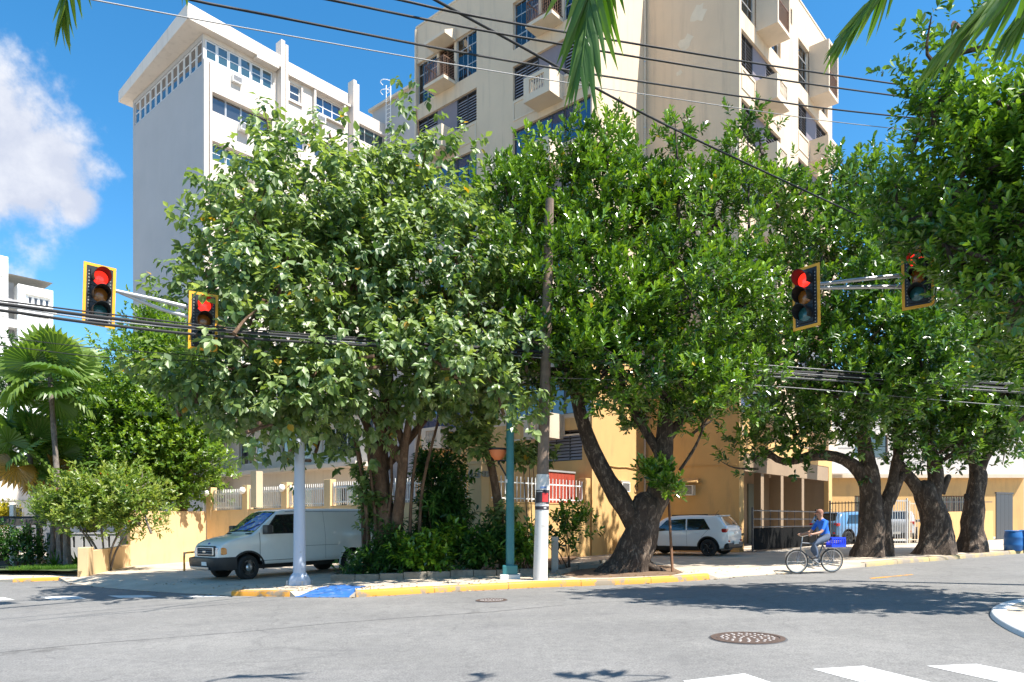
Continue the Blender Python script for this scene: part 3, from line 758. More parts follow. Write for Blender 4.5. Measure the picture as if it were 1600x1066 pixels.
# conduit along the yellow walls, electrics, window air conditioners, concrete hood
for a, b, z in ((B2, IN, 4.0), (IN, C1, 4.0)):
    e = (b - a).normalized(); nn = Vector((e.y, -e.x, 0)) * .035
    pts = [a + e * .1 + nn + Vector((0, 0, z))] + [a.lerp(b, t) + nn + Vector((0, 0, z + rng.uniform(-.05, .05))) for t in (.25, .45, .6, .8)] + [b - e * .1 + nn + Vector((0, 0, z))]
    MB().tube(pts, .022, 6).build('conduit', M_YEL, tower, smooth=50)
Mw = frame(B2, IN - B2); ac_unit(tower, Mw, 1.9, 2.9, out=.22)
panel(tower, Mw, 1.86, 2.56, 3.34, 3.39, -.18, .01, M_CONCG, 'hood')
MB().tube([Mw @ Vector((3.3 + .1 * math.cos(t), -.04 - t * .004, 3.15 + .16 * math.sin(t))) for t in np.linspace(0, 12, 40)], .012, 5).build('coiled_wire', M_CABLE, tower)
Ms = frame(IN, C1 - IN); ac_unit(tower, Ms, 1.75, 2.75, .72, .44, .25)
hood = MB(); hood.add([(0, 0, 0), (1.25, 0, 0), (1.25, -.42, 0), (0, -.42, 0), (.12, 0, .24), (1.13, 0, .24), (1.25, -.42, .06), (0, -.42, .06)], [(0, 3, 2, 1), (4, 5, 6, 7), (0, 1, 5, 4), (1, 2, 6, 5), (2, 3, 7, 6), (3, 0, 4, 7)][::-1])
hood.build('hood', M_YEL, tower, M=Ms @ Matrix.Translation((1.5, -.003, 3.28)))
panel(tower, Ms, 1.95, 2.15, 4.35, 4.62, -.04, -.001, M_YEL, 'meter_box')
# patched and repainted places on the shaded wall
M_PATCH = mat('repainted_patch', (.66, .57, .44), .85, var=.08)
for cx, cz, w, h, sd_ in ((2.0, 22.6, .9, .8, 1), (2.6, 23.6, .8, 1.0, 2), (1.7, 21.4, .35, .3, 3), (2.9, 24.4, .4, .5, 4), (1.2, 18.6, .7, .4, 5)):
    r_ = random.Random(sd_); n_ = 14
    pts = [(cx + w * .5 * math.cos(2 * math.pi * k / n_) * r_.uniform(.5, 1.1), -.004 - .0005 * sd_, cz + h * .5 * math.sin(2 * math.pi * k / n_) * r_.uniform(.5, 1.1)) for k in range(n_)]
    MB().add(pts, [tuple(range(n_))]).build('repair_patch', M_PATCH, tower, M=Ms)
# carport under the right face
cp = MB(); cp.box(.46, 11.19, 3.2, 3.3, -.2, 4.5); cp.box(.40, .45, .25, 3.2, -.2, 4.5); cp.box(11.2, 11.25, .25, 3.2, -.2, 4.5); cp.box(.46, 11.19, .25, 3.2, 4.5, 4.56)
cp.build('carport_wall', M_BROWNIN, tower, M=MfR)
for s_ in (2.3, 4.6, 7.3): panel(tower, MfR, s_, s_ + .32, -.2, 4.5, .03, .35, M_BROWNIN, 'carport_column')
for s_, w in ((.8, 1.2), (5.2, 1.9), (8.2, 1.6)): panel(tower, MfR, s_, s_ + w, .1, 3.6, 3.12, 3.19, mat('grey_green_door_%d' % int(s_), (0.13, 0.14, 0.115), .6, var=.1), 'carport_door')
panel(tower, MfR, .46, 11.19, 3.75, 4.5, .02, .2, M_BROWNIN, 'carport_beam')

# white block with a cage ladder on its wall, behind the tower
Q0 = at(582, 400, 53); Q0.z = 0; 
rear = thing('rear_stair_block', 'white roof block with a cage ladder beside the beige tower', 'building', Q0)
Mq = frame(Q0, V); Lq = 7.6
zq = CH + (HY - 176) / F * 53
facade(Mq, Lq, -1, zq, [], None).build('wall', M_GREY_SHADE, rear)
e2 = U; facade(frame(Q0 + V * Lq, U), 7, -1, zq, [], None).build('wall', M_WHITEB, rear)
facade(frame(Q0 + U * 7, -U), 7, -1, zq, [], None).build('wall', M_WHITEB, rear)
b = MB(); P = [Q0, Q0 + V * Lq, Q0 + V * Lq + U * 7, Q0 + U * 7]; b.add([(p.x, p.y, zq - .02) for p in P], [(0, 1, 2, 3)]); b.build('roof', M_CONCG, rear)
panel(rear, Mq, -.2, Lq, zq, zq + .18, -.25, .2, M_CREAM2, 'coping')
lad = MB()
for x in (1.95, 2.45): lad.bar((x, -.28, zq - 4.2), (x, -.28, zq + 1.1), .05, .05)
for i in range(17): lad.bar((1.95, -.28, zq - 4.0 + i * .3), (2.45, -.28, zq - 4.0 + i * .3), .03, .03)
for z in (zq + .4, zq + 1.1):
    lad.tube([(1.95 + .25 - .42 * math.cos(t), -.28 - .62 * math.sin(t), z) for t in np.linspace(0.3, math.pi - .3, 9)], .025, 5)
lad.build('ladder', M_WHITE, rear, M=Mq)

# ------------------------------------------------------------------ the white slab on the left
A0 = Vector((-18.1, 42.0, 0))
slab = thing('white_apartment_block', 'tall white apartment block with ribbon windows and an overhanging roof slab', 'building', A0)
EWL = 10.3
E0 = A0 - V * EWL
MfE = frame(E0, V)        # end wall
MfW = frame(A0, U)        # long wall
ZW = 29.95
facade(MfE, EWL, -1.5, ZW + .25, [(.25, EWL - .15, ZW - 1.52, ZW - .02)], None).build('wall', M_GREY_SHADE, slab)  # end wall of the white block, coloured greyer for its shade
for k in range(12):
    a = .25 + (EWL - .4) * k / 12; window(slab, MfE, a + .05, a + (EWL - .4) / 12 - .05, ZW - 1.5, ZW - .04, cols=1, rows=2, gl=M_GDARK, t=.07, y=.05)
opsW = []
rowz = [(ZW - 1.15, ZW)] + [(ZW - 1.05 - 2.9 * k - .1, ZW - 2.9 * k + .0) for k in range(1, 10)]
opsW.append((.12, 4.45, ZW - 1.15, ZW))
for z0, z1 in rowz[1:]: opsW.append((.55, 4.45, z0, z1))
for k, (z0, z1) in enumerate(rowz):
    opsW.append((5.62, 6.45, z0 + .05, z1 - .05) if k == 0 else (5.55, 6.9, z0, z1))
    opsW.append((7.5, 9.7, z0, z1 + .1))
    opsW.append((10.9, 13.4, z0 - .4, z1 - .3))
facade(MfW, 10.6, -1.5, 31.2, [o for o in opsW if o[1] < 10.5], None, depth=.45).build('wall', M_WHITEB, slab)
facade(MfW @ Matrix.Translation((10.6, .0, 0)), 4.4, -1.5, 30.4, [(o[0] - 10.6, o[1] - 10.6, o[2], o[3]) for o in opsW if o[0] > 10.5], None, depth=.3).build('wall', M_WHITEB, slab)
for k in range(6): window(slab, MfW, .14 + k * .718, .14 + k * .718 + .70, ZW - 1.13, ZW - .02, y=.02, cols=1, rows=2, gl=M_GTEAL, t=.075)
for j, (z0, z1) in enumerate(rowz[1:]):
    for k in range(4):
        a = .55 + k * .975
        window(slab, MfW, a + .01, a + .965, z0 + .02, z1 - .02, y=.30, cols=1, rows=1 if j == 0 else 2, gl=M_GDARK if j == 0 else M_GTEAL, t=.04, fr=M_STEEL if j == 0 else M_WINFR)
        if j == 0: panel(slab, MfW, a + .04, a + .93, z0 + (.35 if k else .05), z1 - .04, .36, .38, M_BLIND, 'blind')
for k, (z0, z1) in enumerate(rowz):
    if k == 0: window(slab, MfW, 5.62, 6.45, z0 + .05, z1 - .05, y=.08, cols=1, rows=2, gl=M_GDARK, t=.07)
    else: window(slab, MfW, 5.56, 6.88, z0 + .01, z1 - .01, y=.3, cols=2, rows=1, gl=M_GBLUE if k == 1 else M_GDARK, t=.06)
    window(slab, MfW, 7.52, 9.68, z0 + .01, z1 + .09, y=.12, cols=3, rows=2, gl=M_GBLUE if k == 0 else M_GDARK, t=.06)
    window(slab, MfW, 10.92, 13.38, z0 - .39, z1 - .31, y=.2, cols=3, rows=1, gl=M_GTEAL, t=.05, fr=M_WINFR)
panel(slab, MfW, 5.5, 6.57, ZW - 1.28, ZW - 1.12, -.12, -.002, M_WHITEB, 'sill'); panel(slab, MfW, 5.50, 5.61, ZW - 1.12, ZW, -.12, -.002, M_WHITEB, 'window_surround'); panel(slab, MfW, 6.46, 6.57, ZW - 1.12, ZW, -.12, -.002, M_WHITEB, 'window_surround')
panel(slab, MfW, 7.35, 7.49, ZW - 1.18, ZW + .2, -.25, -.002, M_WHITEB, 'window_surround'); panel(slab, MfW, 9.71, 9.85, ZW - 1.18, ZW + .2, -.25, -.002, M_WHITEB, 'window_surround')
panel(slab, MfW, 7.35, 9.85, ZW - 1.30, ZW - 1.19, -.25, -.002, M_WHITEB, 'sill')
panel(slab, MfW, 5.45, 10.2, ZW + .22, ZW + .36, -.30, -.002, M_WHITEB, 'window_hood')
panel(slab, MfW, 3.1, 4.6, ZW + .12, ZW + .26, -.55, -.002, M_WHITEB, 'window_hood')
panel(slab, MfW, 10.75, 14.6, 29.35, 29.5, -.3, -.002, M_WHITEB, 'ledge')
panel(slab, MfW, .0, .16, -1.5, ZW - 1.25, -.16, -.002, M_WHITEB, 'corner_rib'); panel(slab, MfW, .36, .48, -1.5, ZW - 1.25, -.14, -.002, M_WHITEB, 'corner_rib')
for s_ in (4.75, 10.25):
    panel(slab, MfW, s_, s_ + .26, -1.5, 32.0, -.55, .1, M_WHITEB, 'pilaster'); panel(slab, MfW, s_ + .36, s_ + .55, -1.5, 31.9, -.45, .1, M_WHITEB, 'pilaster')
roofp = [A0 - V * EWL - V * .9 - U * .6, A0 + V * .55 - U * 1.15, A0 + V * .55 + U * 4.7, A0 + U * 4.7, A0 + U * 4.7 - V * EWL - V * .9]
mb = MB(); z0, z1 = ZW + .28, ZW + 1.0
n5 = len(roofp)
tz = [0.0, .18, 0, 0, 0]
mb.add([(p.x, p.y, z0) for p in roofp] + [(p.x, p.y, z1 + t) for p, t in zip(roofp, tz)], [tuple(range(n5))[::-1], tuple(range(n5, 2 * n5))] + [(i, (i + 1) % n5, n5 + (i + 1) % n5, n5 + i) for i in range(n5)])
mb.build('roof_slab', M_WHITEB, slab)
P = [A0 + U * 4.7, A0 + U * 10.6, A0 + U * 10.6 - V * EWL, A0 + U * 4.7 - V * EWL]
mb = MB(); mb.add([(p.x, p.y, 31.0) for p in P], [(0, 1, 2, 3)]); P2 = [A0 + U * 10.6, A0 + U * 15, A0 + U * 15 - V * EWL, A0 + U * 10.6 - V * EWL]
mb.add([(p.x, p.y, 30.2) for p in P2], [(0, 1, 2, 3)]); mb.build('roof', M_CONCG, slab)
for a, b in ((A0 + U * 15, A0 + U * 15 - V * EWL), (A0 + U * 15 - V * EWL, A0 - V * EWL)):
    e = b - a; facade(frame(a, e), e.length, -1.5, 30.4, [], None).build('wall', M_WHITEB, slab)
ac_unit(slab, MfW, 1.72, 28.15, .62, .42, .36); ac_unit(slab, MfW, 2.15, 25.35, .64, .45, .4); ac_unit(slab, MfW, 7.42, ZW - 1.85, .7, .42, .42); ac_unit(slab, MfW, 2.5, 22.5, .64, .45, .4); ac_unit(slab, MfW, 12.3, 27.6, .7, .45, .4)
# low white wing seen under the trees left of the trunk
wing = thing('low_white_wing', 'low white building with flat canopy ledges behind the railing wall', 'building', (-8.5, 36.5, 0))
Mg = frame(Vector((-17.2, 43.2, 0)), V)
facade(Mg, 14, -1, 7.4, [(1.5, 4.2, 4.9, 6.3), (6, 9, 4.9, 6.3), (10, 13, 4.9, 6.3), (1.5, 4.2, 1.9, 3.4), (6, 9, 1.9, 3.4), (10, 13, 1.9, 3.4)], None).build('wall', M_WHITEB, wing)
for a, b in ((1.5, 4.2), (6, 9), (10, 13)):
    for z in (4.9, 1.9): window(wing, Mg, a, b, z, z + 1.4, cols=3, rows=1, gl=M_GDARK)
for z in (4.2, 7.4): panel(wing, Mg, -.4, 14.2, z, z + .22, -1.0, .3, M_WHITEB, 'canopy_ledge')

# ------------------------------------------------------------------ far white tower at the left edge
T0 = at(83, 500, 110); T0.z = -1.3
far_t = thing('far_white_tower', 'bright white high rise far behind the fan palms', 'building', T0)
Mt = frame(T0 - U * 16.0, U)
tall_o = [(2.0 + 3.4 * q, 3.2 + 3.4 * q, 3 + 2.9 * k, 4.4 + 2.9 * k) for q in range(2) for k in range(12)]
facade(Mt, 10.2, -2, 41.7, tall_o, None, depth=.3).build('wall', M_WHITE, far_t)
Mt2 = Mt @ Matrix.Translation((11.4, 0, 0))
opn = [(1.35 + k * .74, 1.35 + k * .74 + .46, 35.5, 36.5) for k in range(4)] + [(1.2, 2.1, 3 + 2.9 * q, 4.3 + 2.9 * q) for q in range(6)]
facade(Mt2, 4.6, -2, 38.1, opn, None, depth=.25).build('wall', M_WHITE, far_t)
for o in opn + []: window(far_t, Mt2, *o, y=.12, cols=1, rows=1, gl=M_GDARK, t=.05)
for o in tall_o: window(far_t, Mt, *o, y=.12, cols=1, rows=1, gl=M_GDARK, t=.05)
facade(Mt @ Matrix.Translation((10.2, 2.0, 0)), 1.2, -2, 38.6, [], None).build('wall', M_GREY_SHADE, far_t)
for k in range(12):
    panel(far_t, Mt, 10.22, 11.38, 2.5 + 2.9 * k, 2.75 + 2.9 * k, .1, 2.0, M_WHITE, 'balcony_floor'); panel(far_t, Mt, 10.22, 11.38, 2.76 + 2.9 * k, 3.7 + 2.9 * k, .1, .2, M_GREY_SHADE, 'balcony_rail')
panel(far_t, Mt, 10.14, 10.2, -2, 41.6, .01, 4, M_WHITE, 'wall'); panel(far_t, Mt2, .0, .05, -2, 38.0, .26, 4, M_WHITE, 'wall')
panel(far_t, Mt2, 1.0, 4.3, 36.75, 36.9, -.35, -.002, M_WHITE, 'window_hood')
for z in (33.6, 30.7, 27.8): panel(far_t, Mt2, 1.1, 4.0, z, z + .1, -.06, -.002, M_CONCG, 'joint_ledge'); panel(far_t, Mt, 7.0, 9.8, z + 5, z + 5.1, -.06, -.002, M_CONCG, 'joint_ledge')
panel(far_t, Mt2, 4.6, 5.2, 34.6, 35.0, .2, .8, M_WHITE, 'roof_ledge')
facade(frame(T0, -V), 12, -2, 38.1, [], None).build('wall', M_WHITE, far_t)
facade(frame(T0 - U * 16 - V * 12, V), 12, -2, 41.7, [], None).build('wall', M_GREY_SHADE, far_t)
mb = MB(); P = [T0 - U * 16, T0, T0 - V * 12, T0 - U * 16 - V * 12]; mb.add([(p.x, p.y, 38.0) for p in P], [(0, 1, 2, 3)]); mb.build('roof', M_CONCG, far_t)
lowb = thing('pale_low_house', 'pale low house wall far behind the palm trunks', 'building', (-33, 50, -1))
Ml = frame(Vector((-40, 47.5, 0)), U)
facade(Ml, 16, -2, 4.9, [(1.4, 2.3, .4, 2.4), (5, 6.5, 1.2, 2.6), (9, 10.5, 1.2, 2.6)], None).build('wall', M_WHITEB, lowb)
for o in [(1.4, 2.3, .4, 2.4), (5, 6.5, 1.2, 2.6), (9, 10.5, 1.2, 2.6)]: window(lowb, Ml, *o, cols=1, rows=2)
panel(lowb, Ml, -.2, 16.2, 4.9, 5.1, -.3, 6, M_WHITEB, 'roof'); panel(lowb, Ml, 0, 16, 3.05, 3.12, -.05, -.002, M_CONCG, 'joint_ledge')

# ------------------------------------------------------------------ house at the right
H0 = Vector((17.9, 41.5, .3))
house = thing('sided_house', 'pale grey sided house over a yellow barred ground floor behind the trunks', 'building', H0)
Mh = frame(Vector((14.6, 44.8, 0)), V)
hop = [(2.6, 5.9, 1.2, 3.25), (7.0, 10.4, 1.2, 3.25), (3.6, 4.5, 6.8, 8.6), (6.4, 8.3, 4.75, 6.0), (10.5, 12.0, 6.6, 8.2)]
Mh = frame(Vector((13.0, 40.6, 0)), Vector((1, .0, 0)))
hop = [(2.6, 4.9, .95, 3.05), (6.4, 8.6, .95, 3.05), (11, 13, .95, 3.05), (2.1, 2.9, 5.9, 7.5), (6.4, 8.3, 5.2, 6.5), (10.5, 12.0, 5.6, 7.2)]
facade(Mh, 16, -1, 9.2, hop, None, paint=4.15).build('wall', [mat('pale_siding', (0.62, 0.58, 0.54), .7, var=.05), M_YEL], house)
for k in range(11):
    panel(house, Mh, 0, 2.05, 4.5 + k * .42, 4.52 + k * .42, -.02, -.001, M_GREY_SHADE, 'siding_lap')
    panel(house, Mh, 2.95, 6.35, 4.5 + k * .42, 4.52 + k * .42, -.02, -.001, M_GREY_SHADE, 'siding_lap'); panel(house, Mh, 8.35, 10.45, 4.5 + k * .42, 4.52 + k * .42, -.02, -.001, M_GREY_SHADE, 'siding_lap')
panel(house, Mh, 0, 16, 4.05, 4.25, -.35, -.003, M_CREAM2, 'ledge')
for o in hop[:3]:
    w = window(house, Mh, *o, y=.15, cols=1, rows=1, gl=M_GDARK, fr=M_BRFR)
    gb = MB()
    for i in range(14): gb.box(o[0] + (o[1] - o[0]) * (i + .5) / 14 - .012, o[0] + (o[1] - o[0]) * (i + .5) / 14 + .012, .02, .045, o[2], o[3])
    x = gb.build('window_bars', M_BRFR, w, M=Mh); x['kind'] = 'stuff'
for o in hop[3:]: window(house, Mh, *o, cols=1, rows=2, gl=M_GDARK, fr=M_DKFR)
panel(house, Mh, 3.2, 5.8, 4.26, 5.2, -.9, -.5, M_WHITE, 'roof_tank'); ac_unit(house, Mh, 2.0, 4.3, .8, .7, .5)
panel(house, Mh, -.3, 16.3, 9.2, 9.4, -.5, 8, M_WHITE, 'roof')
facade(frame(Vector((13.0, 48.0, 0)), Vector((0, -1, 0))), 7.4, -1, 9.2, [], None, paint=4.15).build('wall', [MATS['pale_siding'], M_YEL], house)
bh = thing('blue_grey_house', 'pale blue house partly hidden at the far end of the street', 'building', (30, 52, .6))
Mb = frame(Vector((27.5, 49.5, 0)), Vector((1, 0.1, 0)))
facade(Mb, 20, -1, 6.6, [(2, 3.4, 2.6, 4.4), (5.5, 7, 2.6, 4.4), (10, 12, 2.6, 4.4)], None).build('wall', mat('pale_blue_wall', (0.50, 0.60, 0.66), .8, var=.05), bh)
for a, b in ((2, 3.4), (5.5, 7), (10, 12)): window(bh, Mb, a, b, 2.6, 4.4, cols=2, rows=1)
panel(bh, Mb, -.3, 20.3, 6.6, 6.85, -.5, 7, M_WHITE, 'roof')
# ------------------------------------------------------------------ compound wall with white railings
def wall_box(mb, a, b, z0a, z0b, z1a, z1b, t, mi=0):
    d = (b - a).normalized(); w = Vector((-d.y, d.x, 0)) * t
    vs = [(*(a).xy, z0a), (*(b).xy, z0b), (*(b + w).xy, z0b), (*(a + w).xy, z0a), (*(a).xy, z1a), (*(b).xy, z1b), (*(b + w).xy, z1b), (*(a + w).xy, z1a)]
    mb.add(vs, [(0, 3, 2, 1), (4, 5, 6, 7), (0, 1, 5, 4), (1, 2, 6, 5), (2, 3, 7, 6), (3, 0, 4, 7)], mi)
W0 = Vector((-14.06, 33.0, 0)); WC = Vector((-1.04, 24.7, 0)); W1 = Vector((-15.7, 29.5, 0))
def rail_wall(name, label, a, b, za, zb, ta, tb, npil, pil_w=.36, first=True, mtl=None):
    mtl = mtl or M_PEACH
    root = thing(name, label, 'wall', (a.x, a.y, gz(a.x)))
    mb = MB(); wall_box(mb, a, b, gz(a.x) - .6, gz(b.x) - .6, za, zb, .25)
    mb.build('wall', mtl, root)
    cp = MB(); d = (b - a).normalized(); n_ = Vector((-d.y, d.x, 0)); wall_box(cp, a - n_ * .02, b - n_ * .02, za + .003, zb + .003, za + .04, zb + .04, .29); cp.build('wall_cap', mtl, root)
    Lw = (b - a).length
    for k in range(npil + 1):
        t = k / npil; s = t * Lw; p = a + d * min(max(s, .0), Lw - pil_w)
        zt = za + (zb - za) * t; top = ta + (tb - ta) * t
        m_ = MB(); m_.box(0, pil_w, -.03, .29, 0, top - zt + .45)
        m_.build('pillar', mtl, root, M=frame((p.x, p.y, zt - .4), d), bevel=.01)
        if k == npil: continue
        p2 = a + d * (Lw * (k + 1) / npil - (pil_w if k == npil - 1 else 0)); st = p + d * (pil_w + .02); ln = (p2 - st).length - .02
        zt2 = za + (zb - za) * (k + .5) / npil + .05; hh = ta + (tb - ta) * (k + .5) / npil - zt2 - .1
        Mr = frame((st.x, st.y, zt2), d)
        o = MB().box(0, ln, .10, .14, .10, .15).box(0, ln, .10, .14, hh - .22, hh - .17).box(0, .05, .09, .15, 0, hh).box(ln - .05, ln, .09, .15, 0, hh).build('railing', M_WHITE, root, M=Mr)
        nb = int(ln / (.115 if name == 'railing_wall' else .21)); bm_ = cached(('fbar', round(hh, 1)), lambda: MB().box(-.014, .014, .105, .133, 0.02, hh + .02).mesh('railing_bar', M_WHITE))
        for i in range(1, nb): inst('railing_bar', bm_, o, Mr @ Matrix.Translation((ln * i / nb, -.02, 0)))
        gl_ = MB(); gl_.lathe([(.001, -.16), (.09, -.13), (.13, -.03), (.13, .03), (.09, .13), (.001, .16)], 12)
        if name == 'railing_wall' and k < 3: gl_.build('globe_lamp', M_WHITE, root, smooth=60, M=frame((p.x, p.y, top - .2), d) @ Matrix.Translation((.18, -.14, 0)))
    return root
rw = rail_wall('railing_wall', 'long peach wall with white railings and pillars behind the white van', W0, WC, 2.06, 2.35, 3.12, 3.42, 6)
Mx = frame((WC.x, WC.y, 0), V)
p_ = MB().box(-.62, 0, -.04, .36, -.6, 3.62).box(-.66, .04, -.08, .40, 3.62, 3.72); p_.build('corner_pillar', M_PEACH, rw, M=Mx, bevel=.01)
for x in (-.50, -.18): MB().lathe([(.15, 0), (.15, .03), (.11, .035), (.10, .012), (.05, .012), (.04, .035), (.001, .04)], 18).build('medallion', M_CONCG, rw, smooth=40, M=Mx @ Matrix.Translation((x + .05, -.04, 3.28)) @ Matrix.Rotation(R(90), 4, 'X'))
for y in (.10, .26): MB().lathe([(.11, 0), (.11, .03), (.08, .035), (.07, .012), (.001, .02)], 18).build('medallion', M_CONCG, rw, smooth=40, M=Mx @ Matrix.Translation((.0, y, 3.28)) @ Matrix.Rotation(R(90), 4, 'Y'))
box_ = MB().box(4.55, 5.0, -.3, -.005, 2.2, 3.7); box_.build('meter_cabinet', mat('beige_cabinet', (.55, .45, .30), .6, var=.05), rw, M=frame((W0.x, W0.y, 0), V))
panel(rw, frame((W0.x, W0.y, 0), V), 3.2, 4.1, .7, 1.62, -.06, -.003, M_CONCG, 'service_hatch')
rw2 = rail_wall('yellow_railing_wall', 'yellow wall with white railings running from the ornamented pillar to the tower', WC + Vector((.05, .15, 0)), B2 - U * .15, 2.3, 2.3, 3.35, 3.35, 2, mtl=M_YEL)
# red shutter behind the last railing
Mrd = frame((WC + U * 4.3 + Vector((-.35, .35, 0))), U)
rd = thing('red_shutter', 'dull red boarded shutter behind white railings next to the utility pole', 'shutter', (WC + U * 4.3 + Vector((-.35, .35, 2.2))))
for k in range(9): panel(rd, Mrd, k * .235, k * .235 + .228, 2.25, 3.62, .30, .33 + .004 * (k % 2), M_REDDOOR, 'plank')
panel(rd, Mrd, 0, 2.12, 3.63, 3.7, .26, .36, M_STEEL, 'rail')
bw = thing('peach_side_wall', 'plain sunlit peach wall left of the van with leaf shadows', 'wall', W1)
mb = MB(); wall_box(mb, W1, W0 + Vector((-.02, -.02, 0)), gz(W1.x) - .5, gz(W0.x) - .5, 2.0, 2.03, .22); mb.build('wall', M_PEACH, bw)
cp = MB(); wall_box(cp, W1 - U * .02, W0 - U * .05, 2.003, 2.033, 2.05, 2.08, .26); cp.build('wall_cap', M_PEACH, bw)
LP = gp(137, 905, .02); lwv = thing('planter_wall', 'low peach planter wall with a square end pillar under the bush', 'wall', LP)
ed = (W1 - LP); ed.z = 0
mb = MB(); wall_box(mb, LP, W1, gz(LP.x) - .2, gz(W1.x) - .2, .62, .66, .2); mb.build('wall', M_PEACH, lwv)
MB().box(-.15, .45, -.06, .26, -.3, 1.08).build('end_pillar', M_PEACH, lwv, M=frame((LP.x, LP.y, gz(LP.x)), ed), bevel=.015)
# yellow pipe guard by the wall
YB = gp(288, 894, .1); yb = thing('yellow_pipe_guard', 'small bent yellow pipe guard standing in front of the van bumper', 'guard rail', YB)
MB().tube(smooth_path([YB, YB + Vector((0, 0, .62)), YB + Vector((.05, .02, .68)), YB + Vector((.55, .25, .70)), YB + Vector((.62, .28, .62)), YB + Vector((.62, .28, 0))], 30), .035, 8).build('pipe', M_YKERB, yb, smooth=50)

# gate and fence by the carport
M_FLATBLK = mat('flat_black_paint', (.008, .008, .008), .95, spec=.15)
G0 = gp(1165, 873, .13); G1 = gp(1296, 874, .13)
def bars_fence(name, label, a, b, z0, h, m, pitch=.13, solid=None, cat='fence', post=.06):
    root = thing(name, label, cat, (a.x, a.y, gz(a.x)))
    d = (b - a); d.z = 0; Ln = d.length; Mf = frame((a.x, a.y, gz((a.x + b.x) / 2) + z0), d)
    for s in (0, Ln - post): panel(root, Mf, s, s + post, 0, h + .05, -.03, .03, m, 'post')
    for z in ((.12, h - .1) if not solid else (solid + .02, solid + .35, h - .1)): panel(root, Mf, post, Ln - post, z, z + .045, -.02, .02, m, 'rail')
    nb = int(Ln / pitch); bm_ = MB().box(-.011, .011, -.011, .011, solid or .02, h).mesh('bar', m)
    for i in range(1, nb): inst('bar', bm_, root, Mf @ Matrix.Translation((Ln * i / nb, 0, 0)))
    if solid:
        k = 5
        for i in range(k): panel(root, Mf, post + (Ln - 2 * post) * i / k + .004, post + (Ln - 2 * post) * (i + 1) / k - .004, .04, solid, -.015, .015 + .004 * (i % 2), M_FLATBLK, 'panel')
    return root
bars_fence('carport_gate', 'black metal gate with solid lower panels in front of the dark carport', C1 + Vector((.35, -.55, 0)), C1 + U * 7.3 + Vector((.45, -.55, 0)) , .13, 1.75, M_DKFR, .9, solid=.95, cat='gate')
bars_fence('driveway_fence', 'dark barred fence between carport and thick trunks', at(1296, 860, 33.5) , at(1352, 860, 32.0), .2, 2.0, M_DKFR, .16)
bars_fence('grey_gate', 'grey mesh gate between the first two thick trunks', at(1383, 860, 33.0), at(1418, 860, 33.2), .2, 2.05, M_STEEL, .12)
bars_fence('long_gate', 'wide pale gate between the second and third thick trunks', at(1420, 860, 33.4), at(1448, 860, 33.5), .2, 1.9, M_CREAM2, .14, cat='gate')
yw = thing('yellow_street_wall', 'yellow street wall with iron spikes behind the right hand trunks', 'wall', at(1440, 860, 34.5))
ya, yb_ = at(1452, 860, 34.6), at(1552, 860, 36.5); ya.z = yb_.z = 0
mb = MB(); wall_box(mb, ya, yb_, 0, 0, 2.05, 2.15, .25); mb.build('wall', M_YEL, yw)
dd = (yb_ - ya).normalized(); sp = MB()
for i in range(26): sp.bar(ya + dd * (i * .13 + .1) + Vector((0, .1, 2.1)), ya + dd * (i * .13 + .1) + Vector((0, .1, 2.75)), .03, .03)
sp.bar(ya + Vector((0, .1, 2.55)), yb_ + Vector((0, .1, 2.6)), .04, .04)
x = sp.build('spike_rail', M_DKFR, yw); x['kind'] = 'stuff'
dg = thing('dark_gate', 'dark solid gate leaf beyond the last trunk', 'gate', at(1558, 858, 36.0))
Md = frame(at(1557, 856, 36.6) , Vector((1, .5, 0)))
for k in range(4): panel(dg, Md, k * .36, k * .36 + .35, -.2, 2.75, 0, .05, M_DKFR, 'plank')
panel(dg, Md, -.03, 1.47, 2.76, 2.84, -.02, .07, M_DKFR, 'rail')

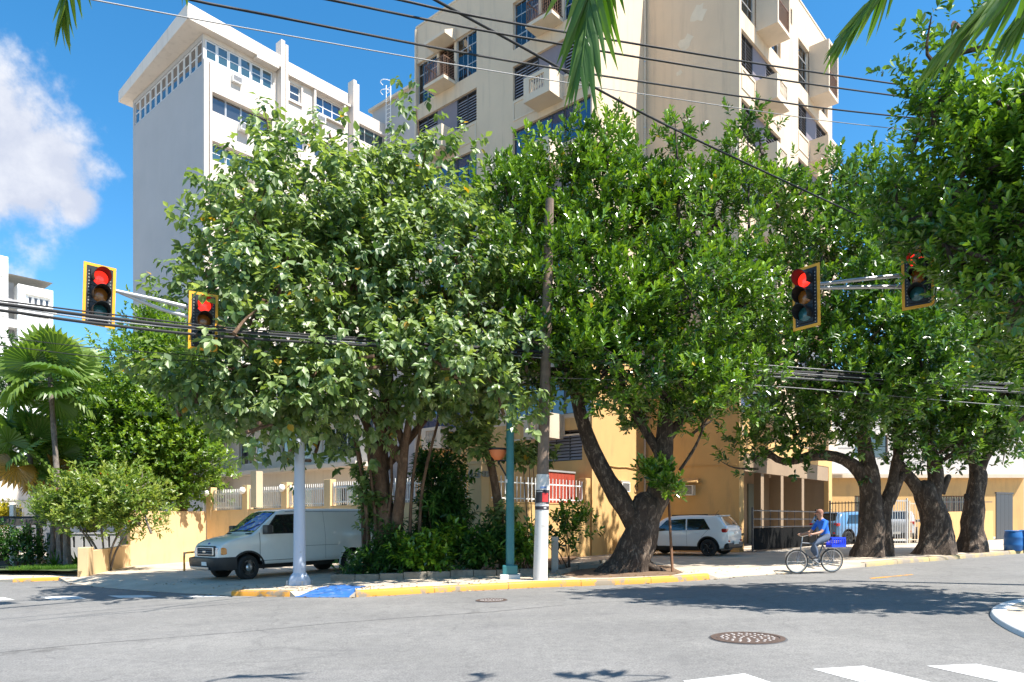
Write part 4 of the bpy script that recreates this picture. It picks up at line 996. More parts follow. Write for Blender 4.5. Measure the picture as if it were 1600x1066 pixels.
# ------------------------------------------------------------------ leaves
def leaves(name, parent, m, P, D, K, Ln, Wd, shoot, th0=1.35, th1=.35, droop=0.0, tint=None, seed=0, fold=.22, curl=.15, wide=.55):
    """K leaves along each shoot that starts at P and grows along D."""
    r = np.random.default_rng(seed)
    n = len(P)
    D = D / np.linalg.norm(D, axis=1, keepdims=True)
    a = np.cross(D, np.array([.13, .21, .97])); a /= np.linalg.norm(a, axis=1, keepdims=True) + 1e-9
    b = np.cross(D, a)
    k = np.arange(K)[None, :] + r.uniform(-.3, .3, (n, K))
    f = np.clip(k / max(1, K - 1), 0, 1)
    ph = k * 2.3999 + r.uniform(0, 6.28, (n, 1))
    th = th0 + (th1 - th0) * f + r.normal(0, .16, (n, K))
    base = P[:, None, :] + D[:, None, :] * (f * shoot)[..., None]
    rad = a[:, None, :] * np.cos(ph)[..., None] + b[:, None, :] * np.sin(ph)[..., None]
    ld = D[:, None, :] * np.cos(th)[..., None] + rad * np.sin(th)[..., None]
    ld[..., 2] -= droop * r.uniform(.5, 1.3, (n, K))
    ld /= np.linalg.norm(ld, axis=2, keepdims=True)
    up = D[:, None, :] * .8 + np.array([0, 0, .6 + droop]) + r.normal(0, .25, (n, K, 3))
    sd_ = np.cross(ld, up); sd_ /= np.linalg.norm(sd_, axis=2, keepdims=True) + 1e-9
    nr = np.cross(sd_, ld)
    sz = (Ln * r.uniform(.5, 1.2, (n, K)))[..., None]; wd = sz * (Wd / Ln) * .5
    v = np.empty((n, K, 6, 3))
    v[:, :, 0] = base
    v[:, :, 1] = base + ld * sz * .38 + sd_ * wd * .92 + nr * wd * fold
    v[:, :, 2] = base + ld * sz * (.38 + wide * .62) + sd_ * wd * .82 + nr * (wd * fold - sz * curl * .5)
    v[:, :, 3] = base + ld * sz - nr * sz * curl
    v[:, :, 4] = base + ld * sz * (.38 + wide * .62) - sd_ * wd * .82 + nr * (wd * fold - sz * curl * .5)
    v[:, :, 5] = base + ld * sz * .38 - sd_ * wd * .92 + nr * wd * fold
    N_ = n * K
    t = (np.zeros((n, 1)) if tint is None else tint[:, None]) + r.normal(0, .10, (n, K)) + (f - .5) * .48
    t = np.clip(t, 0.0, .955)
    t[r.uniform(size=t.shape) > .996] = .995
    return quads(name, parent, m, v.reshape(-1, 3), np.array([0, 1, 2, 3, 0, 3, 4, 5]), 6, N_, np.repeat(t.ravel(), 6))
def quads(name, parent, m, v, pat, per, N_, tint):
    idx = (np.arange(N_)[:, None] * per + pat[None, :]).ravel().astype(np.int32)
    nf = len(idx) // 4
    o = v.mean(axis=0) if parent is None else np.zeros(3)
    me = bpy.data.meshes.new(name)
    me.vertices.add(len(v)); me.vertices.foreach_set('co', (v - o).astype(np.float32).ravel())
    me.loops.add(len(idx)); me.loops.foreach_set('vertex_index', idx)
    me.polygons.add(nf); me.polygons.foreach_set('loop_start', np.arange(nf, dtype=np.int32) * 4)
    at_ = me.attributes.new('tint', 'FLOAT', 'POINT'); at_.data.foreach_set('value', tint.astype(np.float32))
    me.materials.append(m); me.update(calc_edges=True)
    me.polygons.foreach_set('use_smooth', np.zeros(nf, dtype=bool))
    return inst(name, me, parent, Matrix.Translation(Vector(o)) if parent is None else None)
def clumps(blobs, n, seed, per=7, spread=.42, shell=.5, upw=.75):
    """Shoot positions, directions and tints gathered in clumps inside ellipsoids (cx, cy, rx, ry photo px, depth, depth radius, weight)."""
    r = np.random.default_rng(seed)
    w = np.array([b[2] * b[3] * (b[6] if len(b) > 6 else 1) for b in blobs], float); w /= w.sum()
    P, D, T = [], [], []
    for b, wi in zip(blobs, w):
        m = max(1, int(n * wi / per)); d = b[4]
        u = r.normal(size=(m, 3)); u /= np.linalg.norm(u, axis=1, keepdims=True)
        rr = (shell + (1 - shell) * r.uniform(size=(m, 1)) ** .6) * r.choice([1, .55], size=(m, 1), p=[.8, .2])
        R3 = np.array([b[2] / F * d, b[5], b[3] / F * d]); c = np.array(at(b[0], b[1], d))
        cc = c + u * rr * R3 * (1 + r.normal(0, .06, (m, 1)))
        ct = r.normal(.42, .17, m)
        k = r.poisson(per, m) + 1
        ix = np.repeat(np.arange(m), k)
        p = cc[ix] + r.normal(0, spread, (len(ix), 3)) * np.array([1, 1, .8])
        out = (p - c) / R3; out /= np.linalg.norm(out, axis=1, keepdims=True) + 1e-6
        dd = out * .65 + np.array([0, 0, upw]) + r.normal(0, .38, (len(ix), 3))
        P.append(p); D.append(dd); T.append(ct[ix] + r.normal(0, .07, len(ix)))
    return np.concatenate(P), np.concatenate(D), np.concatenate(T), [np.array(at(b[0], b[1], b[4])) for b in blobs]
def gnarl(seed, amp=.12, freq=2.5):
    return lambda t, th, p: 1 + amp * mnoise.noise(Vector((p.x * 1.3 + math.cos(th) * freq * .6 + seed, p.y * 1.3 + math.sin(th) * freq * .6, p.z * 1.7))) * 1.6
def limb(mb, pts, r0, r1, n=10, seg=14, seed=0, amp=.12, flare=0):
    path = smooth_path(pts, seg); rr = [r0 + (r1 - r0) * (k / seg) ** .8 for k in range(seg + 1)]
    if flare:
        rr = [r * (1 + flare * math.exp(-5.5 * k / seg)) for k, r in enumerate(rr)]
    g = gnarl(seed, amp)
    rf = (lambda t, th, p: g(t, th, p) * (1 + .16 * math.exp(-4 * t) * math.cos(5 * th + seed) + .07 * math.cos(3 * th + seed * 2 + 3 * t))) if flare else g
    d = (path[-1] - path[-2]).normalized(); e = rr[-1]
    path += [path[-1] + d * e * .45, path[-1] + d * e * .8, path[-1] + d * e * .95]; rr += [e * .86, e * .55, e * .15]
    mb.tube(path, rr, n, rfun=rf)
def twigs(mb, centres, P, k, seed, r0=.05, start=None):
    r = random.Random(seed)
    for _ in range(k):
        p = P[r.randrange(len(P))]; c = min(centres, key=lambda q: np.linalg.norm(q - p))
        c = Vector(c) if start is None else Vector(start)
        a = c + Vector((r.uniform(-.5, .5), r.uniform(-.5, .5), r.uniform(-.6, .1)))
        q = Vector(p); mid = a.lerp(q, .5) + Vector((r.uniform(-.25, .25), r.uniform(-.25, .25), r.uniform(-.1, .3)))
        mb.tube(smooth_path([a, mid, q], 6), [r0 * (1 - .8 * i / 6) for i in range(7)], 5)

def tree(name, label, base, blobs, n, m, bk, limbs, K=9, Ln=.16, Wd=.07, shoot=.22, seed=1, group=None, per=7, spread=.42, shell=.5, upw=.75, th0=1.35, th1=.35, droop=0.0, ntw=60, wide=.55, cat='tree', fold=.22, curl=.15, toff=0.0):
    root = thing(name, label, cat, base, group)
    mb = MB()
    for k, l in enumerate(limbs): limb(mb, l[0], l[1], l[2], n=l[3] if len(l) > 3 else 10, seed=seed + k * 1.7, flare=l[4] if len(l) > 4 else 0, amp=.14)
    P, D, T, C = clumps(blobs, n, seed, per, spread, shell, upw)
    twigs(mb, C, P, ntw, seed)
    mb.build('trunk', bk, root, smooth=60)
    leaves('crown', root, m, P, D, K, Ln, Wd, shoot, th0, th1, droop, T + toff, seed, wide=wide, fold=fold, curl=curl)
    return root

# big light green tree at the corner (large soft hanging leaves)
b1 = Vector((-3.75, 20.9, gz(-3.75) + .15))
def nearer(px, py, d):
    if d < 17.2: return d
    return max(17.3, d - min(1, max(0, (720 - py) / 150)) * (.7 + 1.7 * min(1, max(0, (580 - px) / 230))))
def A1(px, py, d=20.6): return at(px, py, nearer(px, py, d))
T1B = [(480, 380, 165, 120, 21.2, 3.0), (640, 325, 112, 85, 21.5, 2.6), (540, 322, 140, 84, 21.6, 2.6), (410, 470, 105, 100, 18.8, 1.8), (560, 450, 180, 120, 20.6, 2.8), (700, 420, 105, 120, 20.6, 2.4), (345, 592, 72, 46, 16.8, .7, .8), (455, 600, 105, 85, 18.2, 1.5, .8), (560, 590, 120, 85, 19.6, 1.8), (690, 560, 110, 75, 19.6, 1.8), (760, 500, 70, 75, 20, 1.6), (480, 690, 70, 60, 19.8, 1.2, .45), (735, 610, 55, 45, 19.4, 1.0, .7), (655, 272, 52, 30, 21.5, 1.2, .7), (525, 272, 42, 28, 21.5, 1.2, .7), (375, 370, 66, 58, 20.0, 1.5, .8), (335, 430, 40, 50, 17.9, .8, .7), (530, 730, 40, 40, 20.3, .7, .35),
       (415, 195, 14, 26, 21.4, .4, 1.2), (430, 240, 14, 26, 21.4, .4, 1.2), (505, 222, 14, 20, 21.4, .4, 1.2), (430, 610, 80, 60, 17.9, .8, .45), (455, 670, 55, 45, 18.2, .6, .4), (560, 540, 110, 45, 16.9, .7, .4), (690, 560, 80, 50, 17.9, .7, .4), (650, 190, 14, 26, 21.6, .4, 1.2), (700, 235, 30, 24, 21.6, .6, 1.0), (390, 655, 46, 28, 16.4, .7, .5), (285, 608, 42, 28, 16.6, .6, .7), (352, 500, 14, 14, 15.2, .25, .8), (820, 560, 30, 40, 19.8, .8, .5), (798, 620, 34, 34, 18.4, .4, 1.0)]
T1B = [(b[0], b[1], b[2], b[3], nearer(b[0], b[1], b[4])) + tuple(b[5:]) for b in T1B]
l1 = []
f0 = A1(612, 800, 20.9)
l1.append(([b1 + Vector((-.1, 0, -.2)), A1(605, 850, 20.9), A1(598, 780, 21.0), A1(590, 700, 21.2)], .36, .26, 12, .7))
l1.append(([b1 + Vector((.2, -.1, -.2)), A1(618, 830, 20.7), A1(628, 745, 20.5), A1(632, 690, 20.5)], .20, .14, 10, .4))
l1.append(([A1(628, 720, 20.5), A1(590, 660, 20.4), A1(555, 590, 20.3), A1(520, 520, 20.4), A1(480, 420, 20.8)], .15, .06))
l1.append(([A1(632, 700, 20.5), A1(642, 640, 20.4), A1(655, 560, 20.5), A1(690, 430, 20.8)], .12, .05))
l1.append(([A1(632, 700, 20.5), A1(615, 640, 20.8), A1(610, 540, 21), A1(620, 400, 21.3), A1(600, 300, 21.5)], .11, .04))
l1.append(([A1(590, 720, 21.2), A1(560, 640, 21.4), A1(470, 560, 21.2), A1(400, 480, 21)], .15, .05))
l1.append(([A1(545, 570, 20.3), A1(470, 560, 18.8), A1(400, 570, 17), A1(340, 580, 15.9)], .08, .025)); l1.append(([A1(480, 480, 20.2), A1(420, 470, 18.8), A1(345, 470, 17)], .07, .02))
l1.append(([A1(590, 720, 21.2), A1(600, 600, 21.8), A1(560, 450, 21.8), A1(540, 300, 21.7), A1(515, 210, 21.5)], .2, .03))
l1.append(([A1(595, 740, 21.2), A1(660, 660, 21.6), A1(700, 600, 21.4), A1(760, 520, 20.6)], .14, .05))
l1.append(([b1 + Vector((-.45, .1, -.2)), A1(570, 840, 21), A1(565, 740, 21), A1(540, 640, 20.8), A1(470, 560, 20.5)], .13, .04))
l1.append(([A1(430, 420, 21.2), A1(440, 300, 21.4), A1(425, 230, 21.4), A1(413, 170, 21.4)], .05, .012)); l1.append(([A1(640, 330, 21.4), A1(655, 240, 21.6), A1(650, 170, 21.6)], .05, .012))
for k, (x0, x1, x2, y2) in enumerate(((588, 580, 566, 640), (640, 645, 660, 650), (575, 566, 548, 660), (655, 662, 690, 640), (602, 612, 605, 620))):
    l1.append(([b1 + Vector(((x0 - 600) / 54, -.15, -.2)), A1(x0, 840, 20.7), A1(x1, 750, 20.6), A1(x2, y2, 20.6), A1(x2 + (x2 - x1), y2 - 90, 20.6)], .065, .028, 8))
tree('broadleaf_tree', 'light green spreading tree with soft hanging leaves and several thin brown stems beside the van', b1, T1B, 4300, M_LF1, M_BARK1, l1, K=9, Ln=.235, Wd=.165, shoot=.30, seed=11, per=8, spread=.40, th0=1.5, th1=.8, droop=.75, upw=.45, wide=.35, ntw=110, fold=.12, curl=.22)

# centre tree: gnarled leaning trunk, glossy upright rosettes
b2 = Vector((3.44, 20.9, gz(3.44) + .12))
def A2(px, py, d=20.8): return at(px, py, d)
T2B = [(860, 330, 90, 95, 21.5, 2.4), (960, 330, 120, 85, 21.2, 2.6), (1090, 350, 110, 90, 21.6, 2.4), (820, 450, 80, 110, 20.3, 2.2), (930, 460, 125, 110, 19.4, 2.4), (1060, 470, 120, 110, 19.8, 2.4), (1160, 480, 70, 110, 21, 2.2), (860, 570, 70, 70, 19.3, 1.6), (960, 575, 110, 65, 18.9, 1.8), (1070, 590, 100, 60, 19.6, 1.8), (1150, 600, 55, 50, 20.6, 1.6), (800, 330, 55, 80, 22, 1.6), (1000, 645, 90, 28, 20.2, 1.4, .6), (1105, 660, 60, 30, 20.6, 1.2, .8),
       (942, 225, 20, 48, 21.3, .5, 1.1), (985, 265, 28, 40, 21.3, .6, 1), (900, 245, 40, 34, 21.3, .7, 1), (1055, 245, 28, 52, 21.5, .6, 1), (1085, 280, 40, 26, 21.5, .6, 1), (1165, 220, 16, 40, 21.8, .5, 1.2), (1150, 270, 40, 34, 21.8, .8, 1), (1195, 300, 40, 50, 22, .8, .9), (845, 240, 28, 26, 21.5, .6, 1), (775, 290, 30, 40, 22, .6, .8), (1010, 300, 50, 40, 21, 1, .8), (1240, 290, 18, 44, 22.3, .5, .9)]
l2 = [([b2 + Vector((-.15, 0, -.25)), A2(990, 866), A2(1004, 828), A2(1012, 790)], .52, .43, 22, .75),
      ([A2(1000, 832), A2(975, 790), A2(940, 735), A2(918, 680), A2(905, 640), A2(890, 560), A2(860, 460)], .33, .14, 14),
      ([A2(1012, 808), A2(1030, 765), A2(1037, 710), A2(1040, 660), A2(1050, 560), A2(1070, 450)], .40, .15, 14),
      ([A2(1038, 690), A2(1070, 650), A2(1110, 590), A2(1160, 500)], .17, .07), ([A2(1036, 720), A2(990, 640), A2(960, 560), A2(950, 420)], .16, .06), ([A2(905, 640), A2(940, 560), A2(960, 420), A2(945, 200)], .12, .03), ([A2(1050, 560), A2(1055, 420), A2(1060, 300), A2(1055, 190)], .13, .02), ([A2(1160, 500), A2(1170, 380), A2(1168, 180, 21.8)], .07, .02), ([A2(1062, 735), A2(1085, 700), A2(1104, 655), A2(1122, 600)], .055, .02)]
for k in range(7):
    th = k * .9 + .3; e = b2 + Vector((math.cos(th) * rng.uniform(.9, 1.5), math.sin(th) * rng.uniform(.5, .9), -.08))
    l2.append(([b2 + Vector((math.cos(th) * .3, math.sin(th) * .3, .35)), b2 + Vector((math.cos(th) * .75, math.sin(th) * .6, .12)), e], .16, .05, 8))
tree('gnarled_tree', 'dark glossy tree with a thick forked leaning trunk by the yellow kerb', b2, T2B, 4900, M_LF2, M_BARK2, l2, K=14, Ln=.195, Wd=.083, shoot=.34, seed=23, per=8, spread=.27, upw=.95, th0=1.25, th1=.25, ntw=120, wide=.72)
spP, spD, spT, _ = clumps([(1030, 745, 30, 42, 20.0, .35), (1050, 770, 26, 28, 20.0, .3)], 75, 5, per=8, spread=.16)
leaves('trunk_sprout_leaves', [o for o in COL.objects if o.name == 'gnarled_tree'][0], M_LF2, spP, spD, 12, .2, .085, .25, tint=spT + .12, seed=4, wide=.72)

# row of three thick trunks on the right
def row_tree(label, base, blobs, limbs, n, seed, toff=0.0):
    return tree('street_tree', label, base, blobs, int(n * 1.08), M_LF3, M_BARK2, limbs, K=12, Ln=.215, Wd=.10, shoot=.30, seed=seed, per=8, spread=.42, upw=.85, th0=1.3, th1=.3, ntw=80, wide=.72, group='thick trunked trees in the right hand row')
def A3(px, py, d=25.2): return at(px, py, d)
b3 = A3(1362, 868); b3.z = gz(b3.x) + .1
row_tree('dark tree whose long limb arches left over the carport', b3,
         [(1230, 560, 80, 110, 23.4, 2.6), (1290, 420, 90, 90, 23.6, 2.8), (1370, 540, 110, 110, 22.8, 2.8), (1330, 610, 70, 50, 22.0, 1.8), (1420, 560, 60, 60, 22.2, 1.8), (1230, 670, 60, 40, 24.6, 1.5, .8), (1300, 660, 60, 40, 24.4, 1.5, .7), (1260, 340, 60, 60, 25, 2), (1380, 400, 80, 80, 24.6, 2.4), (1190, 700, 30, 26, 24.8, .9, .7), (1330, 300, 60, 50, 25.2, 1.8), (1185, 720, 30, 20, 24.4, .7, .8), (1330, 690, 40, 22, 23.6, .9, .8)],
         [([b3 + Vector((-.1, 0, -.2)), A3(1362, 810), A3(1360, 760), A3(1356, 730)], .43, .30, 18, .6), ([A3(1360, 770), A3(1345, 738), A3(1310, 715), A3(1270, 712), A3(1225, 722), A3(1190, 700)], .30, .10, 12), ([A3(1357, 740), A3(1350, 690), A3(1340, 620), A3(1320, 480)], .30, .1, 12), ([b3 + Vector((.5, .1, -.2)), A3(1380, 810), A3(1392, 770), A3(1398, 735), A3(1410, 660), A3(1400, 500)], .28, .11, 14, .4), ([A3(1388, 785), A3(1404, 752), A3(1412, 742)], .22, .12, 10)], 3000, 31)
b4 = A3(1462, 866, 25.8); b4.z = gz(b4.x) + .1
row_tree('dark tree whose trunk splits in a wide V', b4,
         [(1440, 600, 90, 90, 24.8, 2.4), (1500, 520, 90, 110, 25, 2.8), (1460, 420, 100, 90, 25, 2.6), (1530, 640, 70, 60, 25.2, 2.0), (1470, 690, 60, 36, 25.2, 1.4, .7), (1420, 320, 70, 70, 25.5, 2), (1425, 700, 40, 20, 24.4, .9, .8), (1490, 712, 40, 16, 24.6, .9, .8)],
         [([b4 + Vector((0, 0, -.2)), A3(1464, 820, 25.8), A3(1452, 785, 25.8), A3(1446, 765, 25.8)], .50, .36, 18, .7), ([A3(1450, 785, 25.8), A3(1428, 755, 25.8), A3(1408, 730, 25.8), A3(1402, 700, 25.8), A3(1400, 560, 25.8)], .27, .12, 12), ([A3(1452, 785, 25.8), A3(1462, 750, 25.8), A3(1458, 715, 25.8), A3(1450, 680, 25.8), A3(1470, 540, 25.8)], .34, .13, 12), ([A3(1470, 770, 25.8), A3(1482, 745, 25.8)], .17, .10, 10)], 2000, 37)
b5 = A3(1518, 863, 26.6); b5.z = gz(b5.x) + .1
row_tree('dark tree with a single straight trunk at the end of the row', b5,
         [(1550, 660, 50, 50, 26.2, 2.0), (1510, 690, 45, 36, 26, 1.6), (1580, 600, 60, 80, 26.4, 2.4), (1600, 500, 80, 100, 27, 2.6)],
         [([b5 + Vector((0, 0, -.2)), A3(1520, 820, 26.6), A3(1524, 775, 26.6), A3(1528, 740, 26.6)], .38, .27, 18, .8), ([A3(1527, 745, 26.6), A3(1540, 715, 26.6), A3(1560, 680, 26.6), A3(1575, 600, 26.6)], .2, .1), ([A3(1526, 750, 26.6), A3(1518, 700, 26.6), A3(1515, 640, 26.6)], .22, .1), ([A3(1518, 790, 26.6), A3(1510, 775, 26.6)], .16, .1)], 1400, 41)

# near tree on the corner island, overhanging from the right
b6 = Vector((11.6, 12.0, gz(11.6) + .1))
T6B = [(1500, 290, 100, 85, 12.8, 1.6), (1560, 200, 90, 80, 12.6, 1.6), (1590, 350, 110, 130, 12.2, 1.8), (1490, 370, 60, 36, 12.4, .9), (1520, 130, 65, 50, 12.8, 1.1), (1595, 470, 60, 70, 12.0, 1.1), (1600, 570, 40, 36, 12.0, .7, .7), (1420, 290, 50, 45, 13.0, .8, .8), (1425, 355, 30, 36, 12.9, .5, .8), (1720, 300, 130, 200, 12.2, 2.4, .8), (1830, 420, 140, 200, 12.2, 2.6, .7), (1660, 160, 100, 90, 12.4, 1.8, .8), (1440, 210, 36, 26, 13.0, .5, .9), (1480, 80, 40, 26, 12.8, .6, .8), (1660, 640, 60, 40, 12.2, .8, .5), (1555, 430, 45, 55, 12.3, .8, .9)]
def A6(px, py, d=12.4): return at(px, py, d)
tree('overhanging_tree', 'near dark tree reaching in over the traffic signals from the corner island', b6, T6B, 3200, M_LF3, M_BARK2,
     [([b6 + Vector((0, 0, -.2)), b6 + Vector((-.1, 0, 1.5)), b6 + Vector((-.4, .2, 3.2))], .45, .34, 14, .5), ([b6 + Vector((-.4, .2, 3.0)), A6(1700, 460), A6(1620, 380), A6(1540, 320), A6(1470, 290)], .22, .05), ([b6 + Vector((-.4, .2, 3.0)), A6(1720, 360), A6(1640, 220), A6(1560, 160)], .2, .04), ([b6 + Vector((-.3, .2, 2.8)), A6(1740, 560), A6(1640, 520), A6(1580, 500)], .14, .03)],
     K=10, Ln=.165, Wd=.085, shoot=.24, seed=53, toff=.10, per=8, spread=.26, upw=1.0, th0=1.4, th1=.45, ntw=90, wide=.66)

# left group
b7 = at(290, 868, 36); b7.z = gz(b7.x)
tree('round_tree', 'dense yellow green round tree above the plain peach wall', b7, [(250, 620, 105, 95, 33, 3.0), (200, 700, 85, 80, 31.5, 2.4), (290, 720, 60, 70, 33, 2.4), (280, 540, 70, 50, 34, 2.4), (165, 665, 40, 45, 32, 1.8), (230, 760, 70, 40, 33, 1.6), (240, 510, 40, 26, 34, 1.4)], 5200, M_LF4, M_BARK1,
     [([b7, at(285, 800, 35), at(270, 700, 33.5)], .3, .2, 10, .4), ([at(275, 740, 33), at(220, 660, 33), at(180, 630, 32)], .16, .05), ([at(272, 720, 33), at(300, 640, 33), at(280, 550, 33.5)], .16, .05)], K=10, Ln=.21, Wd=.11, shoot=.3, seed=61, per=8, spread=.42, upw=.7, ntw=50)
b7b = at(140, 868, 37); b7b.z = gz(b7b.x)
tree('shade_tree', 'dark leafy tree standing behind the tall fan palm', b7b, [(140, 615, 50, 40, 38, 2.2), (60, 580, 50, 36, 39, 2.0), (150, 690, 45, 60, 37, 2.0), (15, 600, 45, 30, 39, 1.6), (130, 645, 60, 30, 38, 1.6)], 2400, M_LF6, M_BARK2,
     [([b7b, at(140, 760, 37), at(135, 660, 37)], .3, .2, 10, .4), ([at(135, 690, 37), at(110, 660, 37), at(60, 600, 38)], .18, .06), ([at(136, 670, 37), at(150, 610, 37.5)], .15, .05)], K=10, Ln=.2, Wd=.1, shoot=.3, seed=63, per=8, spread=.42, ntw=40)
b8 = at(165, 864, 26.6); b8.z = gz(b8.x) + .3
bl = []
for k in range(9):
    th = k * .7; bl.append(([b8 + Vector((math.cos(th) * .15, math.sin(th) * .1, -.2)), b8 + Vector((math.cos(th) * .45, math.sin(th) * .3, .7)), b8 + Vector((math.cos(th) * 1.1, math.sin(th) * .8, 1.6 + .3 * math.sin(k * 3)))], .05, .02, 7))
tree('flowering_bush', 'loose light green bush with reddish tips growing out of the planter wall', b8, [(150, 790, 60, 36, 26.4, 1.3), (200, 775, 50, 34, 26.6, 1.2), (115, 800, 40, 28, 26.2, 1.0), (165, 755, 45, 22, 26.6, 1.0), (225, 815, 28, 16, 26.2, .6, .5), (105, 770, 24, 22, 26.4, .7, .6)], 1100, M_LF5, M_BARK3, bl, K=9, Ln=.20, Wd=.085, shoot=.28, seed=67, toff=.15, per=6, spread=.3, ntw=60, cat='bush')
# ------------------------------------------------------------------ palms
def set_tint(me, fn):
    at_ = me.attributes.new('tint', 'FLOAT', 'POINT')
    at_.data.foreach_set('value', [fn(v.co) for v in me.vertices])
def fan_mesh(seed, Rr=1.0, tint=.5):
    r = random.Random(seed); mb = MB(); n = 24; a0, a1 = R(-140), R(140)
    for i in range(n):
        t0, t1 = a0 + (a1 - a0) * i / n, a0 + (a1 - a0) * (i + 1) / n; tm = (t0 + t1) / 2
        rl = Rr * (1.0 - .22 * abs(tm / a1) ** 2) * r.uniform(.96, 1.04)
        def P(t, q, z): return (math.sin(t) * q, math.cos(t) * q, z - .18 * q * q / Rr)
        ri = rl * .74
        mb.add([(0, 0, .0), P(t0, ri, -.015), P(tm, ri, .05), P(t1, ri, -.015)], [(0, 3, 2), (0, 2, 1)])
        mb.add([P(t0, ri, -.015), P(tm, ri, .05), P(tm, rl, -.04 - r.uniform(0, .12)), P(tm - .02, rl * .86, -.02)], [(0, 1, 2)])
        mb.add([P(tm, ri, .05), P(t1, ri, -.015), P(tm, rl, -.04 - r.uniform(0, .12))], [(0, 1, 2)])
    me = mb.mesh('palm_leaf', M_FAN)
    set_tint(me, lambda c: min(.95, max(0, tint + .18 * (c.length / Rr) + r.uniform(-.06, .06)))); return me
FANS = [fan_mesh(k, 1.0, (.35, .5, .62)[k % 3]) for k in range(6)]
DRYFAN = fan_mesh(20, 1.0, .0); 
for a in DRYFAN.attributes:
    if a.name == 'tint': a.data.foreach_set('value', [.99] * len(DRYFAN.vertices))
def fan_palm(label, base, top, n, size, seed, lean=(0, 0), dry=3, group='fan palms in the left garden'):
    r = random.Random(seed)
    root = thing('fan_palm', label, 'palm tree', base, group)
    mb = MB(); path = smooth_path([base - Vector((0, 0, .2)), base.lerp(top, .4) + Vector((lean[0], lean[1], 0)), top], 22)
    mb.tube(path, [.13 * (1.3 if k < 2 else 1) * (1 - .015 * k) for k in range(23)], 10, rfun=lambda t, th, p: 1 + .07 * math.sin(p.z * 34))
    mb.build('trunk', M_BARK3, root, smooth=50)
    for k in range(n):
        az = k * 2.399 + r.uniform(-.3, .3); f = k / n
        el = R(84 - 118 * f + r.uniform(-8, 8))
        d = Vector((math.cos(az) * math.cos(el), math.sin(az) * math.cos(el), math.sin(el)))
        ln = size * r.uniform(.85, 1.15) * .8
        a = top + Vector((0, 0, -.25 * f)); hub = a + d * ln + Vector((0, 0, -.12 * math.cos(el) * ln))
        pt = MB(); pt.tube(smooth_path([a, a.lerp(hub, .5) + Vector((0, 0, .06)), hub], 5), [.022, .02, .018, .015, .012, .01], 5)
        dr = k >= n - dry
        dl = (d + Vector((0, 0, .10 - .85 * f))).normalized()
        x = dl.cross(Vector((0, 0, 1))).normalized(); z = x.cross(dl)
        Mx = Matrix((( x.x, dl.x, z.x, hub.x), (x.y, dl.y, z.y, hub.y), (x.z, dl.z, z.z, hub.z), (0, 0, 0, 1))) @ Matrix.Rotation(r.uniform(-.9, .9), 4, 'Y') @ Matrix.Rotation(r.uniform(-.15, .55), 4, 'X') @ Matrix.Scale(size * r.uniform(.85, 1.1), 4)
        lf = inst('palm_leaf', DRYFAN if dr else FANS[r.randrange(6)], root, Mx)
        pm = pt.mesh('leaf_stalk', M_PALM); set_tint(pm, lambda c: .6)
        inst('leaf_stalk', pm, lf, Matrix.Identity(4))
pb = at(92, 868, 27.5); pb.z = gz(pb.x)
fan_palm('tall fan palm with a bright crown against the far white tower', pb, at(78, 590, 27.5), 22, 1.2, 3, (.1, 0), 0)
pb = at(62, 866, 28.5); pb.z = gz(pb.x)
fan_palm('lower fan palm with dark drooping leaves below the tall crown', pb, at(45, 705, 28.3), 17, 1.1, 8, (.15, 0), 2)
pb = at(84, 866, 29.5); pb.z = gz(pb.x)
fan_palm('slim fan palm with a small dark crown beside the round tree', pb, at(92, 725, 29.2), 13, .95, 14, (-.1, 0), 2)

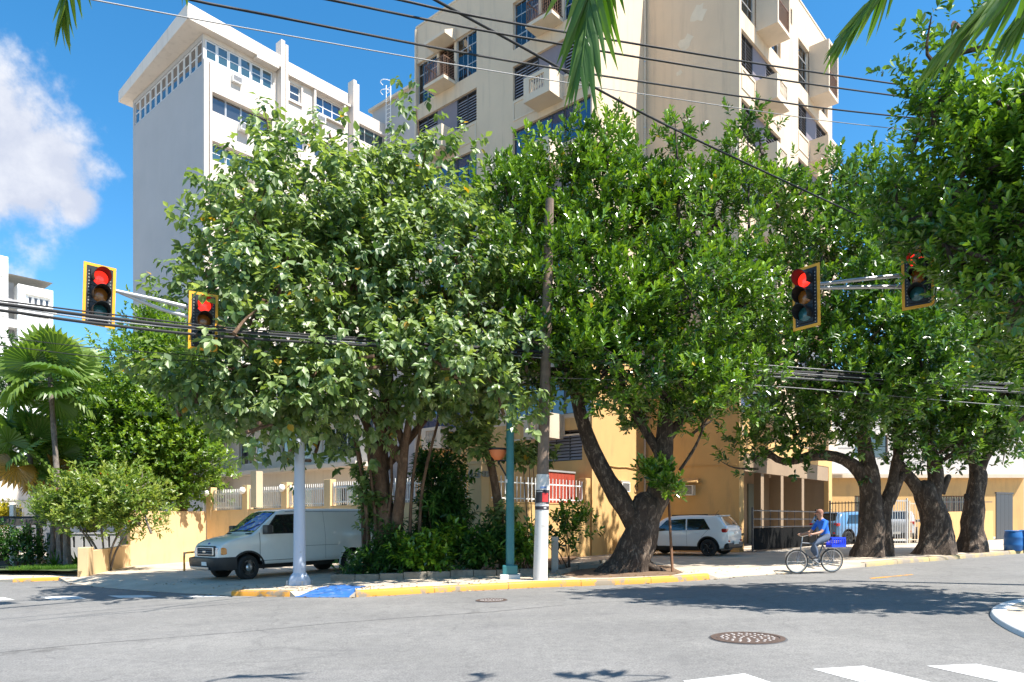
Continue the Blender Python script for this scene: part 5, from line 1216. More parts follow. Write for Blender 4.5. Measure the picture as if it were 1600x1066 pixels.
def leaflet_mesh(tint, bend):
    mb = MB(); n = 6; vs = []
    for i in range(n + 1):
        t = i / n; w = .060 * (min(1, t * 5 + .25)) * (1 - t ** 2.2) + .0015; z = -bend * t * t
        vs += [(t, -w, z), (t, 0, z + .012 * (1 - t)), (t, w, z)]
    mb.add(vs, [f for i in range(n) for f in ((3 * i, 3 * i + 3, 3 * i + 4, 3 * i + 1), (3 * i + 1, 3 * i + 4, 3 * i + 5, 3 * i + 2))])
    me = mb.mesh('leaflet', M_PALM); set_tint(me, lambda c: min(.95, tint + .25 * c.x ** 3)); return me
LFT = [leaflet_mesh(t, b) for t, b in ((.30, .10), (.45, .18), (.60, .08), (.78, .14))]
def frond(root, ctrl, n, llen, seed, hang=.8, start=.12, spread=.9, prof=None, tb=0):
    r = random.Random(seed); path = smooth_path(ctrl, 40)
    mb = MB(); mb.tube(path, [.026 * (1 - .8 * k / 40) + .003 for k in range(41)], 6)
    rm = mb.mesh('frond', M_PALM, 60); set_tint(rm, lambda c: .55)
    fo = inst('frond', rm, root, Matrix.Identity(4))
    for i in range(n):
        for s in (-1, 1):
            t = start + (1 - start) * (i + r.uniform(-.2, .2)) / n; k = min(39.99, max(0, t * 40)); k0 = int(k)
            p = path[k0].lerp(path[k0 + 1], k - k0); tg = (path[k0 + 1] - path[k0]).normalized()
            sd_ = tg.cross(Vector((0, 0, 1)))
            if sd_.length < .25: sd_ = tg.cross(Vector((.3, 1, 0)))
            sd_.normalize()
            d = (tg * (.55 + .6 * t) + sd_ * s * spread * (1.05 - .75 * t) * r.uniform(.7, 1.2) + Vector((0, 0, -hang * r.uniform(.7, 1.2)))).normalized()
            l = llen * (1.0 - .55 * abs(t - .35) ** 1.3) * r.uniform(.8, 1.1) * (1 if t < .9 else .7)
            y = d.cross(Vector((sd_.x * .3 + r.uniform(-.6, .6), .9, r.uniform(-.2, .5)))).normalized(); z = d.cross(y)
            wsc = l * r.uniform(.75, 1.05)
            Mx = Matrix(((d.x * l, y.x * wsc, z.x * l, p.x), (d.y * l, y.y * wsc, z.y * l, p.y), (d.z * l, y.z * wsc, z.z * l, p.z), (0, 0, 0, 1)))
            inst('leaflet', LFT[min(3, max(0, int(r.gauss(1.3 + tb, .9))))], fo, Mx)
def feather_palm(label, base, crown, fronds, back, seed):
    root = thing('feather_palm', label, 'palm tree', base, 'feather palms whose fronds hang into the top of the view')
    mb = MB(); mb.tube(smooth_path([base - Vector((0, 0, .2)), base.lerp(crown, .5) + Vector((0, -.3, .3)), crown], 24), [.17 - .002 * k for k in range(25)], 12, rfun=lambda t, th, p: 1 + .05 * math.sin(p.z * 28))
    mb.build('trunk', M_BARK3, root, smooth=50)
    for f in fronds: frond(root, [crown] + f[0], *f[1:])
    r = random.Random(seed)
    for k in range(back):
        az = R(200 + 140 * k / max(1, back - 1)); d = Vector((math.cos(az), math.sin(az), 0))
        frond(root, [crown, crown + d * 1.2 + Vector((0, 0, .7)), crown + d * 2.3 + Vector((0, 0, .3)), crown + d * 3.0 + Vector((0, 0, -.8))], 18, .55, seed + k, .6)
cr = Vector((2.6, 3.1, 9.3)); bs = Vector((3.3, -.8, gz(3.3)))
feather_palm('tall feather palm with fronds hanging into the top of the view above the tower', bs, cr,
    [([at(985, -420, 5.2), at(940, -150, 5.8), at(922, -10, 6.0), at(908, 105, 6.05)], 22, .82, 5, .7, .40, 1.0),
     ([at(1480, -260, 5.2), at(1400, -50, 5.7), at(1345, 18, 5.9), at(1304, 66, 6.0)], 20, .42, 6, .6, .45, .7, None, .2),
     ([at(1750, -250, 5.0), at(1620, -60, 5.6), at(1530, 15, 5.8), at(1462, 88, 6.0)], 20, .60, 7, .7, .45, .8, None, .5),
     ([at(1900, -260, 5.2), at(1740, -120, 5.6), at(1640, -40, 5.8), at(1572, 50, 6.0)], 20, .62, 8, .8, .5, .8, None, .4)], 2, 70)
cr = Vector((-3.9, 3.2, 8.9)); bs = Vector((-4.3, -.9, gz(-4.3)))
feather_palm('feather palm on the left whose frond tip hangs into the upper left sky', bs, cr,
    [([at(180, -420, 5.2), at(130, -150, 5.8), at(106, -20, 6.0), at(95, 40, 6.1)], 14, .44, 15, .7, .5, .9, None, .9),
     ([at(330, -420, 5.0), at(300, -180, 5.6), at(288, -70, 5.9), at(286, -35, 6.0)], 22, .34, 16, 1.2, .5, .5, None, .5)], 2, 80)

# ------------------------------------------------------------------ planter bed, shrubs, garden
def pt(px, py, l=.13): return gp(px, py, l)
bed = [pt(520, 897), pt(860, 892), pt(905, 872), pt(740, 862), pt(640, 862), pt(560, 880)]
sheet('planting_soil', bed, M_SOIL, .19)
sheet('tree_pit_soil', [pt(868, 897), pt(905, 903), pt(960, 902.5), pt(1050, 899), pt(1068, 895), pt(1045, 884), pt(960, 880), pt(880, 884)], M_SOIL, .134)
pk = thing('planter_kerb', 'low mossy concrete kerb in front of the shrubs', 'kerb', pt(690, 905))
a, b = pt(517, 909), pt(846, 897.5); a.z = b.z = 0
for k in range(9):
    p, q = a.lerp(b, k / 9), a.lerp(b, (k + 1) / 9 - .002); d = q - p
    MB().box(.002, d.length - .002, -.09 + rng.uniform(-.01, .01), .09, -.03, .19 + rng.uniform(-.015, .015)).build('kerb_stone', M_MOSSY, pk, M=frame((p.x, p.y, gz(p.x) + .13), d), bevel=.012)
pk2 = thing('tree_pit_edging', 'thin concrete edging beside the gnarled tree and utility pole', 'kerb', pt(930, 886))
for p, q in (((872, 898), (900, 891)), ((903, 890), (945, 886)), ((868, 890), (935, 881)), ((938, 881), (975, 877))):
    p, q = pt(*p), pt(*q); d = q - p; d.z = 0
    MB().box(0, d.length, -.06, .06, -.03, .12 + rng.uniform(-.02, .02)).build('kerb_stone', M_MOSSY, pk2, M=frame((p.x, p.y, gz(p.x) + .13), d), bevel=.012)
def shrub(name, label, base, blobs, n, m=M_LF6, K=9, Ln=.16, Wd=.07, shoot=.24, seed=1, droop=.2, cat='shrub', group=None, th=(1.3, .4), wide=.55, spread=.16, stems=5, upw=.8):
    root = thing(name, label, cat, base, group)
    P, D, T, C = clumps(blobs, n, seed, 6, spread, .4, upw)
    mb = MB(); r = random.Random(seed)
    for k in range(stems):
        q = Vector(P[r.randrange(len(P))]); s = base + Vector((r.uniform(-.12, .12), r.uniform(-.08, .08), -.1))
        mb.tube(smooth_path([s, s.lerp(q, .5) + Vector((0, 0, .1)), q], 6), [.022 - .002 * i for i in range(7)], 5)
    mb.build('stems', M_BARK1, root)
    leaves('foliage', root, m, P, D, K, Ln, Wd, shoot, th[0], th[1], droop, T, seed, wide=wide)
    return root
def gb(px, py, d):
    p = at(px, py, d); p.z = gz(p.x) + .15; return p
SG = 'shrubs in the bed round the spreading tree'
shrub('dark_shrub', 'tall dark shrub with narrow leaves right of the brown stems', gb(680, 880, 21.6), [(692, 745, 40, 45, 21.6, .7), (690, 800, 38, 40, 21.4, .7), (700, 800, 30, 30, 21.4, .5), (675, 850, 40, 26, 21.2, .6)], 620, Ln=.26, Wd=.075, seed=71, droop=.5, th=(1.3, .6), group=SG)
shrub('broad_leaf_shrub', 'low bright shrub in front of the dark shrub', gb(670, 893, 20.3), [(665, 868, 42, 22, 20.2, .4), (700, 845, 26, 20, 20.6, .4, .6)], 330, M_LF2, Ln=.2, Wd=.1, seed=72, droop=.4, group=SG)
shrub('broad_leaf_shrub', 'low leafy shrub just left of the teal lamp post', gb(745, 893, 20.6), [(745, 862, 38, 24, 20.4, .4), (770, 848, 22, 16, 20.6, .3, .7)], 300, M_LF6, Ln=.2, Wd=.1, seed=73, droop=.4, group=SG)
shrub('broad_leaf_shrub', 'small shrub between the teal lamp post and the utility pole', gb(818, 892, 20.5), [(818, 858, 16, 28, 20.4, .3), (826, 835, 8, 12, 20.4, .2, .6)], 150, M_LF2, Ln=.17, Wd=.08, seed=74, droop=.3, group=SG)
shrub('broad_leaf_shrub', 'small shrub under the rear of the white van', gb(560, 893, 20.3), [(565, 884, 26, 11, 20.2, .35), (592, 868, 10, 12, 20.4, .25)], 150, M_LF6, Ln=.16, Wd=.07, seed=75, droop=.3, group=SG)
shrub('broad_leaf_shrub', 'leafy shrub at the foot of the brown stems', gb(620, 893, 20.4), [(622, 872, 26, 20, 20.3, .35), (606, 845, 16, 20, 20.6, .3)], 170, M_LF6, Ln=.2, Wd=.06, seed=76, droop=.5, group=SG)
shrub('broad_leaf_shrub', 'vine clad shrub climbing between the van and the stems', gb(575, 890, 20.9), [(590, 800, 10, 30, 20.9, .25), (575, 760, 14, 22, 20.9, .3)], 90, M_LF1, Ln=.2, Wd=.14, seed=77, droop=.8, group=SG, wide=.35)
shrub('sapling', 'thin leafy sapling against the yellow wall right of the utility pole', gb(886, 880, 22.5), [(888, 815, 30, 14, 22.4, .4), (905, 826, 24, 10, 22.4, .3), (875, 835, 16, 18, 22.4, .25), (890, 850, 12, 14, 22.4, .2, .7)], 130, M_LF2, Ln=.19, Wd=.085, seed=78, droop=.1)
shrub('vine', 'leafy vine hanging behind the teal post beside the orange bowl', gb(835, 888, 21.5), [(815, 715, 22, 20, 21.2, .3), (790, 800, 8, 40, 21.4, .2), (850, 700, 16, 14, 21.4, .3), (735, 690, 30, 26, 20, .4)], 170, M_LF1, Ln=.22, Wd=.17, seed=79, droop=.8, wide=.3, cat='vine')
# leaning thin trunk with a few leaves
lt = gb(788, 868, 21.8); root = thing('leaning_tree', 'slim leaning trunk crossing behind the orange bowl', 'tree', lt)
mb = MB(); limb(mb, [lt - Vector((0, 0, .2)), at(778, 790, 21.7), at(766, 720, 21.6), at(752, 655, 21.5), at(742, 600, 21.4)], .15, .11, 10, seed=9); mb.build('trunk', M_BARK1, root, smooth=60)
P, D, T, C = clumps([(735, 600, 40, 40, 21.2, .7), (745, 650, 28, 22, 21.2, .4, .6)], 240, 91, 6, .25)
leaves('crown', root, M_LF1, P, D, 9, .2, .14, .25, 1.5, .8, .7, T + .1, 91, wide=.35)
# left garden
gr = gp(64, 884, .1)
kb = thing('garden_kerb', 'grey concrete kerb round the small lawn on the left', 'kerb', gp(60, 893, .02))
for p, q in (((-70, 896), (5, 893.5)), ((6, 893.5), (77, 894)), ((78, 894), (128, 895))):
    p, q = gp(*p), gp(*q); d = q - p; d.z = 0
    MB().box(.005, d.length - .005, 0, .16, -.05, .30).build('kerb_stone', M_CONCG, kb, M=frame((p.x, p.y, gz(p.x)), d), bevel=.015)
sheet('lawn', [gp(-70, 893, .3), gp(5, 891, .3), gp(77, 891.5, .3), gp(128, 893, .3), gp(128, 878, .3), gp(40, 876, .3), gp(-70, 876, .3)], mat('lawn_soil', (.06, .085, .025), .95, var=.3), .30)
r_ = np.random.default_rng(5); A, B_ = gp(40, 893, .3), gp(126, 880, .3)
n_ = 5200; Pg = np.stack([r_.uniform(gp(40, 889, .3).x, gp(127, 889, .3).x, n_), r_.uniform(gp(60, 891, .3).y, gp(60, 880, .3).y, n_), np.zeros(n_)], 1); Pg = Pg[Pg[:, 0] / Pg[:, 1] < -.603]; Pg[:, 2] = SL * Pg[:, 0] + .30; n_ = len(Pg)
go = leaves('grass', None, M_GRASS, Pg, r_.normal(0, .35, (n_, 3)) + np.array([0, 0, 1]), 3, .15, .012, .02, .5, .3, .1, r_.normal(.5, .15, n_), 6)
tag(go, 'short bright green grass on the small kerbed lawn', 'grass', kind='stuff')
dp = thing('planter_box', 'dark brown retaining edge behind the small lawn', 'planter', gp(30, 880, .3))
p, q = gp(-70, 884, .3), gp(66, 883, .3); d = q - p; d.z = 0
MB().box(0, d.length, 0, .2, -.1, .32).build('edge', mat('dark_brown_paint', (.07, .055, .05), .8, var=.1), dp, M=frame((p.x, p.y, gz(p.x) + .3), d), bevel=.01)
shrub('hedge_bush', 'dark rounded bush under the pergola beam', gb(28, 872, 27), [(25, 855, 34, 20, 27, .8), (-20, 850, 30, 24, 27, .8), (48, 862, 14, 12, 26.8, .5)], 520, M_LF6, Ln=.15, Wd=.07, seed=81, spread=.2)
shrub('golden_bush', 'yellow bush far behind the pergola', gb(4, 850, 40), [(2, 808, 16, 16, 40, .8), (-10, 812, 14, 20, 40, .8)], 260, leafmat('golden_leaf', (.25, .22, .02), (.42, .36, .03), (.6, .5, .06)), Ln=.2, Wd=.11, seed=82, spread=.25)
for k, (px, py, d) in enumerate(((88, 872, 26.5), (127, 866, 27.5), (121, 868, 27), (150, 858, 27.3))):
    root = thing('spiky_plant', ['spiky agave beside the left palm trunks', 'pale spiky agave behind the planter pillar', 'small agave by the garden wall', 'spiky plant under the flowering bush'][k], 'plant', gb(px, py, d) )
    r = random.Random(k); b = gb(px, py, d) + Vector((0, 0, .15))
    for j in range(16):
        az = j * 2.4; el = R(r.uniform(25, 80)); dd_ = Vector((math.cos(az) * math.cos(el), math.sin(az) * math.cos(el), math.sin(el))); y = dd_.cross(Vector((0, 0, 1))).normalized(); z = y.cross(dd_)
        l = r.uniform(.45, .75); w = l * 1.2
        inst('leaf', LFT[k % 2], root, Matrix(((dd_.x * l, y.x * w, z.x * l, b.x), (dd_.y * l, y.y * w, z.y * l, b.y), (dd_.z * l, y.z * w, z.z * l, b.z), (0, 0, 0, 1))))
for k, (px0, py0, px1, py1, d) in enumerate(((97, 876, 92, 828, 26.6), (106, 878, 104, 826, 26.3), (83, 874, 84, 825, 27.2))):
    a = gb(px0, py0, d); root = thing('garden_tree', ['pale smooth trunk left of the planter pillar', 'thicker pale smooth trunk nearest the planter pillar', 'dark slim trunk on the small lawn'][k], 'tree', a)
    mb = MB(); limb(mb, [a - Vector((0, 0, .2)), at((px0 + px1) / 2 - 1, 850, d), at(px1, py1 - 12, d), at(px1 - 4 + 6 * k, 790, d)], .13 if k < 2 else .09, .09 if k < 2 else .06, 10, seed=k, flare=.5); mb.build('trunk', M_BARK3, root, smooth=60)
    P, D, T, C = clumps([(px1 - 4 + 6 * k, 792, 26, 20, d, .7)], 150, 100 + k, 6, .25)
    leaves('crown', root, M_LF5, P, D, 9, .13, .05, .25, 1.3, .4, .1, T, 100 + k)
gw = thing('garden_wall', 'grey shaded garden wall with narrow slots behind the palms', 'wall', gb(150, 868, 29))
ga, gbb = at(73, 870, 29.5), at(204, 870, 29.9); ga.z = gbb.z = 0; e = gbb - ga
Mgw = frame(ga, e); sl_ = [(e.length * t, e.length * t + .11, .55, 1.0) for t in (.30, .42, .72)]
facade(Mgw, e.length, -1.2, 1.1, sl_, None, depth=.2).build('wall', M_GREY_SHADE, gw)
panel(gw, Mgw, 0, e.length, 1.1, 1.16, -.03, .22, M_GREY_SHADE, 'coping'); panel(gw, Mgw, 0, e.length, -1, 1.09, .21, .24, M_CONCG, 'back')
pg = thing('pergola', 'dark wooden pergola beam on a post over the left garden', 'pergola', gb(36, 870, 27.6))
pa, pb_ = at(-80, 816, 27.2), at(72, 816, 28.0)
MB().bar(pa, pb_, .14, .24).build('beam', mat('dark_timber', (.05, .045, .042), .8, var=.2), pg)
MB().bar(pa + Vector((0, .5, .18)), pb_ + Vector((0, .5, .18)), .12, .1).build('rafter', MATS['dark_timber'], pg)
for px in (-60, 45): p = at(px, 818, 27.6); MB().bar((p.x, p.y, gz(p.x)), (p.x, p.y, p.z), .13, .13).build('post', MATS['dark_timber'], pg)
p = at(20, 840, 29); MB().bar((p.x, p.y, gz(p.x)), (p.x, p.y, 2.3), .16, .16).build('white_post', M_WHITE, pg)
ltr = leaves('leaf_litter', None, leafmat('dry_leaf', (.10, .06, .025), (.19, .12, .05), (.32, .22, .08)), np.concatenate([np.array([[p.x, p.y, gz(p.x) + l]]) for (p, l) in
        [((lambda s, t: (E3[k][0].lerp(E3[k + 1][0], s) + inward(k) * t, .142 if t > 0 else .008))(rng.random(), rng.choice([rng.uniform(.25, 1.6), rng.uniform(.25, 1.2), -rng.uniform(.03, .22)])) ) for k in [rng.randrange(3, 28) for _ in range(420)]]]),
        np.tile(np.array([[0, 0.05, 1.0]]), (420, 1)) + np.random.default_rng(3).normal(0, .12, (420, 3)), 1, .07, .045, .0, 1.5, 1.5, .0, np.random.default_rng(2).uniform(.1, .9, 420), 12)
tag(ltr, 'dry fallen leaves scattered along the kerb', 'leaf litter', kind='stuff')

# ------------------------------------------------------------------ traffic signals
def signal(label, P, face, arms_dir=None, tilt=0):
    n = Vector((*face, 0)).normalized(); e = Vector((-n.y, n.x, 0))       # e: to the right when seen from the front
    e = Vector((n.y, -n.x, 0)) * -1
    x = e; y = -n
    Mf = Matrix(((x.x, y.x, 0, P.x), (x.y, y.y, 0, P.y), (0, 0, 1, P.z), (0, 0, 0, 1))) @ Matrix.Rotation(R(tilt), 4, 'Y')
    root = thing('traffic_signal', label, 'traffic light', M=Mf, group='traffic signals on the mast arms')
    W2, H2, B = .295, .625, .055
    mb = MB(); mb.box(-W2 + B, W2 - B, -.012, .0, -H2 + B, H2 - B); inst('backplate', mb.mesh('backplate', M_BLACK), root, Mf)
    mb = MB(); mb.box(-W2, W2, -.016, .004, -H2, -H2 + B).box(-W2, W2, -.016, .004, H2 - B, H2).box(-W2, -W2 + B, -.0155, .0035, -H2 + B, H2 - B).box(W2 - B, W2, -.0155, .0035, -H2 + B, H2 - B)
    inst('border', mb.mesh('border', M_SIGY), root, Mf)
    hv = MB()
    for k in range(16):
        for sx in (-1, 1): hv.box(sx * (W2 - B - .045) - .012, sx * (W2 - B - .045) + .012, -.016, -.0125, -H2 + B + .03 + k * .066, -H2 + B + .048 + k * .066)
    o = inst('slot_marks', hv.mesh('slot_marks', M_CONCG), root, Mf); o['kind'] = 'stuff'
    for k, (z, nm, m) in enumerate(((.345, 'red_lens', M_SIGRED), (0, 'amber_lens', M_SIGAMB), (-.345, 'green_lens', M_SIGGRN))):
        hb = MB().box(-.168, .168, -.05, .20, z - .168, z + .168)
        h = inst('lamp_housing', hb.mesh('lamp_housing', M_BLACK), root, Mf)
        Mz = Mf @ Matrix.Translation((0, -.052, z)) @ Matrix.Rotation(R(90), 4, 'X')
        lm = MB(); lm.lathe([(.146, .0), (.142, .012), (.11, .030), (.05, .042), (.001, .045)], 28)
        inst(nm, lm.mesh(nm, m, 40), h, Mz)
        vm = MB(); vs = []
        nn = 22
        for j in range(nn + 1):
            th = R(-35 + 250 * j / nn); ln = .30 * (.45 + .55 * (.5 + .5 * math.sin(th)))
            for rr_, q in ((.160, 0), (.160, ln), (.153, ln), (.153, 0)): vs.append((rr_ * math.cos(th), rr_ * math.sin(th), q))
        vm.add(vs, [(4 * j + c, 4 * j + 4 + c, 4 * j + 4 + (c + 1) % 4, 4 * j + (c + 1) % 4) for j in range(nn) for c in range(4)])
        inst('visor', vm.mesh('visor', M_BLACK, 40), h, Mz)
    mb = MB(); mb.box(-.03, .03, .2, .32, -.5, .5); inst('bracket', mb.mesh('bracket', M_STEEL), root, Mf)
    return root
M_SIGRED = mat('lit_red_lens', (.55, .01, .01), .25, coat=.5, emit=(1.0, .03, .015), emit_s=0.75)
M_SIGAMB = mat('unlit_amber_lens', (.28, .10, .012), .25, coat=.6)
M_SIGGRN = mat('unlit_green_lens', (.02, .11, .12), .25, coat=.6)
nR = Vector((V.x, V.y)) ; nL = Vector((-U.x, -U.y))
S1 = at(155, 462, 14.6); S2 = at(317.5, 503, 15.6); S3 = at(1260, 465, 14.5); S4 = at(1434, 434, 14.7)
signal('traffic signal showing red at the outer end of the left mast arm, against the sky', S1, (V.x * .75 + .05, V.y, 0)[:2], tilt=1.5)
signal('traffic signal showing red half buried in leaves on the left mast arm', S2, (V.x * .55, V.y, 0)[:2], tilt=1)
signal('traffic signal showing red at the free end of the right mast arm', S3, (-.80, -.60), tilt=-1)
signal('traffic signal on the right mast arm with its top hidden by leaves', S4, (-.62, -.78), tilt=-1)
def mast(label, base, h, m, r0, r1, arms, plate=True):
    root = thing('signal_pole', label, 'signal pole', base, 'signal poles')
    mb = MB(); mb.tube([base, base + Vector((0, 0, .02)), base + Vector((0, 0, h * .5)), base + Vector((0, 0, h))], [r0, r0, (r0 + r1) / 2, r1], 16); mb.build('pole', m, root, smooth=50)
    MB().lathe([(r1 * 1.15, 0), (r1 * 1.1, .05), (.001, .1)], 16).build('cap', m, root, smooth=40, M=Matrix.Translation(base + Vector((0, 0, h))))
    bp = MB(); bp.lathe([(r0 * 1.75, -.02), (r0 * 1.75, .12), (r0 * 1.5, .22), (r0 * 1.02, .32)], 8); bp.build('base', m, root, M=Matrix.Translation(base))
    for k in range(4):
        th = k * R(90) + .5; MB().lathe([(.02, 0), (.02, .1), (.028, .1), (.028, .13)], 6).build('anchor_bolt', M_STEEL, root, M=Matrix.Translation(base + Vector((math.cos(th) * r0 * 1.9, math.sin(th) * r0 * 1.9, -.01))))
    for a in arms: MB().tube(smooth_path(a, 16), [.055 - .0012 * k for k in range(17)], 10).build('mast_arm', M_STEEL, root, smooth=50)
    return root
pbase = gp(468, 914, .13)
back = Vector((0.02, .30, 0))
mast('pale blue grey signal pole standing on the blue ramp corner', pbase, 6.4, M_POLEBL, .165, .095,
     [[Vector((pbase.x, pbase.y, 5.95)), at(430, 548, 18.4), S2 + back + Vector((0, 0, .25)), S1 + back * .9 + Vector((0, 0, .22)), S1 + back * .9 + (S1 - S2).normalized() * .42 + Vector((0, 0, .25))],
      [Vector((pbase.x, pbase.y, 5.25)), at(420, 580, 18.2), S2 + back + Vector((0, 0, -.02)), (S1 + S2) / 2 + back + Vector((0, 0, .09)), S1 + back * .9 + Vector((.2, .1, .18))]])
pb2 = Vector((12.2, 15.4, gz(12.2) + .12))
mast('signal pole on the corner island behind the overhanging tree', pb2, 7.3, M_POLEBL, .165, .095,
     [[Vector((pb2.x, pb2.y, 7.0)), at(1560, 424, 15.2), at(1410, 430.5, 14.9), S3 + Vector((.2, .28, .34))], [Vector((pb2.x, pb2.y, 6.35)), at(1560, 461, 15.2), at(1480, 454, 15.0), at(1400, 448.5, 14.9), S3 + Vector((.2, .28, .28))]])

# ------------------------------------------------------------------ poles
ub = gp(844, 906, .13); ut = at(859, 312, 18.9)
up_ = thing('utility_pole', 'tall weathered wooden utility pole painted white at the foot', 'utility pole', ub)
MB().tube([ub.lerp(ut, t) for t in np.linspace(.27, 1, 20)], [.155 - .045 * t for t in np.linspace(0, 1, 20)], 14).build('pole', M_WOOD, up_, smooth=50)
pf = ub.lerp(ut, .272)
MB().tube([ub - Vector((0, 0, .1)), ub.lerp(pf, .5), pf], [.19, .18, .168], 14).build('painted_foot', M_WPOLE, up_, smooth=50)
cp_ = at(856, 552, 18.9)
for dz in (0, -.35): MB().bar(cp_ + Vector((-.18, -.16, dz)), cp_ + Vector((.18, -.16, dz)), .05, .09).build('cable_bracket', M_STEEL, up_)
st = MB(); s0_ = gp(868, 897, .13); s0_ += Vector((0, .35, 0)); MB().box(-.1, .1, -.08, .08, 0, 1.05).build('concrete_stub', M_CONCG, thing('pole_stub', 'short pale concrete stub close behind the utility pole', 'post', s0_), M=Matrix.Translation(s0_), bevel=.01)
po = thing('pole_poster', 'torn white red and black poster wrapped round the utility pole', 'poster', ub.lerp(ut, .24))
def wrap(z0, z1, a0, a1, m, off, name):
    mb = MB(); vs = []; nn = 10
    for j in range(nn + 1):
        th = R(a0 + (a1 - a0) * j / nn)
        for t in (z0, z1):
            c = ub.lerp(ut, t); rr_ = .163 + off + .018 * max(0, (.29 - t)) ; vs.append(c + Vector((math.cos(th) * rr_, math.sin(th) * rr_, 0)))
    mb.add(vs, [(2 * j, 2 * j + 2, 2 * j + 3, 2 * j + 1) for j in range(nn)]); mb.build(name, m, po)
M_PPW = mat('poster_paper', (.62, .60, .58), .8, var=.12, scale=12); M_PPK = mat('poster_black', (.03, .025, .03), .7, var=.2, scale=20); M_PPR = mat('poster_red', (.55, .03, .03), .6, var=.2, scale=15); M_PPB = mat('poster_blue', (.12, .2, .38), .7)
wrap(.179, .246, 178, 362, M_PPW, .012, 'paper'); wrap(.196, .232, 200, 350, M_PPK, .018, 'dark_panel'); wrap(.201, .224, 268, 322, M_PPR, .023, 'red_figure'); wrap(.181, .190, 195, 350, M_PPK, .018, 'dark_band'); wrap(.236, .241, 250, 300, M_PPB, .018, 'blue_mark'); wrap(.184, .187, 282, 304, M_PPW, .024, 'white_mark')
for k in range(5): wrap(.2265 + .0002, .2295, 215 + k * 11, 222 + k * 11, M_PPW, .023, 'letter_block')
for k in range(7): wrap(.1965, .1985, 215 + k * 12, 223 + k * 12, M_PPW, .024, 'letter_block')
tb = gp(797, 904, .13)
tl = thing('teal_lamp_post', 'smooth teal lamp post on a flaking square base', 'lamp post', tb)
MB().tube([tb + Vector((0, 0, .3)), tb + Vector((0, 0, 4.7))], [.115, .10], 16).build('post', M_TEAL, tl, smooth=50)
MB().box(-.2, .2, -.2, .2, .12, .36).build('base', M_TEAL, tl, M=Matrix.Translation(tb), bevel=.02); MB().box(-.27, .27, -.25, .25, -.05, .12).build('footing', M_WPOLE, tl, M=Matrix.Translation(tb), bevel=.02)
MB().lathe([(.13, 0), (.15, .06), (.26, .14), (.30, .34), (.16, .55), (.04, .6), (.001, .62)], 16).build('lantern', M_TEAL, tl, smooth=40, M=Matrix.Translation(tb + Vector((0, 0, 4.7))))
MB().box(.095, .125, -.02, .05, 2.55, 2.64).build('tag_plate', M_WHITE, tl, M=Matrix.Translation(tb) @ Matrix.Rotation(R(200), 4, 'Z'))
bc = at(778, 703, 19.3)
bw_ = thing('hanging_bowl', 'orange bowl planter held by a black bracket on the teal post', 'planter', bc - Vector((0, 0, .25)))
MB().lathe([(.001, -.29), (.10, -.27), (.19, -.17), (.235, -.02), (.24, .02), (.22, .02), (.19, -.05), (.001, -.08)], 24).build('bowl', M_TERRA, bw_, smooth=40, M=Matrix.Translation(bc))
MB().lathe([(.245, -.015), (.262, .0), (.262, .03), (.245, .04)], 24).build('rim', M_BLACK, bw_, smooth=40, M=Matrix.Translation(bc))
MB().bar(bc + Vector((0, -.0, -.30)), Vector((tb.x - .1, tb.y, bc.z - .72)), .03, .03).bar(bc + Vector((.2, 0, -.02)), Vector((tb.x - .08, tb.y, bc.z - .02)), .03, .03).bar(bc + Vector((-.02, 0, -.29)), Vector((tb.x - .09, tb.y, bc.z - .3)), .03, .04).build('bracket', M_BLACK, bw_)
sb = gp(1051, 894, .13); stt = at(1045, 785, 20.9)
MB().tube([sb - Vector((0, 0, .1)), stt], [.035, .033], 8)
ss = MB().tube([sb - Vector((0, 0, .1)), stt], [.04, .036], 10).build('stake', M_RUST, None, smooth=50); tag(ss, 'rusty brown stake leaning against the gnarled trunk', 'stake')
for k, (px, py, d) in enumerate(((1583, 861, 0), (1606, 860, 0))):
    b = gp(px, py, .1); root = thing('plastic_drum', ['blue plastic drum by the far street corner', 'second blue drum cut off by the view edge'][k], 'barrel', b)
    MB().lathe([(.27, 0), (.29, .03), (.30, .2), (.31, .23), (.30, .26), (.30, .48), (.31, .51), (.30, .54), (.285, .70), (.26, .74), (.25, .72), (.001, .71)], 20).build('drum', M_BARREL, root, smooth=40, M=Matrix.Translation(b))
    MB().lathe([(.285, .735), (.29, .75), (.27, .77), (.24, .775)], 20).build('rim', M_BARREL, root, smooth=40, M=Matrix.Translation(b))

# ------------------------------------------------------------------ cables
def cable(label, pts, r, m, group, sag=0):
    P = smooth_path([at(*p) for p in pts], 40)
    o = MB().tube(P, r, 6).build('cable', m, None, smooth=60); tag(o, label, 'cable', group)
UG = 'cables crossing high over the junction'
cable('highest black cable crossing high over the tall beige tower', [(470, -36, 10.5), (625, 0, 11.3), (800, 36, 12.4), (1200, 102, 16.0), (1478, 142, 20), (1640, 160, 23)], .019, M_CABLE, UG)
cable('second black cable from the top crossing the beige tower', [(380, -26, 10.2), (516, 0, 11), (800, 56, 13), (1200, 122, 16.6), (1489, 161, 20.5), (1640, 176, 23)], .019, M_CABLE, UG)
cable('third black cable from the top, entering left of the corner roof slab', [(150, -34, 9.5), (300, 0, 10.4), (400, 20, 11), (800, 96, 13.6), (1200, 157, 17), (1365, 178, 19.2), (1640, 205, 23)], .019, M_CABLE, UG)
cable('thin pale wire crossing lowest of the upper cables', [(20, -24, 9.5), (146, 0, 10.2), (400, 47, 11.8), (800, 116, 14.4), (1200, 176, 17.6), (1343, 195, 19.2), (1640, 226, 23)], .010, M_CABLEG, UG)
cable('thick black cable sloping steeply down from the top to the right', [(620, -34, 11), (680, 0, 12), (800, 65, 13.5), (1010, 180, 16), (1200, 271, 18.6), (1376, 352, 21.5), (1560, 430, 25)], .024, M_CABLE, UG)
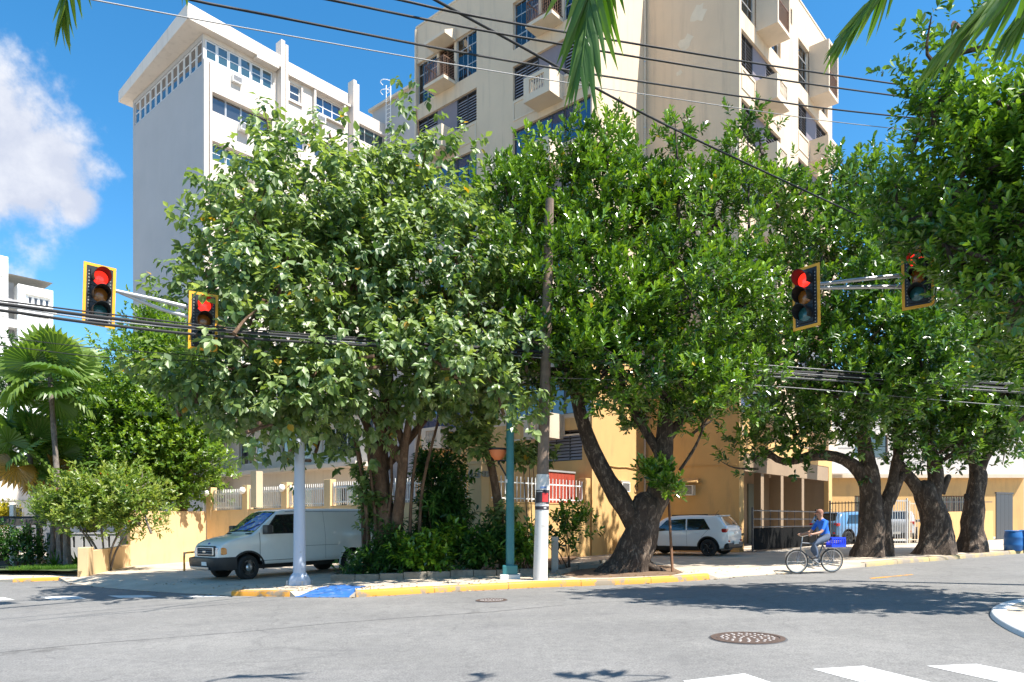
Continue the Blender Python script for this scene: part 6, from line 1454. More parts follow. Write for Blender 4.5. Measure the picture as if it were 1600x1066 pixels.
LG = 'bundled cables strung below the traffic signals'
for k, (yl, ym, yr, r_, m_, lab) in enumerate(((470, 549, 594, .016, M_CABLE, 'top wire of the low bundle'), (475, 551, 597, .034, M_CABLE, 'thick upper cable of the low bundle'), (485, 556, 602, .030, M_CABLE, 'thick second cable of the low bundle'), (478, 560, 607, .014, M_CABLEG, 'pale wire just under the thick cables of the low bundle'))):
    cable(lab + ', tied to the utility pole', [(-120, yl - 12, 11.6), (0, yl, 12.6), (170, yl + 21 + k, 13.9), (400, yl + 46 - k * .5, 15.6), (852, ym, 18.7), (1050, ym + 18, 19.6), (1300, ym + 34, 20.8), (1550, yr + 3, 22.2), (1700, yr + 10, 23)], r_, m_, LG)
for k, (ym, y2, y3, r_, m_, lab) in enumerate(((548, 574, 597, .016, M_CABLEG, 'glinting wire right of the utility pole, highest of its set'), (562, 583, 606, .013, M_CABLEG, 'glinting wire right of the utility pole, second of its set'), (575, 592, 612, .011, M_CABLE, 'thin dark wire right of the utility pole'), (590, 606, 632, .013, M_CABLEG, 'pale wire hanging lowest right of the utility pole'))):
    cable(lab, [(856, ym, 18.8), (1050, (ym * .55 + y2 * .45) , 19.4), (1240, y2, 20.2), (1550, y3, 22.0), (1700, y3 + 8, 23)], r_, m_, LG)
for k, (y0, y1, y2, lab) in enumerate(((527, 558, 590, 'thin service wire over the fan palm'), (540, 566, 600, 'lower thin service wire over the fan palm'))):
    cable(lab, [(-100, y0 - 8, 14), (0, y0, 14.8), (160, y0 + 18, 15.6), (340, y1, 16.4), (560, y1 + 18, 17.4), (848, y2, 18.75)], .009, M_CABLE, LG)
# ------------------------------------------------------------------ vehicles
class Car:
    def __init__(s, name, label, M, zt, zl, plan, tumble, belt, cat, group=None):
        s.root = thing(name, label, cat, M=M, group=group); s.M = M
        s.zt_, s.zl_, s.plan, s.tumble, s.belt = zt, zl, plan, tumble, belt
    def zt(s, x): return float(np.interp(x, [p[0] for p in s.zt_], [p[1] for p in s.zt_]))
    def zl(s, x): return float(np.interp(x, [p[0] for p in s.zl_], [p[1] for p in s.zl_]))
    def hw(s, x, z):
        w = float(np.interp(x, [p[0] for p in s.plan], [p[1] for p in s.plan]))
        if z > s.belt: w -= s.tumble * ((z - s.belt) / .8) ** 1.25
        if z < .62: w -= .10 * ((.62 - z) / .3) ** 2 * .5
        if s.belt - .30 < z < s.belt: w += .012 * math.sin((z - s.belt + .30) / .30 * math.pi)
        return w
    FR = (0, .03, .10, .2, .32, .44, .56, .68, .79, .88, .945, .985, 1.0); YM = (.96, .995, 1, 1, 1, 1, 1, 1, 1, 1, .995, .965, .90)
    def top(s, x, y):
        w = s.hw(x, s.zt(x)) * .90; return s.zt(x) + .025 * (1 - min(1, abs(y) / max(.01, w)) ** 2)
    def body(s, xs, m, cuts=(), rad=.4, name='body'):
        mb = MB(); rows = []
        for x in xs:
            a, b = s.zl(x), s.zt(x); half = []
            for f, q in zip(s.FR, s.YM):
                z = a + f * (b - a); half.append((s.hw(x, z) * q, z))
            wt = half[-1][0]
            tops = [(wt * t, s.top(x, wt * t)) for t in (.66, .33, 0)]
            r_ = half + tops
            rows.append([(x, y, z) for y, z in r_] + [(x, -y, z) for y, z in r_[-2::-1]])
        n = len(rows[0]); vs = [p for r_ in rows for p in r_]
        fs = [(k * n + j, k * n + (j + 1) % n, (k + 1) * n + (j + 1) % n, (k + 1) * n + j) for k in range(len(xs) - 1) for j in range(n)]
        fs += [tuple(range(n))[::-1], tuple((len(xs) - 1) * n + j for j in range(n))]
        mb.add(vs, fs); me = mb.mesh(name, m)
        bm = bmesh.new(); bm.from_mesh(me); bmesh.ops.recalc_face_normals(bm, faces=bm.faces); bm.to_mesh(me); bm.free()
        o = inst(name, me, s.root, s.M)
        if cuts:
            cb = MB()
            for cx, cz in cuts:
                for y0, y1 in ((.52, 1.4), (-1.4, -.52)):
                    v = [(cx + rad * math.cos(t), yy, cz + rad * math.sin(t)) for yy in (y0, y1) for t in np.linspace(0, 2 * math.pi, 29)[:-1]]
                    cb.add(v, [tuple(range(28)), tuple(range(28, 56))[::-1]] + [(j, 28 + j, 28 + (j + 1) % 28, (j + 1) % 28) for j in range(28)])
            cm = cb.mesh('cutter', M_BLACK); bm = bmesh.new(); bm.from_mesh(cm); bmesh.ops.recalc_face_normals(bm, faces=bm.faces); bm.to_mesh(cm); bm.free()
            co = inst('cutter', cm, None, s.M); md = o.modifiers.new('arches', 'BOOLEAN'); md.object = co; md.operation = 'DIFFERENCE'; md.solver = 'EXACT'
            dg = bpy.context.evaluated_depsgraph_get(); dg.update(); nm = bpy.data.meshes.new_from_object(o.evaluated_get(dg))
            o.modifiers.clear(); o.data = nm; bpy.data.objects.remove(co)
            if M_BLACK.name not in [q.name for q in nm.materials if q]: nm.materials.append(M_BLACK)
            bi = [q.name for q in nm.materials].index(M_BLACK.name)
            for p in nm.polygons:
                for cx, cz in cuts:
                    c = p.center
                    if abs(c.y) < s.hw(c.x, .6) - .012 and (c.x - cx) ** 2 + (c.z - cz) ** 2 <= (rad + .002) ** 2 and c.z > .1 and abs(c.y) > .45: p.material_index = bi
        me = o.data; me.polygons.foreach_set('use_smooth', [True] * len(me.polygons)); me.set_sharp_from_angle(angle=R(38)); s.bodyo = o
        return o
    def side(s, quad, m, name, parent=None, nu=8, nv=5, off=.006, sides=(1,)):
        out = None
        for sg in sides:
            mb = MB(); vs = []
            A, B, C, D = quad
            for j in range(nv + 1):
                for i in range(nu + 1):
                    u, v = i / nu, j / nv
                    x = (A[0] * (1 - u) + B[0] * u) * (1 - v) + (D[0] * (1 - u) + C[0] * u) * v; z = (A[1] * (1 - u) + B[1] * u) * (1 - v) + (D[1] * (1 - u) + C[1] * u) * v
                    vs.append((x, sg * (s.hw(x, z) + off), z))
            mb.add(vs, [(j * (nu + 1) + i, j * (nu + 1) + i + 1, (j + 1) * (nu + 1) + i + 1, (j + 1) * (nu + 1) + i) for j in range(nv) for i in range(nu)])
            out = inst(name, mb.mesh(name, m, 60), parent or s.root, s.M)
        return out
    def over(s, x0, x1, y0, y1, y0b, y1b, m, name, off=.008, nx=8, ny=10, parent=None):
        mb = MB(); vs = []
        for i in range(nx + 1):
            x = x0 + (x1 - x0) * i / nx
            dz = (s.zt(x + .01) - s.zt(x - .01)) / .02; nrm = Vector((-dz, 0, 1)).normalized() * off
            for j in range(ny + 1):
                a, b = y0 + (y0b - y0) * i / nx, y1 + (y1b - y1) * i / nx
                y = a + (b - a) * j / ny; vs.append((x + nrm.x, y, s.top(x, y) + nrm.z))
        mb.add(vs, [(i * (ny + 1) + j, i * (ny + 1) + j + 1, (i + 1) * (ny + 1) + j + 1, (i + 1) * (ny + 1) + j) for i in range(nx) for j in range(ny)])
        return inst(name, mb.mesh(name, m, 60), parent or s.root, s.M)
    def box(s, x0, x1, y0, y1, z0, z1, m, name, parent=None, bevel=.008):
        o = MB().box(0, x1 - x0, 0, y1 - y0, 0, z1 - z0).build(name, m, parent or s.root, M=s.M @ Matrix.Translation((x0, y0, z0)))
        if bevel: b = o.modifiers.new('edge', 'BEVEL'); b.width = bevel; b.segments = 2
        return o
    def wheel(s, x, y, r, w, style, steer=0):
        sg = 1 if y > 0 else -1
        Mw = s.M @ Matrix.Translation((x, y, r)) @ Matrix.Rotation(R(steer), 4, 'Z') @ Matrix.Rotation(R(-90 * sg), 4, 'X')
        mb = MB(); rr = r * .62
        mb.lathe([(rr, -w / 2 + .01), (r - .04, -w / 2), (r - .008, -w / 2 + .03), (r, -w / 2 + .06), (r, w / 2 - .06), (r - .008, w / 2 - .03), (r - .04, w / 2), (rr + .03, w / 2 + .004), (rr, w / 2 - .012)], 32)
        ww = inst('wheel', mb.mesh('wheel', M_RUBBER, 35), s.root, Mw)
        if style == 'steel':
            d = MB(); d.lathe([(rr, w / 2 - .012), (rr - .015, w / 2 - .02), (rr - .04, w / 2 - .06), (rr * .72, w / 2 - .075), (rr * .66, w / 2 - .03), (rr * .42, w / 2 - .005), (rr * .30, w / 2 + .02), (.001, w / 2 + .03)], 28)
            inst('hubcap', d.mesh('hubcap', M_CHROME_D, 30), ww, Mw)
        else:
            d = MB(); d.lathe([(rr, w / 2 - .012), (rr - .02, w / 2 - .03), (rr - .03, w / 2 - .09), (.001, w / 2 - .09)], 28); inst('rim', d.mesh('rim', M_BLACK, 30), ww, Mw)
            for k in range(5):
                a = 2 * math.pi * k / 5; sp = MB(); vs = []
                for t, dw, tw in ((.12, .045, 0), (.5, .05, .12), (.80, .06, .34), (.985, .075, .55)):
                    for q in (-1, 1): ang = a + tw + q * dw / max(t, .25) * .9; vs.append((rr * t * math.cos(ang), rr * t * math.sin(ang), w / 2 - .012))
                n_ = len(vs); sp.add(vs + [(x_, y_, z_ - .03) for x_, y_, z_ in vs], [(2 * i, 2 * i + 2, 2 * i + 3, 2 * i + 1) for i in range(3)] + [(2 * i, 2 * i + n_, 2 * i + 2 + n_, 2 * i + 2) for i in range(3)] + [(2 * i + 1, 2 * i + 3, 2 * i + 3 + n_, 2 * i + 1 + n_) for i in range(3)])
                inst('spoke', sp.mesh('spoke', M_CHROME_D), ww, Mw)
            d = MB(); d.lathe([(.06, w / 2 - .04), (.06, w / 2 - .004), (.001, w / 2)], 14); inst('hubcap', d.mesh('hubcap', M_BLACK, 30), ww, Mw)
M_CHROME_D = mat('brushed_alloy', (.55, .55, .56), .28, metal=.9)
def drive_frame(fw, rw, zf):      # front wheel and rear wheel contact points on the visible (left) side, half track
    pass
def car_matrix(c, h):
    h = Vector((h[0], h[1], h[0] * SL)).normalized(); l = Vector((-h.y, h.x, 0)).normalized(); l = Vector((l.x, l.y, l.x * SL)).normalized(); u = h.cross(l)
    return Matrix(((h.x, l.x, u.x, c.x), (h.y, l.y, u.y, c.y), (h.z, l.z, u.z, c.z), (0, 0, 0, 1)))
# ---- the white van, nose towards the camera
hd = Vector((-.70, -.714, 0)); lf = Vector((-hd.y, hd.x, 0))
fwp = Vector((-7.74, 20.95, 0)); c = fwp - hd * 1.78 - lf * .86; c.z = gz(c.x) + .10
van = Car('cargo_van', 'white windowless cargo van parked nose out in leaf shade, old steel wheels', car_matrix(c, hd),
          zt=[(-2.72, 1.90), (-2.66, 1.99), (-2.5, 2.045), (-1.5, 2.075), (.2, 2.07), (.62, 2.045), (.80, 1.985), (1.05, 1.80), (1.58, 1.36), (1.66, 1.315), (1.95, 1.265), (2.3, 1.18), (2.46, 1.11), (2.55, 1.02), (2.60, .90)],
          zl=[(-2.72, .58), (-2.6, .46), (2.3, .44), (2.6, .52)],
          plan=[(-2.72, .90), (-2.62, .975), (-2.2, .995), (1.2, .995), (1.9, .975), (2.35, .935), (2.55, .89), (2.60, .85)], tumble=.145, belt=1.22, cat='van')
van.body([-2.72, -2.69, -2.64, -2.55, -2.4, -2.1, -1.7, -1.3, -.9, -.5, -.1, .2, .45, .62, .72, .82, .94, 1.06, 1.2, 1.35, 1.5, 1.6, 1.66, 1.78, 1.95, 2.12, 2.3, 2.4, 2.47, 2.53, 2.57, 2.6], M_VAN, cuts=((1.78, .37), (-1.74, .37)), rad=.45)
wsn = van.over(.80, 1.55, -.76, .76, -.86, .86, M_GWIND, 'windscreen', off=.010)
van.over(.86, 1.50, .02, .72, -.42, .84, mat('blue_sky_reflection', (.025, .16, .68), .06, coat=1.0, spec=.8), 'sky_reflection', off=.014, parent=wsn)  # blue panel over the glass: reflected sky put into its colour
for x in (-.2,): MB().bar((1.56, -.5, 1.42), (1.22, .25, 1.72), .02, .02).bar((1.56, .25, 1.43), (1.30, .75, 1.63), .02, .02).build('wiper', M_BLACK, wsn, M=van.M)
MB().add([(1.57, -.84, van.top(1.57, .8) + .012), (1.57, .84, van.top(1.57, .8) + .012), (1.645, .86, van.top(1.64, .8) + .010), (1.645, -.86, van.top(1.64, .8) + .010)], [(0, 3, 2, 1)]).build('cowl_grille', M_BLACK, van.root, M=van.M)
dr = van.side([(.10, .56), (1.42, .56), (1.42, 1.36), (.10, 1.36)], M_VAN, 'door', off=.004, sides=(1, -1))
van.side([(.17, 1.33), (1.34, 1.33), (.86, 1.90), (.17, 1.93)], M_BLACK, 'window_seal', off=.006, sides=(1, -1)); van.side([(.205, 1.36), (1.26, 1.36), (.835, 1.87), (.205, 1.895)], M_GCAR, 'side_window', off=.010, sides=(1, -1))
M_SEAM = mat('panel_gap', (.10, .10, .095), .8)
for q in ([(.085, .55), (.10, .55), (.10, 1.96), (.085, 1.96)], [(1.42, .60), (1.435, .60), (1.435, 1.38), (1.42, 1.38)], [(.10, .545), (1.42, .545), (1.42, .56), (.10, .56)], [(-.75, .52), (-.742, .52), (-.742, 1.98), (-.75, 1.98)], [(-2.45, .62), (-2.44, .62), (-2.44, 1.98), (-2.45, 1.98)], [(-1.2, .93), (.08, .93), (.08, .94), (-1.2, .94)], [(-2.6, .93), (-2.3, .93), (-2.3, .94), (-2.6, .94)]):
    van.side(q, M_SEAM, 'panel_gap', off=.0055, sides=(1, -1), nu=4, nv=8)
van.side([(-2.60, 1.985), (.55, 1.985), (.55, 2.0), (-2.6, 2.0)], M_SEAM, 'drip_rail', off=.012, nu=16, nv=1, sides=(1, -1))
van.box(.16, .36, .992, 1.022, 1.02, 1.085, M_BLACK, 'door_handle'); van.box(.24, .27, .99, 1.015, .9, .94, M_BLACK, 'door_lock')
mi = van.box(1.16, 1.34, .98, 1.30, 1.34, 1.60, M_BLACK, 'mirror', bevel=.03); van.box(1.155, 1.16, 1.02, 1.28, 1.38, 1.57, M_CLEAR, 'mirror_glass', mi, bevel=0)
van.box(1.16, 1.34, -1.30, -.98, 1.34, 1.60, M_BLACK, 'mirror', bevel=.03)
# wheel arch flares, bumper, grille, lamps
for cx in (1.78, -1.74):
    for sg in (1, -1):
        mb = MB(); vs = []
        for t in np.linspace(-.15, math.pi + .15, 25):
            for rr_, oy in ((.448, .004), (.448, .022), (.495, .022), (.50, .004)):
                x, z = cx + rr_ * math.cos(t), .37 + rr_ * math.sin(t); vs.append((x, sg * (van.hw(min(2.6, x), z) + oy), z))
        mb.add(vs, [(4 * i + k, 4 * i + 4 + k, 4 * i + 4 + (k + 1) % 4, 4 * i + (k + 1) % 4) for i in range(24) for k in range(4)])
        inst('wheel_arch', mb.mesh('wheel_arch', M_BLACK if cx > 0 else M_VAN, 40), van.root, van.M)
bp = MB()
pr = [(.34, .03), (.34, .09), (.44, .13), (.60, .15), (.68, .14), (.70, .04)]
vs = []
xs_ = [(2.12, 1.0), (2.38, .99), (2.56, .93), (2.66, .80), (2.70, .5), (2.71, 0)]; path = xs_ + [(x, -y) for x, y in xs_[-2::-1]]
for x, y in path:
    for z, o in pr: k = math.hypot(x - 2.1, y) ; vs.append((x + (o - .03) * (1 if abs(y) < .95 else .2), y + (o - .03) * (.25 if y > 0 else -.25) * (1 if abs(y) > .6 else 0), z))
bp.add(vs, [(6 * i + k, 6 * i + k + 1, 6 * i + 7 + k, 6 * i + 6 + k) for i in range(len(path) - 1) for k in range(5)])
bpo = inst('front_bumper', bp.mesh('front_bumper', M_BLACK, 45), van.root, van.M)
van.box(2.795, 2.825, -.62, .62, .36, .43, mat('dull_chrome_bar', (.42, .40, .38), .35, metal=.8, var=.2, scale=8), 'bumper_strip', bpo); van.box(2.80, 2.83, .20, .52, .47, .58, M_PLATE, 'licence_plate', bpo)
van.box(2.56, 2.625, -.62, .62, .72, 1.03, M_BLACK, 'grille_surround', bevel=.03); 
gs = van.box(2.60, 2.645, -.56, .56, .75, 1.0, M_CHROME_D, 'grille', bevel=.02); van.box(2.63, 2.65, -.52, .52, .78, .97, M_DARK, 'grille_opening', gs, bevel=.01)
for k in range(3): van.box(2.645, 2.66, -.53, .53, .80 + k * .06, .80 + k * .06 + .008, M_STEEL, 'grille_bar', gs, bevel=.004)
MB().lathe([(.075, 0), (.07, .012), (.001, .016)], 20).build('badge', mat('blue_badge', (.02, .06, .30), .3), gs, M=van.M @ Matrix.Translation((2.50, 0, 1.085)) @ Matrix.Rotation(R(55), 4, 'Y') @ Matrix.Scale(.5, 4, (1, 0, 0)))
van.box(2.655, 2.668, -.10, .10, .835, .885, M_CHROME_D, 'grille_emblem', gs, bevel=.01)
for sg in (1, -1):
    van.box(2.50, 2.60, *sorted((sg * .62, sg * .80)), .77, .98, M_CLEAR, 'headlight', bevel=.02); van.box(2.36, 2.55, *sorted((sg * .79, sg * .925)), .77, .98, M_AMBER, 'indicator', bevel=.025)
for sg in (1, -1):
    van.box(-2.735, -2.66, *sorted((sg * .80, sg * .93)), 1.0, 1.45, M_RED, 'tail_light', bevel=.015)
van.box(-2.85, -2.68, -.95, .95, .42, .60, M_STEEL, 'rear_bumper', bevel=.02)
for x, st in ((1.78, 14), (-1.74, 0)):
    van.wheel(x, .86, .37, .23, 'steel', st); van.wheel(x, -.86, .37, .23, 'steel', st)
van.box(-2.3, 2.2, -.6, .6, .30, .46, M_BLACK, 'underbody', bevel=0)

# ---- small white suv, and two cars behind the fence
def suv(name, label, M, paint, group=None, full=True):
    s = Car(name, label, M, zt=[(-2.02, .92), (-1.985, 1.06), (-1.92, 1.13), (-1.62, 1.50), (-1.52, 1.545), (-.9, 1.575), (-.1, 1.58), (.35, 1.55), (.55, 1.48), (1.12, 1.08), (1.20, 1.05), (1.75, .955), (1.93, .86), (2.0, .72)],
            zl=[(-2.02, .42), (-1.8, .28), (1.7, .26), (2.0, .38)], plan=[(-2.02, .72), (-1.95, .80), (-1.75, .865), (-1.2, .885), (1.0, .885), (1.6, .86), (1.9, .78), (2.0, .66)], tumble=.22, belt=.99, cat='car', group=group)
    s.body([-2.02, -2.0, -1.97, -1.93, -1.85, -1.75, -1.66, -1.58, -1.5, -1.35, -1.1, -.8, -.4, 0, .3, .45, .58, .75, .92, 1.08, 1.18, 1.35, 1.55, 1.75, 1.85, 1.92, 1.97, 2.0], paint, cuts=((1.24, .335), (-1.28, .335)), rad=.385)
    s.over(-1.90, -1.64, -.62, .62, -.56, .56, M_GCAR, 'rear_window', off=.008); s.over(.58, 1.10, -.60, .60, -.72, .72, M_GCAR, 'windscreen', off=.008)
    s.side([(-1.38, 1.04), (-.46, 1.01), (-.44, 1.44), (-1.12, 1.43)], M_GCAR, 'side_window', off=.007, sides=(1, -1)); s.side([(-.40, 1.01), (.86, .99), (.42, 1.40), (-.38, 1.44)], M_GCAR, 'side_window', off=.007, sides=(1, -1))
    s.side([(-1.40, 1.02), (.90, .975), (.88, .99), (-1.38, 1.036)], M_BLACK, 'belt_trim', off=.008, nu=16, nv=1, sides=(1, -1))
    for q in ([(-.44, .34), (-.432, .34), (-.432, 1.0), (-.44, 1.0)], [(.80, .34), (.808, .34), (.808, .96), (.80, .96)], [(-1.02, .72), (-1.012, .72), (-1.30, 1.02), (-1.31, 1.02)]): s.side(q, M_SEAM, 'panel_gap', off=.004, nu=2, nv=8, sides=(1, -1))
    s.side([(-.86, .24), (.82, .24), (.82, .40), (-.86, .38)], M_BLACK, 'sill_cladding', off=.012, nu=12, nv=4, sides=(1, -1))
    for cx in (1.24, -1.28):
        for sg in (1, -1):
            mb = MB(); vs = []
            for t in np.linspace(-.2, math.pi + .2, 25):
                for rr_, oy in ((.382, .0), (.382, .018), (.435, .018), (.438, .0)):
                    x, z = cx + rr_ * math.cos(t), .335 + rr_ * math.sin(t); vs.append((x, sg * (s.hw(max(-2.0, min(2.0, x)), z) + oy), z))
            mb.add(vs, [(4 * i + k, 4 * i + 4 + k, 4 * i + 4 + (k + 1) % 4, 4 * i + (k + 1) % 4) for i in range(24) for k in range(4)]); inst('wheel_arch', mb.mesh('wheel_arch', M_BLACK, 40), s.root, s.M)
    for x in (-.98, .10): s.box(x, x + .20, .885, .912, .87, .905, paint, 'door_handle')
    for sg in (1, -1):
        s.box(.72, .90, *sorted((sg * .88, sg * 1.06)), .98, 1.12, paint, 'mirror', bevel=.03)
        s.box(-2.005, -1.80, *sorted((sg * .60, sg * .855)), .90, 1.05, M_RED, 'tail_light', bevel=.035); s.box(-2.05, -2.0, *sorted((sg * .56, sg * .70)), .53, .61, M_RED, 'reflector', bevel=.01)
        s.box(1.84, 1.97, *sorted((sg * .50, sg * .76)), .70, .82, M_CLEAR, 'headlight', bevel=.03)
    rb = s.box(-2.065, -1.86, -.80, .80, .28, .50, M_BLACK, 'rear_bumper', bevel=.05); s.box(-2.085, -2.06, -.24, .24, .44, .56, M_PLATE, 'licence_plate', rb, bevel=.004)
    MB().lathe([(.05, 0), (.045, .01), (.001, .012)], 16).build('badge', M_CHROME_D, s.root, M=s.M @ Matrix.Translation((-2.025, 0, .86)) @ Matrix.Rotation(R(-90), 4, 'Y'))
    s.box(-1.66, -1.50, -.55, .55, 1.525, 1.56, paint, 'spoiler', bevel=.015)
    for sg in (1, -1): s.box(-1.2, .3, *sorted((sg * .56, sg * .585)), 1.565, 1.61, M_BLACK, 'roof_rail', bevel=.01)
    MB().tube([(-1.25, 0, 1.58), (-1.42, 0, 1.74)], .008, 5).build('aerial', M_BLACK, s.root, M=s.M)
    for x in (1.24, -1.28): s.wheel(x, .775, .335, .21, 'alloy'); s.wheel(x, -.775, .335, .21, 'alloy')
    s.box(-1.7, 1.7, -.6, .6, .2, .3, M_BLACK, 'underbody', bevel=0)
    return s
hd = Vector((-.80, .60, 0)); lf = Vector((-hd.y, hd.x, 0)); rwp = Vector((7.52, 27.35, 0)); c = rwp + hd * 1.28 - lf * .775; c.z = gz(c.x) + .135
suv('compact_suv', 'small white suv parked against the yellow wall behind the leaning tree', car_matrix(c, hd), M_SUV)
c = at(1330, 845, 36.0); c.z = gz(c.x) + .135
suv('parked_car', 'blue car half hidden behind the dark fence beside the carport', car_matrix(c, Vector((.9, .45, 0))), M_CARB, 'cars parked behind the fence')
c = at(1402, 845, 36.8); c.z = gz(c.x) + .135
suv('parked_car', 'pale grey car seen between two thick trunks', car_matrix(c, Vector((.5, .85, 0))), M_CARG, 'cars parked behind the fence')

# ------------------------------------------------------------------ cyclist and bicycle, riding to the left
BX = gp(1300, 894.5, .02); bh_ = Vector((-1, -.12, -.02)).normalized()
Mb_ = car_matrix(Vector((BX.x, BX.y, gz(BX.x) + .02)), (-1, -.12))       # x forward from the rear axle, y to the rider's left
bike = thing('bicycle', 'dark city bicycle ridden to the left by the person in blue', 'bicycle', M=Mb_)
r_w = .335
for x in (0, 1.04):
    Mw = Mb_ @ Matrix.Translation((x, 0, r_w)) @ Matrix.Rotation(R(90), 4, 'X')
    ty = MB(); ty.lathe([(r_w - .035, -.018), (r_w - .01, -.022), (r_w, 0), (r_w - .01, .022), (r_w - .035, .018), (r_w - .035, -.018)], 36)
    w = inst('wheel', ty.mesh('wheel', M_RUBBER, 60), bike, Mw)
    rm = MB(); rm.lathe([(r_w - .055, -.012), (r_w - .034, -.014), (r_w - .034, .014), (r_w - .055, .012), (r_w - .055, -.012)], 36); inst('rim', rm.mesh('rim', M_CHROME_D, 60), w, Mw)
    sp = MB()
    for k in range(20):
        a = 2 * math.pi * k / 20; sp.tube([(0, 0, .02 if k % 2 else -.02), ((r_w - .045) * math.cos(a), (r_w - .045) * math.sin(a), 0)], .002, 4)
    o = inst('spokes', sp.mesh('spokes', M_CHROME_D), w, Mw); o['kind'] = 'stuff'
    hb = MB(); hb.lathe([(.025, -.05), (.025, .05)], 10); inst('hub', hb.mesh('hub', M_CHROME_D), w, Mw)
bbk = Vector((.44, 0, .28)); seat_t = Vector((.24, 0, .86)); head_b, head_t = Vector((.93, 0, .66)), Vector((.87, 0, .90))
fr_ = MB()
for a, b, r0 in ((bbk, seat_t, .018), (bbk, head_b, .02), (seat_t.lerp(bbk, .12), head_t.lerp(head_b, .2), .018), (head_b, head_t, .02)): fr_.tube([a, b], r0, 8)
for sg in (-1, 1):
    fr_.tube([bbk + Vector((0, sg * .03, 0)), Vector((0, sg * .06, r_w))], .011, 6); fr_.tube([seat_t.lerp(bbk, .15) + Vector((0, sg * .02, 0)), Vector((0, sg * .06, r_w))], .010, 6); fr_.tube([head_b + Vector((0, sg * .05, 0)), Vector((1.04, sg * .05, r_w))], .013, 6)
fr_.build('frame', mat('bicycle_grey_paint', (.10, .11, .13), .35, coat=.6), bike, M=Mb_, smooth=60)
hbm = MB(); hbm.tube([head_t, head_t + Vector((-.02, 0, .14))], .014, 8); hbm.tube(smooth_path([(.74, .30, 1.06), (.82, .24, 1.07), (.87, .08, 1.04), (.87, -.08, 1.04), (.82, -.24, 1.07), (.74, -.30, 1.06)], 20), .013, 8)
hbm.build('handlebar', M_CHROME_D, bike, M=Mb_, smooth=60)
MB().tube([seat_t, seat_t + Vector((-.02, 0, .08))], .013, 8).build('seat_post', M_CHROME_D, bike, M=Mb_)
MB().add([(-.0, .10, .95), (-.0, -.10, .95), (.14, .07, .955), (.14, -.07, .955), (.30, .02, .95), (.30, -.02, .95), (.0, .08, .90), (.0, -.08, .90), (.30, .015, .92), (.30, -.015, .92)], [(0, 1, 3, 2), (2, 3, 5, 4), (6, 8, 9, 7), (0, 2, 4, 8, 6), (1, 7, 9, 5, 3), (0, 6, 7, 1), (4, 5, 9, 8)]).build('saddle', M_BLACK, bike, M=Mb_ @ Matrix.Translation((.06, 0, 0)))
ck = MB(); ck.lathe([(.09, -.004), (.09, .004), (.06, .004), (.06, -.004), (.09, -.004)], 24, Matrix.Translation(bbk + Vector((0, -.06, 0))) @ Matrix.Rotation(R(90), 4, 'X')); ck.bar(bbk + Vector((0, .07, 0)), bbk + Vector((.12, .07, .11)), .02, .02); ck.bar(bbk + Vector((0, -.08, 0)), bbk + Vector((-.12, -.08, -.11)), .02, .02)
ck.box(.51, .61, .08, .17, .38, .40); ck.box(.27, .37, -.18, -.09, .16, .18); ck.build('crank', M_STEEL, bike, M=Mb_)
rk = MB()
for sg in (-1, 1): rk.bar((-.28, sg * .07, .70), (.20, sg * .07, .70), .012, .012); rk.bar((-.05, sg * .07, .70), (0, sg * .07, r_w), .01, .01)
for x in (-.28, -.1, .08): rk.bar((x, -.07, .70), (x, .07, .70), .012, .012)
rk.build('rear_rack', M_STEEL, bike, M=Mb_)
for x in (0, 1.04):
    fd = MB(); vs = []
    for t in np.linspace(R(20), R(165), 16):
        for yy in (-.035, .035): vs.append((x + (r_w + .025) * math.cos(t), yy, r_w + (r_w + .025) * math.sin(t)))
    fd.add(vs, [(2 * i, 2 * i + 2, 2 * i + 3, 2 * i + 1) for i in range(15)]); fd.build('mudguard', M_STEEL, bike, M=Mb_)
Mc_ = Mb_ @ Matrix.Translation((-.13, 0, .712)); crate = thing('plastic_crate', 'bright blue plastic crate strapped on the bicycle rear rack', 'crate', M=Mc_)
MB().box(-.21, .21, -.16, .16, 0, .02).build('floor', M_CRATE, crate, M=Mc_)
for (x0, x1, y0, y1) in ((-.21, .21, -.16, -.145), (-.21, .21, .145, .16), (-.21, -.195, -.145, .145), (.195, .21, -.145, .145)):
    wl = MB(); wl.box(x0, x1, y0, y1, .02, .07); wl.box(x0, x1, y0, y1, .22, .27)
    horiz = x1 - x0 > .1; n_ = 7 if horiz else 5
    for i in range(n_ + 1):
        t = i / n_; 
        if horiz: xx = x0 + (x1 - x0 - .02) * t; wl.box(xx, xx + .02, y0 + .002, y1 - .002, .07, .22)
        else: yy = y0 + (y1 - y0 - .02) * t; wl.box(x0 + .002, x1 - .002, yy, yy + .02, .07, .22)
    wl.build('side', M_CRATE, crate, M=Mc_)
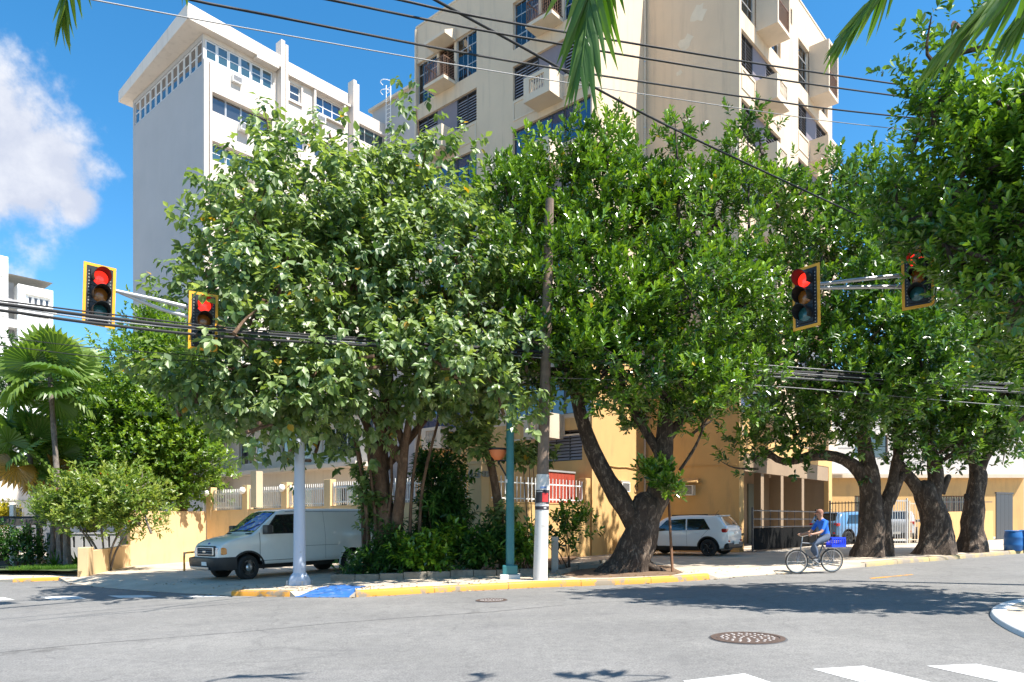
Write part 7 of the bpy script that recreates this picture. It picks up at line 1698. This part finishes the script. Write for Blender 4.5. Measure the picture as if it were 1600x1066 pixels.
# the rider
SK = {}; EDG = []; RAD = []; VTS = []; LAB = []
def jt(n, p, r, lab, parent=None):
    SK[n] = len(VTS); VTS.append(Vector(p)); RAD.append(r); LAB.append(lab)
    if parent is not None: EDG.append((SK[parent], SK[n]))
jt('pelvis', (.18, 0, 1.00), (.155, .125), 1)
jt('waist', (.19, 0, 1.14), (.145, .115), 2, 'pelvis'); jt('chest', (.24, 0, 1.32), (.17, .125), 2, 'waist'); jt('upper', (.27, 0, 1.43), (.135, .10), 2, 'chest')
jt('neck', (.295, 0, 1.51), (.055, .055), 0, 'upper'); jt('jaw', (.325, 0, 1.58), (.07, .085), 0, 'neck'); jt('skull', (.325, 0, 1.67), (.078, .098), 0, 'jaw'); jt('crown', (.315, 0, 1.735), (.05, .06), 0, 'skull')
for sg, n in ((1, 'l'), (-1, 'r')):
    jt('sh' + n, (.27, sg * .185, 1.42), (.068, .068), 2, 'upper'); jt('ua' + n, (.36, sg * .25, 1.27), (.052, .052), 2, 'sh' + n); jt('el' + n, (.46, sg * .28, 1.14), (.042, .042), 0, 'ua' + n)
    jt('fa' + n, (.60, sg * .285, 1.11), (.038, .038), 0, 'el' + n); jt('wr' + n, (.70, sg * .285, 1.095), (.028, .028), 0, 'fa' + n); jt('pm' + n, (.765, sg * .285, 1.095), (.036, .022), 0, 'wr' + n)
    jt('hp' + n, (.20, sg * .10, .96), (.105, .105), 1, 'pelvis')
    kx, kz, fx, fz = (.60, .80, .50, .44) if sg > 0 else (.52, .66, .32, .24)
    jt('th' + n, ((.2 + kx) / 2, sg * .115, (.96 + kz) / 2 + .02), (.085, .085), 1, 'hp' + n); jt('kn' + n, (kx, sg * .12, kz), (.062, .062), 1, 'th' + n); jt('cf' + n, ((kx + fx) / 2 - .02, sg * .12, (kz + fz) / 2 + .04), (.058, .058), 1, 'kn' + n)
    jt('an' + n, (fx, sg * .12, fz + .05), (.04, .04), 1, 'cf' + n); jt('ft' + n, (fx + .09, sg * .12, fz), (.042, .036), 3, 'an' + n); jt('to' + n, (fx + .19, sg * .12, fz - .005), (.035, .026), 3, 'ft' + n)
me = bpy.data.meshes.new('person_skeleton'); me.from_pydata(VTS, EDG, []); so = inst('person_skeleton', me, None, None)
sm = so.modifiers.new('skin', 'SKIN'); sm.use_smooth_shade = True
for k, v in enumerate(me.skin_vertices[0].data): v.radius = RAD[k]; v.use_root = (k == 0)
ssd = so.modifiers.new('sub', 'SUBSURF'); ssd.levels = ssd.render_levels = 2
dg = bpy.context.evaluated_depsgraph_get(); dg.update(); pm = bpy.data.meshes.new_from_object(so.evaluated_get(dg)); bpy.data.objects.remove(so)
pm.name = 'person'; pm.materials.clear()
M_SHOE = mat('dark_shoe', (.04, .035, .035), .7)
for m in (M_SKIN, M_JEANS, M_SHIRT, M_SHOE): pm.materials.append(m)
segs = [(VTS[a], VTS[b], LAB[b] if LAB[a] != LAB[b] and b in (SK['jaw'],) else None, a, b) for a, b in EDG]
def lab_at(c):
    best, bl = 9, 2
    for A, B, _, ia, ib in segs:
        ab = B - A; t = max(0, min(1, (c - A).dot(ab) / ab.length_squared)); d = (A + ab * t - c).length
        if d < best: best = d; bl = LAB[ia] if t < .55 else LAB[ib]
    return bl
for p in pm.polygons: p.material_index = lab_at(p.center)
# fingers, face and ears belong to the same mesh
bm = bmesh.new(); bm.from_mesh(pm)
ex = MB()
for sg in (1, -1):
    for k in range(4):
        y = sg * (.285 + (k - 1.5) * .017); l = (.9, 1, .95, .8)[k]
        ex.tube([(.76, y, 1.10), (.80, y, 1.098), (.822, y, 1.08), (.815, y, 1.055 + .01 * (1 - l)), (.79, y, 1.045)], [.0095, .009, .0085, .008, .006], 6, 0)
    ex.tube([(.735, sg * .262, 1.085), (.755, sg * .245, 1.065), (.785, sg * .25, 1.05), (.80, sg * .26, 1.048)], [.011, .010, .009, .007], 6, 0)
    ex.lathe([(.001, -.01), (.028, -.005), (.03, .005), (.001, .012)], 10, Matrix.Translation((.315, sg * .083, 1.63)) @ Matrix.Rotation(R(90), 4, 'X'), 0)
    ex.lathe([(.012, 0), (.009, .006), (.001, .008)], 10, Matrix.Translation((.412, sg * .034, 1.645)) @ Matrix.Rotation(R(90), 4, 'Y'), 3)
ex.add([(.405, -.016, 1.615), (.405, .016, 1.615), (.405, 0, 1.66), (.443, 0, 1.618)], [(0, 3, 2), (3, 1, 2), (0, 1, 3)], 0)
ex.box(.395, .408, -.025, .025, 1.578, 1.586, 3)
em = ex.mesh('extra', [M_SKIN, M_JEANS, M_SHIRT, M_SHOE]); bm.from_mesh(em); bm.to_mesh(pm); bm.free()
per = inst('person', pm, None, Mb_); tag(per, 'cyclist in a bright blue shirt, grey trousers and faded red cap riding past the carport', 'person')
MB().lathe([(.088, -.03), (.094, .02), (.085, .065), (.05, .10), (.001, .112)], 18).add([(.07, -.07, -.02), (.07, .07, -.02), (.17, .05, -.03), (.17, -.05, -.03), (.07, -.07, -.01), (.07, .07, -.01), (.17, .05, -.022), (.17, -.05, -.022)], [(0, 3, 2, 1), (4, 5, 6, 7), (0, 1, 5, 4), (1, 2, 6, 5), (2, 3, 7, 6), (3, 0, 4, 7)]).build('cap', mat('faded_red_cap', (.30, .14, .09), .8), per, M=Mb_ @ Matrix.Translation((.322, 0, 1.675)), smooth=40)
